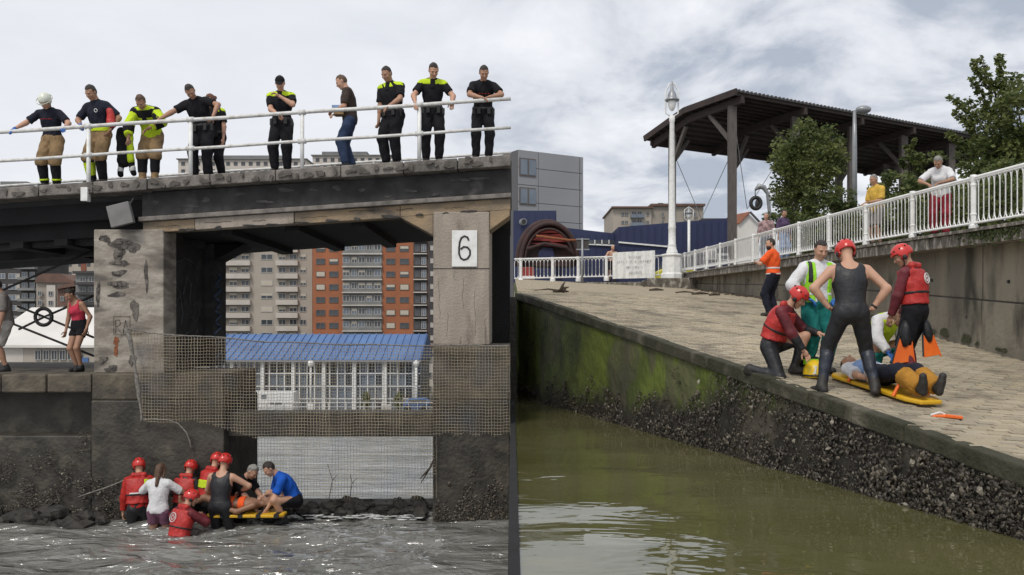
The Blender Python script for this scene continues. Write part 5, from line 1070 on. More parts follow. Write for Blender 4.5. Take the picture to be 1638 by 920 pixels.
class Person:
    def __init__(s, label, loc, rz=0, H=1.78, hip=.93, lean=0, side=0, yaw=0, pel=(0, 0), head=(0, 0, 0), ha=None, hb=None, pa=None, pb=None, fa=None, fb=None, ka=None, kb=None,
                 skin=0, build=1.0, female=False, curl=.5, rotm=None, vox=.017, toes=(-8, 8), handdir=(None, None), group=None, toedown=(0, 0)):
        s.s = H / 1.78; s.build = build; s.vox = vox; s.skin = SK[skin]; s.fem = female
        s.root = thing('person', loc, label, 'person', group, rz=rz)
        if rotm is not None: s.root.rotation_mode = 'QUATERNION'; s.root.rotation_quaternion = rotm
        w_ = .93 if female else 1.0
        s.P0 = A_(pel[0], pel[1], hip); R0 = rot('Z', yaw * .3) @ rot('X', lean * .65) @ rot('Y', side * .65); R1 = rot('Z', yaw) @ rot('X', lean * 1.2) @ rot('Y', side * 1.2)
        s.R0, s.R1 = R0, R1; s.u0, s.u1 = R0[:, 2], R1[:, 2]
        s.waist = s.P0 + s.u0 * .22; s.shl = s.waist + s.u1 * .285; s.neck = s.waist + s.u1 * .33
        Rh = R1 @ rot('Z', head[1]) @ rot('X', head[0]) @ rot('Y', head[2]); s.Rh = Rh
        s.hc = s.neck + nrm(s.u1 * .6 + Rh[:, 2] * .6) * .075 + Rh @ A_(0, -.025, .095)
        sw_ = .185 * w_ * (1 + (build - 1) * .4); s.sh = [s.shl + R1 @ A_(q * sw_, 0, -.034) for q in (-1, 1)]
        s.hip = [s.P0 + R0 @ A_(q * .095, 0, -.03) for q in (-1, 1)]
        da = [A_(q * .27, -.04, .0) for q in (-1, 1)]
        tg = [s.sh[i] + A_((-1, 1)[i] * .07, -.05, -.55) if (ha, hb)[i] is None else A_(*(ha, hb)[i]) / s.s for i in (0, 1)]
        pol = [R1 @ A_((-1, 1)[i] * .5, .8, -.3) if (pa, pb)[i] is None else A_(*(pa, pb)[i]) for i in (0, 1)]
        s.el, s.wr = zip(*[ik(s.sh[i], tg[i], .295, .265, pol[i]) for i in (0, 1)])
        ft = [A_((-1, 1)[i] * .11, 0, .085) if (fa, fb)[i] is None else A_(*(fa, fb)[i]) / s.s for i in (0, 1)]
        kp = [A_((-1, 1)[i] * .15, -1, .1) if (ka, kb)[i] is None else A_(*(ka, kb)[i]) for i in (0, 1)]
        s.kn, s.an = zip(*[ik(s.hip[i], ft[i], .435, .425, kp[i]) for i in (0, 1)])
        s.toe = [s.an[i] + rot('Z', toes[i]) @ A_(0, -.155 * math.cos(R(toedown[i])), -.05 - .155 * math.sin(R(toedown[i]))) for i in (0, 1)]
        s.heel = [s.an[i] + rot('Z', toes[i]) @ A_(0, .035, -.045) for i in (0, 1)]
        s.curl = curl; s.handdir = handdir; s.body()
    # -- pieces of the body as distance fields
    def torso(s, p, g=0.0, low=True):
        b = s.build; f = .93 if s.fem else 1.0
        d = elp(p, s.P0 + s.u0 * .02, s.R0, A_((.165 if not s.fem else .172) * b + g, .118 * b + g, .145 + g))
        d = smin(d, elp(p, s.P0 + s.u0 * .17, s.R0, A_(.142 * b * f + g, .105 * b + g, .16 + g)), .05)
        d = smin(d, elp(p, s.waist + s.u1 * .12, s.R1, A_(.172 * b * f + g, .120 * b + g, .20 + g)), .05)
        if s.fem: d = smin(d, elp(p, s.waist + s.u1 * .12 + s.R1 @ A_(0, -.08, 0), s.R1, A_(.12 + g, .07 + g, .075 + g)), .04)
        i0, i1 = s.shl + (s.sh[0] - s.shl) * .78, s.shl + (s.sh[1] - s.shl) * .78
        d = smin(d, np.minimum(cone(p, i0, s.shl + s.u1 * .02, .054 + g, .062 + g), cone(p, s.shl + s.u1 * .02, i1, .062 + g, .054 + g)), .05)
        return d
    def neckf(s, p, g=0.0): return cone(p, s.neck - s.u1 * .03, s.hc + s.Rh @ A_(0, .02, -.05), .062 + g, .052 + g)
    def arm(s, p, i, g=0.0, fore=True, cut=None, taper=0.0):
        b = .9 if s.fem else 1.0
        d = cone(p, s.sh[i], s.el[i], .058 * b + g, .044 * b + g + taper)
        if cut is not None and cut <= 1: return np.maximum(d, (p - (s.sh[i] + (s.el[i] - s.sh[i]) * cut)) @ nrm(s.el[i] - s.sh[i]))
        if fore:
            d2 = smin(cone(p, s.el[i], s.wr[i], .043 * b + g + taper, .029 * b + g + taper * .5), cone(p, s.el[i] + (s.wr[i] - s.el[i]) * .1, s.el[i] + (s.wr[i] - s.el[i]) * .45, .046 * b + g, .04 * b + g), .02)
            if cut is not None: d2 = np.maximum(d2, (p - (s.el[i] + (s.wr[i] - s.el[i]) * (cut - 1))) @ nrm(s.wr[i] - s.el[i]))
            d = smin(d, d2, .025)
        return d
    def leg(s, p, i, g=0.0, cut=None, loose=0.0):
        d = cone(p, s.hip[i], s.kn[i],   .090 * s.build + g + loose * .35, .062 + g + loose)
        if cut is not None and cut <= 1: return np.maximum(d, (p - (s.hip[i] + (s.kn[i] - s.hip[i]) * cut)) @ nrm(s.kn[i] - s.hip[i]))
        a, b = s.kn[i], s.an[i]; back = nrm(np.cross(np.cross(b - a, s.toe[i] - b), b - a)) if np.linalg.norm(np.cross(b - a, s.toe[i] - b)) > 1e-4 else A_(0, 1, 0)
        d2 = smin(cone(p, a, b, .058 + g + loose, .040 + g + loose), cone(p, a + (b - a) * .2 - back * .018, a + (b - a) * .5 - back * .012, .056 + g + loose * .5, .046 + g + loose * .6), .03)
        if cut is not None: d2 = np.maximum(d2, (p - (a + (b - a) * (cut - 1))) @ nrm(b - a))
        return smin(d, d2, .03)
    def foot(s, p, i, g=0.0):
        d = smin(cone(p, s.heel[i], s.toe[i], .036 + g, .030 + g), cone(p, s.an[i], s.heel[i] * .4 + s.toe[i] * .6, .040 + g, .030 + g), .03)
        return d
    def headf(s, p):
        q = (p - s.hc) @ s.Rh
        I3 = np.eye(3); d = elp(q, A_(0, .012, .02), I3, A_(.077, .097, .105)); d = smin(d, elp(q, A_(0, -.03, -.045), I3, A_(.057, .066, .078)), .04)
        d = smin(d, elp(q, A_(0, -.066, -.10), I3, A_(.026, .024, .02)), .025)                      # chin
        for x in (-1, 1):
            d = smin(d, elp(q, A_(x * .032, -.076, .032), I3, A_(.024, .016, .010)), .012)          # brow
            d = smin(d, elp(q, A_(x * .042, -.065, -.025), I3, A_(.02, .02, .02)), .02)             # cheek
            d = np.maximum(d, -(np.linalg.norm(q - A_(x * .032, -.096, .012), axis=1) - .015))      # eye socket
            d = smin(d, elp(q, A_(x * .078, .012, .0), I3, A_(.011, .02, .032)), .008)              # ear
        d = smin(d, cone(q, A_(0, -.086, .018), A_(0, -.108, -.022), .009, .015), .010); d = smin(d, elp(q, A_(0, -.088, -.056), I3, A_(.024, .010, .009)), .008)
        return smin(d, cone(q, A_(0, .02, -.05), (s.neck - s.hc) @ s.Rh, .05, .058), .02)
    def mesh(s, fn, pts, pad, name, m, h=None, parent=None, wr=0.0, extra=None):
        pts = np.array(pts); lo, hi = pts.min(0) - pad, pts.max(0) + pad; h = h or s.vox
        f = fn
        if wr:
            sd_ = random.uniform(0, 6)
            def f(p, fn=fn): return fn(p) + wr * (np.sin(34 * p[:, 2] + 9 * np.sin(8 * p[:, 0] + sd_) + 7 * p[:, 1]) * .6 + np.sin(23 * p[:, 0] + 17 * p[:, 2] + 4 * np.sin(11 * p[:, 1] + sd_)) * .5)
        v, q = snet(f, lo, hi, h)
        if len(v) == 0: return None
        return s.emit([(v, q, 0)], name, [m], parent, extra)
    def emit(s, parts, name, mats, parent=None, extra=None):
        vv, ff, mi, k = [], [], [], 0
        for v, q, m in parts: vv.append(np.asarray(v)); ff += [tuple(int(a) + k for a in f) for f in q]; mi += [m] * len(q); k += len(v)
        if extra is not None: 
            vv.append(np.array([tuple(a) for a in extra.v])); ff += [tuple(a + k for a in f) for f in extra.f]; mi += extra.m
        me = bpy.data.meshes.new(name); V_ = np.concatenate(vv) * s.s; me.from_pydata(V_.tolist(), [], ff)
        for m in mats: me.materials.append(m)
        me.polygons.foreach_set('material_index', mi); me.polygons.foreach_set('use_smooth', [True] * len(ff)); me.update()
        return link(name, me, parent or s.root)
    def hand(s, mb, i, r=1.0, mi=0):
        w0 = Vector(s.wr[i]); fd = Vector(nrm(s.wr[i] - s.el[i])) if s.handdir[i] is None else Vector(s.handdir[i]).normalized()
        upx = Vector(s.R1[:, 1]) * -1.0; sidev = fd.cross(Vector((0, 0, 1)) if abs(fd.z) < .8 else upx)
        sidev.normalize(); pn = sidev.cross(fd).normalized()          # pn: back of hand
        if abs(fd.z) >= .8: pn, sidev = sidev * (1 if i == 0 else -1) * -1, pn
        fd_, M3 = fd, Matrix((sidev, fd, pn)).transposed()
        mb.ell(w0 + fd * .045, (.040 * r, .056 * r, .017 * r), 10, 7, mi, M3)
        mb.tube([w0 - fd * .02, w0 + fd * .02], [.027 * r, .028 * r], 8, False, mi)
        inn = (1 if sidev.dot(Vector(s.R1[:, 0])) > 0 else -1) * (1 if i == 0 else -1)
        for k, (off, L_) in enumerate(((-.029, .060), (-.010, .074), (.010, .078), (.028, .070))):
            a = w0 + fd * .085 + sidev * off * inn; pts = [a]; dd = fd.copy(); cur = a
            for j, f in enumerate((.42, .32, .26)):
                dd = (Matrix.Rotation(-s.curl * (.75 + .2 * j) , 3, sidev) @ dd).normalized(); cur = cur + dd * L_ * f * 1.1; pts.append(cur)
            mb.tube(pts, [.0098 * r, .0092 * r, .0086 * r, .0068 * r], 6, False, mi)
        a = w0 + fd * .03 + sidev * .034 * inn; d1 = (fd * .7 + sidev * .75 * inn - pn * .3).normalized(); d2 = (fd * .9 + sidev * .2 * inn - pn * (.3 + .4 * s.curl)).normalized()
        mb.tube([a, a + d1 * .034, a + d1 * .034 + d2 * .026, a + d1 * .034 + d2 * .048], [.0125 * r, .0115 * r, .0105 * r, .008 * r], 6, False, mi)
    def body(s):
        def f(p):
            d = s.torso(p); d = smin(d, s.neckf(p), .03)
            for i in (0, 1): d = smin(d, s.arm(p, i), .035); d = smin(d, s.leg(p, i), .035); d = smin(d, s.foot(p, i), .02)
            return d
        pts = [s.P0, s.waist, s.neck, s.hc] + [q for L_ in (s.sh, s.el, s.wr, s.hip, s.kn, s.an, s.toe, s.heel) for q in L_]
        pts = np.array(pts); v, q = snet(f, pts.min(0) - .14, pts.max(0) + .14, s.vox)
        hv, hq = snet(s.headf, s.hc - .17, s.hc + .17, .0085)
        ex = MB(); s.hand(ex, 0); s.hand(ex, 1); Rm = Matrix(s.Rh.tolist()); hcv = Vector(s.hc)
        for x in (-1, 1): ex.ell(hcv + Rm @ Vector((x * .032, -.083, .012)), (.0095, .006, .0048), 8, 6, 1, Rm); ex.ell(hcv + Rm @ Vector((x * .032, -.091, .034)), (.016, .004, .0024), 8, 5, 1, Rm)
        ex.ell(hcv + Rm @ Vector((0, -.098, -.058)), (.021, .005, .006), 8, 5, 2, Rm)
        s.emit([(v, q, 0), (hv, hq, 0)], 'body', [s.skin, EYE, LIP], None, ex)
    # -- clothing
    def sp(s, t): return s.P0 + (s.waist - s.P0) * (t / .44) if t < .44 else s.waist + (s.shl - s.waist) * ((t - .44) / .56)
    def up(s, t): return s.u0 if t < .4 else s.u1
    def arms_pts(s): return [q for L_ in (s.sh, s.el, s.wr) for q in L_]
    def shirt(s, m, name='shirt', sleeve=.75, hem=.02, g=.014, top=1.10, wr=.006, loose=.012, scoop=.0, parent=None, collar=True):
        """sleeve: 0 none, <=1 fraction of the upper arm, 1..2 onto the forearm"""
        def f(p):
            d = s.torso(p, g)
            d = np.maximum(d, -(p - s.sp(hem)) @ s.up(hem)); 
            if sleeve > 0:
                for i in (0, 1): d = smin(d, s.arm(p, i, g, sleeve > 1, sleeve, loose), .03)
            else:
                for i in (0, 1): d = np.maximum(d, -cone(p, s.sh[i] + nrm(s.sh[i] - s.shl) * .035 + s.u1 * .10, s.sh[i] + nrm(s.sh[i] - s.shl) * .005 - s.u1 * .085, .085, .060))
            d = smin(d, np.maximum(s.neckf(p, .012), (p - s.sp(top)) @ s.u1), .02) if (collar and top > 1.05) else np.maximum(d, (p - s.sp(top)) @ s.u1)
            if scoop: d = np.maximum(d, -(cone(p, s.shl + s.u1 * .045 + s.R1 @ A_(0, -.30, 0), s.shl + s.u1 * .045 + s.R1 @ A_(0, .30, 0), scoop, scoop)))
            return d
        return s.mesh(f, [s.P0, s.neck] + s.arms_pts(), .20, name, m, wr=wr, parent=parent)
    def band(s, m, t0, t1, g=.022, name='band', arms=None, parent=None, front=None):
        def f(p):
            d = s.torso(p, g)
            d = np.maximum(np.maximum(d, (p - s.sp(t1)) @ s.up(t1)), -(p - s.sp(t0)) @ s.up(t0))
            if front is not None:
                x = (p - s.shl) @ s.R1[:, 0]; d = np.maximum(d, np.maximum(front[0] - x, x - front[1]))
                if len(front) > 2: d = np.maximum(d, ((p - s.waist) @ s.R1[:, 1]) * front[2])
            return d
        return s.mesh(f, [s.P0, s.neck], .26, name, m, parent=parent, h=min(s.vox, .014))
    def limb_band(s, m, i, which, a, b, g, name):
        A0_, B0_ = {'u': (s.sh[i], s.el[i]), 'f': (s.el[i], s.wr[i]), 't': (s.hip[i], s.kn[i]), 's': (s.kn[i], s.an[i])}[which]; ax = nrm(B0_ - A0_); p0, p1 = A0_ + (B0_ - A0_) * a, A0_ + (B0_ - A0_) * b
        def f(p):
            d = s.arm(p, i, g) if which in 'uf' else s.leg(p, i, g, None, .0)
            d = np.maximum(np.maximum(d, (p - p1) @ ax), -(p - p0) @ ax); return np.maximum(d, np.linalg.norm(p - (p0 + p1) / 2, axis=1) - .24)
        return s.mesh(f, [p0, p1], .16, name, m, h=.013)
    def yoke(s, m, t0=.93, g=.023):
        def f(p):
            d = s.torso(p, g)
            for i in (0, 1): d = smin(d, s.arm(p, i, g, False, .18, .012), .03)
            return np.maximum(np.maximum(d, -(p - s.sp(t0)) @ s.u1), (p - s.sp(1.12)) @ s.u1)
        o = s.mesh(f, [s.sp(t0), s.neck] + list(s.sh), .2, 'shoulder_yoke', m)
        s.band(C['black'], t0 - .12, 1.12, g + .009, 'placket', parent=o, front=(-.045, .045)); return o
    def trousers(s, m, name='trousers', cut=1.93, top=.17, g=.012, loose=.018, wr=.006, hipg=None):
        hg = .021 if hipg is None else hipg
        def f(p):
            d = np.maximum(s.torso(p, hg), (p - s.sp(top)) @ s.u0)
            d = np.maximum(d, -(p - s.sp(-.28)) @ s.u0) if False else d
            for i in (0, 1): d = smin(d, s.leg(p, i, g, cut, loose), .03)
            return np.maximum(d, (p - s.sp(top)) @ s.u0)
        return s.mesh(f, [s.P0, s.waist] + [q for L_ in (s.hip, s.kn, s.an) for q in L_], .17, name, m, wr=wr)
    def lower(s, m, a=1.0, b=1.93, g=.02, name='gaiter', loose=.02):
        for i in (0, 1):
            A0_, B0_ = s.kn[i], s.an[i]
            def f(p): return np.maximum(s.leg(p, i, g, b, loose), -(p - (A0_ + (B0_ - A0_) * (a - 1))) @ nrm(B0_ - A0_))
            s.mesh(f, [A0_, B0_], .14, name, m, h=.015, wr=.003)
    def shoes(s, m, g=.012, shaft=.06, name='shoe'):
        for i in (0, 1):
            ax = nrm(s.kn[i] - s.an[i])
            def f(p): return smin(s.foot(p, i, g), np.maximum(cone(p, s.an[i], s.kn[i], .046 + g, .05 + g), (p - (s.an[i] + ax * shaft)) @ ax), .02)
            s.mesh(f, [s.an[i], s.toe[i], s.heel[i], s.an[i] + ax * shaft], .10, name, m, h=.012)
    def gloves(s, m, which=(0, 1)):
        for i in which: q = MB(); s.hand(q, i, 1.14); q.v = [tuple(x * s.s for x in v) for v in q.v]; q.build('glove', m, s.root, smooth=True, local=True)
    def hl(s, x, y, z): return Vector(s.hc) + Matrix(s.Rh.tolist()) @ Vector((x, y, z))
    def hair(s, m, style='short'):
        sd_ = random.uniform(0, 9)
        def f(p):
            q = (p - s.hc) @ s.Rh; d = elp(q, A_(0, .016, .026), np.eye(3), A_(.083, .101, .111)) + .003 * np.sin(60 * q[:, 0] + sd_) * np.sin(55 * q[:, 2]) + .002 * np.sin(90 * q[:, 1])
            d = np.maximum(d, np.minimum(-(q[:, 1] + .012) + 0 * d, 0.082 - q[:, 2] - .35 * np.abs(q[:, 0]) * 0) if style != 'bald' else .02 - q[:, 2] * 0)
            d = np.maximum(d, -.055 - q[:, 2] + np.maximum(0, -q[:, 1]) * .9)
            if style == 'bald': d = np.maximum(d, q[:, 2] - .03); 
            if style in ('bald',): d = np.maximum(d, -.02 - q[:, 1])
            if style == 'long':
                b0, b1 = A_(0, .075, .03), A_(0, .11, -.30); e = cone(q, b0, b1, .07, .03) + .005 * np.sin(80 * q[:, 0] + 6 * q[:, 2]); d = smin(d, e, .03)
                for x in (-1, 1): d = smin(d, cone(q, A_(x * .07, .02, .04), A_(x * .075, .05, -.16), .03, .018), .02)
            if style == 'bun': d = smin(d, np.linalg.norm(q - A_(0, .12, .02), axis=1) - .04, .02)
            return d
        s.mesh(f, [s.hc, s.hc + s.Rh @ A_(0, .12, -.34 if style == 'long' else -.05)], .15, 'hair', m, h=.009)
    def beard(s, m):
        def f(p):
            q = (p - s.hc) @ s.Rh; d = elp(q, A_(0, -.036, -.066), np.eye(3), A_(.064, .070, .068)) + .002 * np.sin(90 * q[:, 0]); d = np.maximum(d, q[:, 2] + .035); return np.maximum(d, -(elp(q, A_(0, -.1, -.052), np.eye(3), A_(.024, .02, .012))))
        s.mesh(f, [s.hc, s.hc + s.Rh @ A_(0, -.05, -.08)], .12, 'beard', m, h=.009)
    def cap(s, m):
        def f(p):
            q = (p - s.hc) @ s.Rh; d = np.maximum(elp(q, A_(0, .012, .03), np.eye(3), A_(.09, .106, .108)), .045 - q[:, 2]); br = np.maximum(elp(q, A_(0, -.10, .05), np.eye(3), A_(.07, .09, .012)), q[:, 1] + .04); return np.minimum(d, br)
        s.mesh(f, [s.hc], .2, 'cap', m, h=.009)
    def helmet(s, m, vents=True, brim=False, strap=True):
        def f(p):
            q = (p - s.hc) @ s.Rh; o = elp(q, A_(0, .014, .028), np.eye(3), A_(.110, .134, .128)); i_ = elp(q, A_(0, .014, .02), np.eye(3), A_(.094, .117, .112))
            low = np.where(q[:, 1] < -.045, .045, np.where(np.abs(q[:, 1] - .01) < .045, -.055, -.025)) + np.clip((-.045 - q[:, 1]) * 0, 0, 1)
            d = np.maximum(np.maximum(o, -i_), low - q[:, 2])
            if brim: d = np.minimum(d, np.maximum(np.abs(elp(q, A_(0, .0, .03), np.eye(3), A_(.135, .165, .15))) - .006, np.abs(q[:, 2] - .045) - .012))
            return d
        h = s.mesh(f, [s.hc + s.Rh @ A_(0, 0, .03)], .16, 'helmet', m, h=.0095)
        Rm = Matrix(s.Rh.tolist())
        def vent(c, r): ex = MB(); ex.ell(c, r, 7, 5, 0, Rm); ex.v = [tuple(c_ * s.s for c_ in v) for v in ex.v]; ex.build('vent', C['strap'], h, smooth=True, local=True)
        if vents:
            for a in range(10):
                th = 6.283 * a / 10; n_ = Vector((.100 * math.cos(th), .122 * math.sin(th) + .014, .09)); vent(s.hl(*n_), (.011, .011, .012))
            for x in (-1, 1): vent(s.hl(x * .098, .01, -.03), (.014, .03, .035))
        if strap:
            q = MB(); q.tube([s.hl(-.088, -.01, -.03), s.hl(-.07, -.035, -.10), s.hl(0, -.07, -.128), s.hl(.07, -.035, -.10), s.hl(.088, -.01, -.03)], .007, 5); q.v = [tuple(c * s.s for c in v) for v in q.v]; q.build('chin_strap', C['strap'], h, local=True)
        return h
    def lifejacket(s, m=None, g=.050, t0=.16, t1=1.0, pouch=None):
        m = m or C['redj']
        def f(p):
            d = s.torso(p, g); d = np.maximum(np.maximum(d, (p - s.sp(t1)) @ s.u1), -(p - s.sp(t0)) @ s.up(t0))
            for i in (0, 1): d = np.maximum(d, -(cone(p, s.sh[i], s.el[i], .075, .07)))
            col = cone(p, s.neck + s.R1 @ A_(-.09, .05, .01), s.neck + s.R1 @ A_(.09, .05, .01), .045, .045); return smin(d, col, .03)
        o = s.mesh(f, [s.P0, s.neck], .28, 'life_jacket', m, wr=.003, h=.0145)
        s.band(C['strap'], .40, .47, g + .006, 'waist_strap', parent=o)
        if pouch: s.band(pouch, .50, .68, g + .022, 'pouch', parent=o, front=(-.14, -.01, 1.0))
        return o
    def tors(s, x, y, z): return Vector(s.waist) + Matrix(s.R1.tolist()) @ Vector((x, y, z))
    def emblem(s, back=True, z=.16, r=.06, y=None, m=None, x=0.0, cross=True):
        y = (.182 if back else -.182) if y is None else y; q = MB(); k = 20
        q.tube([s.tors(x + r * math.cos(6.283 * i / k), y, z + r * math.sin(6.283 * i / k)) for i in range(k)], .007, 5, True)
        if cross:
            a = r * .55; b = r * .2; pts = [(-a, -b), (-b, -b), (-b, -a), (b, -a), (b, -b), (a, -b), (a, b), (b, b), (b, a), (-b, a), (-b, b), (-a, b)]; q.tube([s.tors(x + u, y, z + v) for u, v in pts], .006, 4, True)
        q.v = [tuple(c * s.s for c in v) for v in q.v]; q.build('emblem', m or C['refl'], s.root, local=True)
    def mark(s, pts, m, r=.006, name='print'):
        q = MB(); q.tube([s.tors(*p) for p in pts], r, 4); q.v = [tuple(c * s.s for c in v) for v in q.v]; q.build(name, m, s.root, local=True)
    def belt_kit(s):
        b = s.band(C['strap'], .10, .20, .030, 'duty_belt')
        for x, y, z in ((-.17, -.06, -.14), (.18, -.05, -.15), (.10, -.14, -.13), (-.08, -.15, -.13)):
            q = MB(); c = Vector(s.P0) + Matrix(s.R0.tolist()) @ Vector((x, y, z + .2)); q.box(c.x - .03, c.x + .03, c.y - .025, c.y + .025, c.z - .10, c.z + .02); q.v = [tuple(k * s.s for k in v) for v in q.v]; q.build('pouch', C['strap'], s.root, bev=.008, local=True)
def bl(px, off=.42, extra=0.0):
    """spot on the bridge deck behind the front railing"""
    y = 15.46 + off; x = (px - CX) * y / FPX; return (x, y, dz(x) + extra)
random.seed(11)
RY = -.36    # rail in front of a person standing .42 m behind it
# ---- on the bridge
p = Person('firefighter in white helmet and navy shirt with both arms spread on the railing', bl(82), 0, 1.76, lean=14, pel=(0, .05), head=(32, 0, 0), ha=(-.46, RY, 1.03), hb=(.43, RY, 1.05), pa=(-.6, .8, -.2), pb=(.6, .8, -.2), skin=0)
p.shirt(C['navy'], sleeve=.8, hem=.1); p.trousers(C['tan'], cut=1.12, loose=.035); p.lower(C['black'], 1.0, 1.9, .012); p.shoes(C['boot'], .018, .2, 'boot'); p.helmet(C['helmw'], False, True); p.gloves(C['glove'])
for k in range(5): p.mark([(-.10 + .045 * k, -.147, .16), (-.075 + .045 * k, -.150, .165)], C['red'], .008)
for i in (0, 1): p.limb_band(C['hiv'], i, 's', .72, .80, .042, 'ankle_tape')
p = Person('firefighter in navy shirt with round chest badge and one blue glove', bl(157), R(-14), 1.86, lean=10, pel=(0, .05), head=(28, -10, 0), ha=(-.12, -.30, 1.06), hb=(.30, -.05, 1.0), pa=(-1, .4, 0), pb=(1, .6, 0), skin=1, build=1.05)
p.shirt(C['navy'], sleeve=.85); p.trousers(C['tan'], cut=1.12, loose=.035); p.lower(C['black'], 1.0, 1.9, .012); p.shoes(C['boot'], .018, .2, 'boot'); p.hair(HAIR['dark']); p.gloves(C['glove'], (0,)); p.emblem(False, .17, .028, -.150, x=.08, cross=False); p.band(C['hiv'], .06, .20, .034, 'waist_jacket')
p.limb_band(C['hiv'], 0, 's', .2, .75, .034, 'gaiter_patch')
# folded jacket and red pouch beside him
j = thing('firefighter_jacket', (bl(192)[0], 16.1, dz(bl(192)[0]) + .45), 'black and yellow firefighter jacket hanging beside the badge shirt firefighter', 'jacket')
X, Y, Z = j.location
def cloth(parent, nm, m, a, b, ra, rb, h=.016, flat=1.0):
    a, b = np.array(a, float), np.array(b, float); v, q = snet(lambda p: cone(p * A_(1, flat, 1), a * A_(1, flat, 1), b * A_(1, flat, 1), ra, rb) + .006 * np.sin(30 * p[:, 2] + 20 * p[:, 0]), np.minimum(a, b) - .2, np.maximum(a, b) + .2, h); me = bpy.data.meshes.new(nm); me.from_pydata((v - np.array(worldloc(parent))).tolist(), [], q.tolist()); me.materials.append(m); me.polygons.foreach_set('use_smooth', [True] * len(q)); me.update(); return link(nm, me, parent)
cloth(j, 'jacket_body', C['black'], (X - .06, Y, Z + .55), (X - .02, Y, Z + .05), .11, .13, flat=1.5); cloth(j, 'yellow_panel', C['hiv'], (X + .09, Y - .02, Z + .50), (X + .10, Y - .02, Z + .05), .06, .075, flat=1.4)
cloth(j, 'sleeve', C['black'], (X - .07, Y, Z + .05), (X - .09, Y, Z - .22), .06, .05); cloth(j, 'sleeve', C['black'], (X + .10, Y, Z + .05), (X + .15, Y, Z - .20), .06, .05)
for a, b in ((-.085, -.13), (.135, -.12)): cloth(j, 'cuff_tape', C['refl'], (X + a, Y, Z + b - .01), (X + a, Y, Z + b + .03), .058, .058)
rp = thing('red_pouch', (bl(181)[0], 15.75, dz(bl(181)[0]) + 1.05), 'red shoulder pouch on the arm of the badge shirt firefighter', 'bag'); X, Y, Z = rp.location; cloth(rp, 'pouch', C['redj'], (X, Y, Z + .28), (X + .03, Y, Z + .05), .06, .085, flat=1.3); cloth(rp, 'strap', C['strap'], (X + .03, Y, Z + .03), (X + .05, Y, Z - .05), .02, .02)
p = Person('firefighter in yellow and black jacket bent over the railing with folded arms', bl(238, .5), 0, 1.78, lean=42, pel=(0, .16), head=(5, 0, 0), ha=(-.22, -.34, .78), hb=(.16, -.40, .93), pa=(-1, .2, .1), pb=(1, .2, .1), skin=1)
p.shirt(C['hiv'], 'jacket', 1.8, hem=-.04, g=.03, loose=.02, wr=.006); p.limb_band(C['black'], 0, 'f', .0, .6, .05, 'dark_sleeve'); p.limb_band(C['black'], 1, 'f', .0, .6, .05, 'dark_sleeve'); p.yoke(C['black'], .86, .037); p.trousers(C['tan'], cut=1.1, loose=.035); p.lower(C['black'], 1.05, 1.7, .012); p.shoes(C['tan'], .02, .18, 'boot'); p.hair(HAIR['brown'])
p = Person('police officer in black leaning left with one arm stretched along the railing', bl(322), R(0), 1.80, lean=22, side=-9, pel=(.0, .08), head=(30, 12, -4), ha=(-.62, RY, 1.02), hb=(.33, RY + .02, 1.08), pa=(-.3, .8, .3), pb=(1, .3, .9), skin=1, build=1.08)
p.shirt(C['black'], sleeve=.7, g=.018); p.trousers(C['black']); p.shoes(C['boot'], .012, .15, 'boot'); p.hair(HAIR['dark']); p.belt_kit()
p = Person('police officer half hidden behind the leaning officer, auburn hair and yellow shoulders', bl(347, .85), R(-20), 1.66, lean=8, head=(20, -20, 0), skin=0, female=True, fa=(-.14, .0, .085), fb=(.14, 0, .085))
p.shirt(C['black'], sleeve=.7, g=.02); p.trousers(C['black']); p.shoes(C['boot'], .012, .15, 'boot'); p.yoke(C['hiv']); p.hair(HAIR['red'], 'bun'); p.belt_kit()
p = Person('police officer with yellow shoulders holding one hand at his chest', bl(450), 0, 1.80, lean=8, pel=(0, .05), head=(26, 8, 0), ha=(.02, RY + .05, 1.02), hb=(.04, -.26, 1.36), pa=(-1, .5, -.2), pb=(1, .2, -.6), skin=0, build=1.04)
p.shirt(C['black'], sleeve=.75, g=.018); p.trousers(C['black'], loose=.022); p.shoes(C['boot'], .012, .15, 'boot'); p.yoke(C['hiv']); p.cap(C['black']); p.hair(HAIR['dark']); p.belt_kit()
p = Person('man in brown shirt and jeans seen from the side holding papers', bl(560), R(-82), 1.76, lean=6, head=(26, 0, 0), ha=(-.06, -.26, 1.02), hb=(.06, -.28, 1.06), pa=(-1, .8, -.3), pb=(1, .8, -.3), skin=0, toes=(-4, 4), fa=(-.09, .05, .085), fb=(.09, -.07, .085))
p.shirt(C['brown'], sleeve=.85, hem=-.18, g=.022); p.trousers(C['jean'], hipg=.004); p.shoes(C['plim']); p.hair(HAIR['brown'])
fx = bl(546)[0]; fd = thing('paper_folder', (fx, 15.78, dz(fx) + 1.02), 'blue and white folder of papers held by the brown shirt man', 'folder')
MB().box(fx - .13, fx + .11, 15.66, 15.9, dz(fx) + 1.10, dz(fx) + 1.145).build('cover', C['lblue'], fd, bev=.004); MB().box(fx - .12, fx + .10, 15.665, 15.89, dz(fx) + 1.06, dz(fx) + 1.098).build('papers', M['white_paint'], fd, bev=.003); MB().box(fx - .10, fx + .08, 15.67, 15.88, dz(fx) + .98, dz(fx) + 1.058).build('book', C['tan'], fd, bev=.004)
p = Person('heavier police officer with yellow shoulders resting his left hand on the railing', bl(627), R(-26), 1.84, lean=9, pel=(0, .04), head=(24, -8, 0), ha=(-.22, -.1, .86), hb=(.18, RY, 1.02), pb=(1, .5, -.2), skin=1, build=1.14)
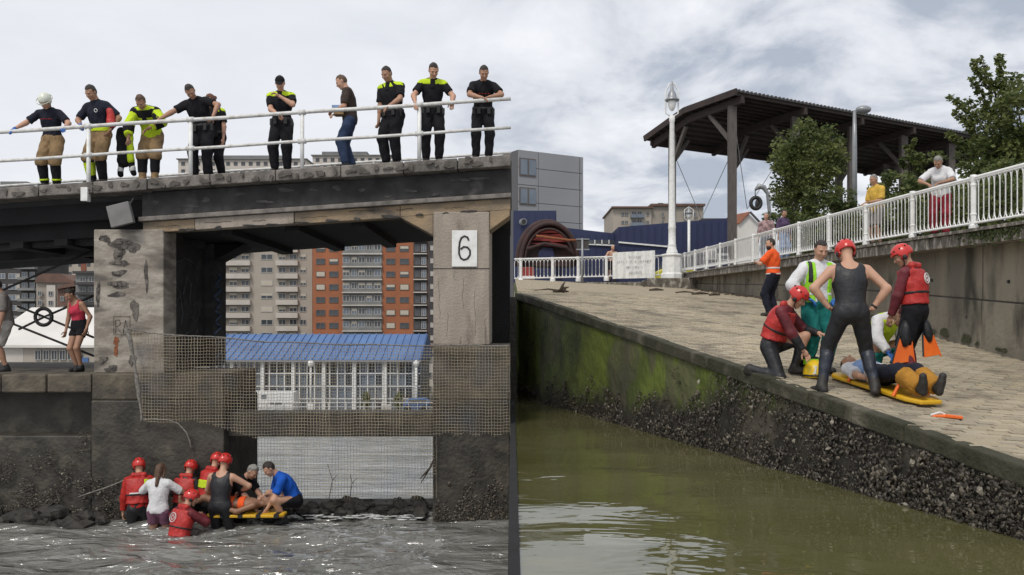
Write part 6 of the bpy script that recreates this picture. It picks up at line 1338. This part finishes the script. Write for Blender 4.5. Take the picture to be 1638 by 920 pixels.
p.shirt(C['black'], sleeve=.8, g=.02); p.trousers(C['black'], loose=.026); p.shoes(C['boot'], .012, .15, 'boot'); p.yoke(C['hiv']); p.hair(HAIR['dark']); p.belt_kit()
p = Person('police officer with yellow shoulders and both straight arms spread on the railing', bl(692), R(6), 1.86, lean=13, pel=(0, .06), head=(26, 10, 0), ha=(-.31, RY, 1.02), hb=(.34, RY, 1.04), pa=(-.8, .6, 0), pb=(.8, .6, 0), skin=0)
p.shirt(C['black'], sleeve=.7, g=.017); p.trousers(C['black']); p.shoes(C['boot'], .012, .15, 'boot'); p.yoke(C['hiv']); p.hair(HAIR['dark']); p.belt_kit()
p = Person('police officer all in black at the right end leaning his forearms on the railing', bl(773), R(4), 1.78, lean=26, pel=(0, .12), head=(8, 6, 0), ha=(-.04, RY - .04, 1.06), hb=(.10, RY - .02, 1.08), pa=(-1, .1, -.1), pb=(1, .1, -.1), skin=1, build=1.05, fa=(-.13, .05, .085), fb=(.10, .05, .085))
p.shirt(C['black'], sleeve=.75, g=.02); p.trousers(C['black']); p.shoes(C['boot'], .012, .15, 'boot'); p.hair(HAIR['dark']); p.belt_kit()
for k in range(4): p.mark([(-.09 + .055 * k, -.150, .15), (-.06 + .055 * k, -.152, .16)], C['red'], .006)
# ---- on the terrace
def at(px, d, z): return ((px - CX) * d / FPX, d, z)
zt_ = bz(598.5)
p = Person('woman in pink vest top and black shorts standing on the quay terrace', at(127, 16.25, zt_), R(-24), 1.60, lean=10, head=(34, -14, 0), skin=1, female=True, fa=(-.07, .02, .085), fb=(.07, -.02, .085), hb=(.24, -.05, .80), vox=.016)
p.shirt(C['pink'], 'vest_top', 0, g=.010, top=1.4, scoop=.098, hem=.05, collar=False); p.trousers(C['black'], 'shorts', cut=.42, loose=.012, top=.30); p.shoes(C['plim']); p.hair(HAIR['dark'], 'bun')
p = Person('man in grey top and shorts at the far left edge of the terrace', at(10, 16.2, zt_), R(-60), 1.74, lean=8, head=(20, 0, 0), skin=1)
p.shirt(C['shorts'], sleeve=.9, hem=-.12, g=.02); p.trousers(C['cream'], 'shorts', cut=.95, loose=.03, hipg=.004); p.shoes(C['plim']); p.hair(HAIR['dark'])
# ---- rescuers in the river
def wl(px, d, depth): return at(px, d, ZL - depth)
p = Person('rescuer in red helmet and yellow and red life jacket at the pier wall', wl(222, 15.0, .62), R(200), 1.76, lean=10, head=(12, 10, 0), skin=0)
p.shirt(C['red'], 'wetsuit_top', 1.85, g=.014); p.trousers(C['neop'], 'wetsuit_legs', loose=.004, g=.008, hipg=.012); p.shoes(C['boot']); p.lifejacket(C['redj']); p.helmet(C['helm']); p.band(C['hiv'], .5, .95, .056, 'yellow_panel', front=(-.22, -.09)); p.mark([(-.12, .185, .02), (.14, .185, .02)], C['refl'], .014, 'tape')
p = Person('woman in white t-shirt with long brown hair wading with her back turned', wl(253, 14.75, .56), R(182), 1.66, lean=6, head=(16, 0, 0), ha=(-.16, -.30, 1.25), hb=(.16, -.30, 1.25), skin=0, female=True)
p.shirt(C['white'], sleeve=.9, hem=-.10, g=.024, wr=.006); p.trousers(C['mauve'], 'shorts', cut=.5, loose=.015, g=.012, hipg=.004); p.hair(HAIR['brown'], 'long')
p = Person('rescuer in red helmet bending between the white t-shirt woman and the group', wl(292, 15.1, .62), R(165), 1.72, lean=16, head=(10, 0, 0), skin=0, hb=(.2, -.42, 1.05))
p.shirt(C['neop'], 'wetsuit_top', 1.85, g=.012); p.trousers(C['neop'], 'wetsuit_legs', loose=.004, g=.008, hipg=.012); p.lifejacket(C['redj']); p.helmet(C['helm']); p.band(C['hiv'], .35, .6, .058, 'yellow_pouch', front=(.0, .18, 1.0))
p = Person('rescuer in red helmet with yellow panel reaching toward the stretcher', wl(332, 15.12, .55), R(150), 1.78, lean=14, head=(14, 30, 0), skin=0, ha=(-.2, -.5, 1.0), hb=(.25, -.45, 1.0))
p.shirt(C['red'], 'wetsuit_top', 1.85, g=.014); p.trousers(C['neop'], 'wetsuit_legs', loose=.004, g=.008, hipg=.012); p.lifejacket(C['redj']); p.helmet(C['helm']); p.band(C['hiv'], .42, .70, .058, 'yellow_panel')
p = Person('rescuer in sleeveless black wetsuit and red helmet with his back turned in the river', wl(352, 14.7, .56), R(172), 1.82, lean=10, head=(10, -8, 0), ha=(-.22, -.30, 1.15), hb=(.28, -.34, .95), pa=(-1, .2, .1), pb=(1, .2, 0), skin=0, build=1.08)
p.shirt(C['neop'], 'wetsuit_top', 0, g=.009, top=1.4, hem=0, wr=.001, collar=False, scoop=.092); p.trousers(C['neop'], 'wetsuit_legs', loose=.003, g=.008, wr=.001, hipg=.012); p.helmet(C['helm'])
p = Person('grey haired helper bending over behind the black wetsuit rescuer', wl(376, 15.25, .55), R(70), 1.76, lean=38, pel=(0, .1), head=(0, 0, 0), ha=(-.15, -.62, .75), hb=(.15, -.62, .75), skin=0)
p.shirt(C['black'], sleeve=.8, g=.016); p.trousers(C['black']); p.hair(HAIR['grey'])
p = Person('rescuer in red jacket with white ring emblem, chest deep in front of the others', wl(285, 14.3, 1.02), R(146), 1.76, lean=16, head=(10, -34, 0), ha=(-.05, -.42, 1.28), hb=(.28, -.42, 1.24), pa=(-1, .3, -.4), pb=(1, .2, -.3), skin=0)
p.shirt(C['wine'], 'wetsuit_top', 1.9, g=.014); p.trousers(C['neop'], 'wetsuit_legs', loose=.004, g=.008, hipg=.012); p.lifejacket(C['redj']); p.helmet(C['helm']); p.emblem(True, .14, .075, .198)
p = Person('man in blue t-shirt and black shorts crouching barelegged on the weir rocks', at(456, 15.1, ZL + .02), R(-62), 1.76, hip=.40, lean=34, pel=(0, .16), head=(4, 0, 0), ha=(-.10, -.34, .48), hb=(.14, -.36, .26), fa=(-.13, -.16, .085), fb=(.13, -.04, .085), ka=(-.3, -1, .6), kb=(.3, -1, .6), skin=0, build=1.04)
p.shirt(C['blue'], sleeve=.9, g=.018, wr=.006); p.trousers(C['black'], 'shorts', cut=.80, loose=.025); p.shoes(C['plim']); p.hair(HAIR['dark'])
# casualty on a yellow board, low in the water between the helpers
bd = thing('spine_board', at(405, 14.85, ZL + .22), 'yellow spine board held just above the river by the rescuers', 'stretcher'); X, Y, Z = bd.location
q = MB(); q.prism([(X - .75, Y - .12), (X - .6, Y - .2), (X + .45, Y - .2), (X + .55, Y - .1), (X + .55, Y + .1), (X + .45, Y + .2), (X - .6, Y + .2), (X - .75, Y + .12)], 2, Z - .02, Z + .03); q.build('board', C['board'], bd, bev=.012)
for k in range(4): MB().box(X - .5 + .3 * k, X - .42 + .3 * k, Y - .206, Y + .206, Z - .024, Z + .034).build('strap', C['strap'], bd)
qt = (Matrix.Rotation(R(90), 3, 'Z') @ Matrix.Rotation(R(-90), 3, 'X')).to_quaternion()
p = Person('person lying on the yellow board in the river, strapped with orange', (X - 1.25, Y + .05, Z + .17), 0, 1.62, rotm=(Matrix.Rotation(R(90), 3, 'Y')).to_quaternion() @ Matrix.Rotation(R(-90), 3, 'Z').to_quaternion(), ha=(-.24, .02, .85), hb=(.24, .02, .8), skin=2, head=(-6, 0, 0), vox=.018)
p.trousers(C['orange'], 'shorts', cut=.7, loose=.02); p.hair(HAIR['dark']); p.band(C['orange'], .35, .6, .02, 'strap_cover')
# ---- on the slipway
def rp_(px, d): x = (px - CX) * d / FPX; return (x, d, rampz(x, d) + .02)
def gp(px, py):
    """point of the slipway that shows at a photo pixel"""
    lo_, hi_ = 5.0, 40.0
    for _ in range(50):
        d = (lo_ + hi_) / 2; x, y, z = rp_(px, d)
        if CY + (ZC - z) * FPX / d > py: lo_ = d
        else: hi_ = d
    return rp_(px, d)
p = Person('bearded man in orange high visibility shirt standing seen from behind by the retaining wall', gp(1237, 506), R(-128), 1.76, lean=2, head=(8, 32, 0), ha=(-.16, -.30, 1.22), hb=(.10, -.34, 1.22), pa=(-1, .5, -.5), pb=(1, .5, -.5), skin=0, build=1.08, fa=(-.10, .02, .085), fb=(.12, -.05, .085))
p.shirt(C['orange'], sleeve=.85, hem=-.02, g=.024); p.band(C['refl'], .27, .36, .031, 'tape'); p.band(C['refl'], .02, .09, .031, 'tape'); p.trousers(C['navy'], top=.1); p.shoes(C['boot'], .012, .12, 'boot'); p.hair(HAIR['dark']); p.beard(HAIR['dark'])
p = Person('kneeling rescuer in red helmet and wine red wetsuit top with life jacket', gp(1246, 598), R(58), 1.76, hip=.37, lean=24, pel=(0, .10), head=(14, 6, 0), ha=(-.12, -.34, .30), hb=(.18, -.46, .52), fa=(-.14, .34, .07), fb=(.13, -.16, .085), ka=(-.2, -1, -.8), kb=(.2, -1, .7), skin=0, vox=.014, build=1.05, toedown=(20, 0))
p.shirt(C['wine'], 'wetsuit_top', 1.45, g=.012, wr=.002); p.trousers(C['neop'], 'wetsuit_legs', loose=.006, g=.010, wr=.002, hipg=.012); p.limb_band(C['neop'], 0, 'f', .2, .95, .018, 'black_cuff'); p.limb_band(C['neop'], 1, 'f', .2, .95, .018, 'black_cuff'); p.shoes(C['boot'], .010, .06, 'bootee'); p.lifejacket(C['redj'], .046); p.helmet(C['helm']); p.band(C['hiv'], .50, .70, .070, 'yellow_pouch', front=(-.02, .19, 1.0))
p = Person('medic in white shirt and green vest standing with gloved hands on hips', gp(1306, 597), R(10), 1.76, lean=4, head=(22, -4, 0), ha=(-.20, -.13, .98), hb=(.22, -.13, .98), pa=(-1, .35, .1), pb=(1, .35, .1), skin=0, build=1.08, vox=.014, fa=(-.14, 0, .085), fb=(.13, .02, .085), handdir=((.6, -.5, -.4), (-.6, -.5, -.4)))
p.shirt(C['white'], sleeve=1.9, g=.020, wr=.005); p.trousers(C['teal'], loose=.034, wr=.006); p.shoes(C['boot'], .018, .12, 'boot'); p.gloves(C['glove']); p.hair(HAIR['dark'])
p.band(C['hivg'], .0, 1.08, .032, 'vest_side', front=(-.19, -.085)); p.band(C['hivg'], .0, 1.08, .032, 'vest_side', front=(.085, .19))
p.band(C['strap'], .55, 1.1, .042, 'rucksack_strap', front=(-.175, -.125)); p.band(C['refl'], .2, .28, .036, 'tape', front=(-.19, -.085)); p.band(C['refl'], .2, .28, .036, 'tape', front=(.085, .19))
p = Person('tall rescuer in sleeveless black wetsuit and red helmet, hands on hips, back turned', gp(1360, 630), R(172), 1.86, hip=.90, lean=10, pel=(.0, .02), head=(26, 8, 0), ha=(-.24, .02, .98), hb=(.24, .0, 1.0), pa=(-1, .25, .2), pb=(1, .25, .2), skin=0, build=1.08, vox=.013, fa=(-.26, .06, .085), fb=(.31, -.02, .085), toes=(-20, 25), handdir=((.7, -.5, -.4), (-.7, -.5, -.4)))
p.shirt(C['neop'], 'wetsuit_top', 0, g=.008, top=1.4, hem=0, wr=.001, collar=False, scoop=.092); p.trousers(C['neop'], 'wetsuit_legs', loose=.003, g=.008, wr=.0015, hipg=.012); p.lower(C['neop_b'], 1.05, 1.95, .012, 'wetsuit_shin', .003); p.shoes(C['boot'], .012, .12, 'bootee'); p.helmet(C['helm']); p.limb_band(C['strap'], 0, 'f', .84, .94, .008, 'wristband')
p = Person('crouching medic in white shirt and yellow vest with teal trousers', gp(1408, 598), R(24), 1.74, hip=.34, lean=34, pel=(0, .12), head=(18, 0, 0), ha=(-.30, -.42, .30), hb=(.05, -.40, .42), fa=(-.20, -.10, .085), fb=(.20, -.06, .085), ka=(-.6, -1, .5), kb=(.6, -1, .5), skin=0, vox=.014)
p.shirt(C['white'], sleeve=1.9, g=.020, wr=.005); p.trousers(C['teal'], loose=.034, wr=.006); p.shoes(C['boot'], .018, .12, 'boot'); p.hair(HAIR['brown']); p.band(C['hiv'], .0, 1.06, .034, 'vest'); p.gloves(C['glove'])
p = Person('standing rescuer in wine red wetsuit and red life jacket with swim fins', gp(1464, 618), R(-138), 1.80, lean=6, head=(26, 28, 0), ha=(-.14, -.26, .84), hb=(.20, -.22, .86), pa=(-1, .6, 0), pb=(1, .6, 0), skin=1, build=1.04, vox=.013, fa=(-.10, -.05, .085), fb=(.11, .06, .085))
p.shirt(C['wine'], 'wetsuit_top', 1.95, g=.011, wr=.002); p.trousers(C['wine'], 'wetsuit_legs', loose=.003, g=.008, wr=.002, hipg=.012); p.trousers(C['black'], 'shorts', cut=1.0, loose=.022, top=.24, g=.014); p.shoes(C['boot'], .010, .08, 'bootee'); p.lifejacket(C['redj'], .046); p.helmet(C['helm']); p.emblem(True, .16, .062, .178)
q = MB(); q.tube([p.hl(-.112, -.03, .05), p.hl(-.114, -.015, .02), p.hl(-.114, .0, .055)], .006, 4); q.tube([p.hl(-.116, .03 + .018 * math.cos(6.283 * i / 10), .036 + .018 * math.sin(6.283 * i / 10)) for i in range(10)], .006, 4, True); q.v = [tuple(c * p.s for c in v) for v in q.v]; q.build('helmet_lettering', C['refl'], p.root, local=True)
RS = p
def fin(parent_loc, a, b, wv, lab):
    """swim fin: black foot pocket, orange blade"""
    a, b, wv = Vector(a), Vector(b), Vector(wv); t = thing('swim_fin', parent_loc, lab, 'swim fin'); d = (b - a).normalized(); n_ = d.cross(wv).normalized(); L_ = (b - a).length
    def pl(l, w_, h): return a + d * L_ * l + wv * w_ + n_ * h
    q = MB(); q.hexa([pl(.42, -.07, -.006), pl(1.0, -.15, -.004), pl(.93, .13, -.004), pl(.42, .07, -.006), pl(.42, -.07, .006), pl(1.0, -.15, .004), pl(.93, .13, .004), pl(.42, .07, .006)]); q.build('blade', C['fin'], t, bev=.004)
    q = MB(); q.tube([pl(0, 0, 0), pl(.18, 0, 0), pl(.42, 0, 0), pl(.6, 0, 0)], [.035, .06, .065, .03], 10); q.build('foot_pocket', C['neop'], t, smooth=True)
    for sg in (-1, 1): MB().tube([pl(.35, sg * .075, 0), pl(.97, .14 if sg > 0 else -.15, 0)], .011, 6).build('side_rib', C['neop'] if sg < 0 else C['fin'], t)
L0 = Vector(RS.root.location)
fin(L0 + Vector((-.22, -.1, .5)), L0 + Vector((-.16, -.10, .82)), L0 + Vector((-.20, -.12, .28)), (1, .1, 0), 'orange and black swim fin hanging at the front of the standing rescuer')
fin(L0 + Vector((.22, .1, .5)), L0 + Vector((.13, .04, .84)), L0 + Vector((.21, -.02, .36)), (.9, .3, 0), 'orange and black swim fin hanging behind the standing rescuer')
x, y, z = gp(1514, 668); fn = thing('swim_fin', (x, y, z), 'small orange fin lying flat on the slipway setts', 'swim fin'); q = MB()
q.hexa([(x - .13, y + .03, z), (x + .0, y - .01, z), (x + .0, y + .05, z), (x - .13, y + .06, z), (x - .13, y + .03, z + .02), (x, y - .01, z + .03), (x, y + .05, z + .03), (x - .13, y + .06, z + .02)]); q.hexa([(x - .01, y - .02, z), (x + .13, y - .08, z - .01), (x + .15, y - .02, z - .01), (x, y + .06, z), (x - .01, y - .02, z + .035), (x + .13, y - .08, z + .02), (x + .15, y - .02, z + .02), (x, y + .06, z + .035)]); q.build('blade', C['fin'], fn, bev=.006); MB().tube([(x - .14, y + .05, z + .02), (x - .05, y + .04, z + .05), (x, y + .03, z + .03)], .012, 6).build('strap', C['refl'], fn)
# casualty on the slipway
ang = math.atan2(rp_(1470, 9.3)[1] - rp_(1335, 10.1)[1], rp_(1470, 9.3)[0] - rp_(1335, 10.1)[0]); a = Vector(gp(1336, 603)); b = Vector(gp(1502, 656)); dr = (b - a).normalized(); mid = (a + b) / 2
bd = thing('spine_board', mid, 'yellow spine board with straps lying on the slipway', 'stretcher'); sdv = Vector((-dr.y, dr.x, 0)).normalized(); upv = dr.cross(sdv).normalized()
if upv.z < 0: upv = -upv
def bp(l, w_, h): return mid + dr * l + sdv * w_ + upv * h - mid
q = MB(); ol = [(-.85, -.12), (-.75, -.2), (.65, -.2), (.85, -.13), (.85, .13), (.65, .2), (-.75, .2), (-.85, .12)]; n = len(ol); q.add([bp(l, w_, .03) for l, w_ in ol] + [bp(l, w_, .08) for l, w_ in ol], [tuple(range(n)), tuple(range(n, 2 * n))] + [(i, (i + 1) % n, (i + 1) % n + n, i + n) for i in range(n)]); q.build('board', C['board'], bd, bev=.015, local=True)
for l in (-.35, .1, .5): q = MB(); q.tube([bp(l, -.23, .06), bp(l, -.16, .2), bp(l, 0, .27), bp(l, .16, .2), bp(l, .23, .06)], .02, 6); q.build('strap', C['fin'], bd, local=True)
Mr = Matrix((sdv, upv, -dr)).transposed()      # local x across, local -y up, local z towards the head
Mr = Matrix((-sdv, -upv, -dr)).transposed()
if Mr.determinant() < 0: Mr = Matrix((sdv, -upv, -dr)).transposed()
p = Person('person in light blue shirt lying on the yellow board on the slipway', mid + dr * .86 + upv * .20, 0, 1.68, rotm=Mr.to_quaternion(), ha=(-.27, .02, .80), hb=(.27, .02, .80), skin=1, head=(-4, 0, 0), vox=.015)
p.shirt(C['white'], sleeve=.9, g=.02, wr=.005); p.trousers(C['navy'], loose=.02); p.shoes(C['boot']); p.lower(fabric('ochre_wrap', (.42, .20, .03)), 1.25, 1.97, .03, 'blanket_wrap', .03); p.hair(HAIR['dark']); p.band(C['lblue'], .3, .8, .03, 'blanket_fold')
# rescue bag with yellow helmet beside the medic
x, y, z = gp(1303, 604); hb_ = thing('rescue_helmet', (x, y, z), 'yellow rescue helmet set down beside the kneeling rescuer', 'helmet'); q = MB(); q.lathe([(.14, 0), (.145, .05), (.135, .12), (.10, .18), (.05, .215), (.01, .225)], (x, y, z), 16); q.build('shell', C['gold'], hb_, smooth=True); MB().tube([(x - .145 * math.cos(t), y - .145 * math.sin(t), z + .03) for t in [6.283 * i / 18 for i in range(18)]], .012, 6, True).build('rim', C['strap'], hb_); MB().bar((x - .05, y - .13, z + .05), (x - .03, y - .11, z + .15), .05, .02).build('badge', C['refl'], hb_)
x, y, z = gp(1292, 597); bg_ = thing('kit_bag', (x, y, z), 'black and green kit bag at the feet of the standing medic', 'bag'); q = MB(); q.prism([(x - .15, z), (x - .17, z + .14), (x - .10, z + .22), (x + .10, z + .22), (x + .16, z + .12), (x + .14, z)], 1, y - .12, y + .12); q.build('bag', C['black'], bg_, bev=.02); MB().box(x - .1, x + .1, y - .126, y - .12, z + .12, z + .19).build('flap', C['hivg'], bg_, bev=.002)
# ---- on the walkway
def wk(px, d): return ((px - CX) * d / FPX, d, walkz(d) - .05)
p = Person('man in yellow t-shirt and grey shorts standing behind the walkway railing', wk(1403, 20.3), R(-70), 1.70, head=(14, 0, 0), lean=4, skin=1, ha=(-.1, -.3, 1.0), hb=(.1, -.3, 1.02))
p.shirt(C['yel'], sleeve=.9, hem=-.15, g=.022); p.trousers(C['shorts'], 'shorts', cut=.95, loose=.03, hipg=.004); p.shoes(C['plim']); p.hair(HAIR['grey'])
p = Person('person in white top and crimson trousers leaning on the walkway railing', wk(1504, 17.1), R(-34), 1.66, head=(26, -6, 0), lean=20, pel=(0, .08), skin=1, female=True, ha=(-.18, -.36, 1.02), hb=(.06, -.38, 1.02), pa=(-1, .2, -.2), pb=(1, .2, -.2))
p.shirt(C['white'], sleeve=.9, hem=-.12, g=.024); p.trousers(C['crim'], loose=.024, hipg=.004); p.shoes(C['plim']); p.hair(HAIR['grey'])
p = Person('person in plaid shirt behind the railing beside the hanging lamp', wk(1226, 29.5), R(-20), 1.72, head=(10, 0, 0), skin=0)
p.shirt(C['plaid'], sleeve=1.6, g=.022); p.trousers(C['jean']); p.shoes(C['plim']); p.hair(HAIR['grey'])
p = Person('person in purple top and light blue trousers behind the railing near the round tree', wk(1253, 28.2), R(20), 1.68, head=(10, 0, 0), skin=1, female=True)
p.shirt(C['purple'], sleeve=1.6, g=.022); p.trousers(C['lblue']); p.shoes(C['plim']); p.hair(HAIR['dark'])
p = Person('shirtless bald man resting his hands on the far railing', at(979, 40.9, ZC + 2.02), R(8), 1.74, lean=14, pel=(0, .06), head=(10, 0, 0), ha=(-.38, -.40, 1.0), hb=(.22, -.42, 1.02), pa=(-.8, .5, 0), pb=(.8, .5, 0), skin=0, build=1.14)
p.trousers(C['black'], 'shorts', cut=.9, loose=.03); p.shoes(C['plim'])
# driftwood and litter on the slipway
for k, (px, d, L_, lab) in enumerate(((897, 23.5, .42, 'twisted driftwood stump lying alone near the slipway edge'), (1050, 30.5, .5, 'pale driftwood stick on the upper slipway'), (1120, 28.2, .55, 'dark driftwood log lying near the retaining wall foot'), (1143, 27.8, .35, 'short driftwood piece right of the dark log'), (1035, 36.5, .35, 'flat pale stone like scrap near the kerb wall'), (1095, 29.0, .6, 'thin long reed stalk on the upper slipway'))):
    x, y, z = rp_(px, d); q = MB(); q.tube([(x - L_ / 2, y, z + .03), (x, y + .03, z + .06), (x + L_ / 2, y - .02, z + .03)], [.03, .05, .02] if k < 4 else [.02, .03, .015], 7)
    if k == 0: q.tube([(x, y, z + .05), (x + .05, y, z + .2), (x + .12, y, z + .3)], [.06, .04, .01], 6); q.tube([(x, y, z + .05), (x - .35, y, z + .1), (x - .7, y, z + .06)], [.03, .02, .008], 5); q.tube([(x + .05, y, z), (x + .11, y, z + .13), (x + .22, y, z + .15)], [.05, .05, .01], 6)
    solo('driftwood', q, M['bark'], lab, 'driftwood', loc=(x, y, z), smooth=True)
mb = MB()
for _ in range(500):
    d = random.uniform(20, 40); x = 8.3 - abs(random.gauss(0, .25)); s = random.uniform(.01, .04); mb.ell((x, d, rampz(x, d) + .015), (s * 2.2, s * 1.5, s * .6), 5, 4)
tag(solo('wrack_line', mb, M['bark'], 'dark line of dried weed and litter along the retaining wall foot', 'litter', loc=(8.2, 28, 1)), kind='stuff')
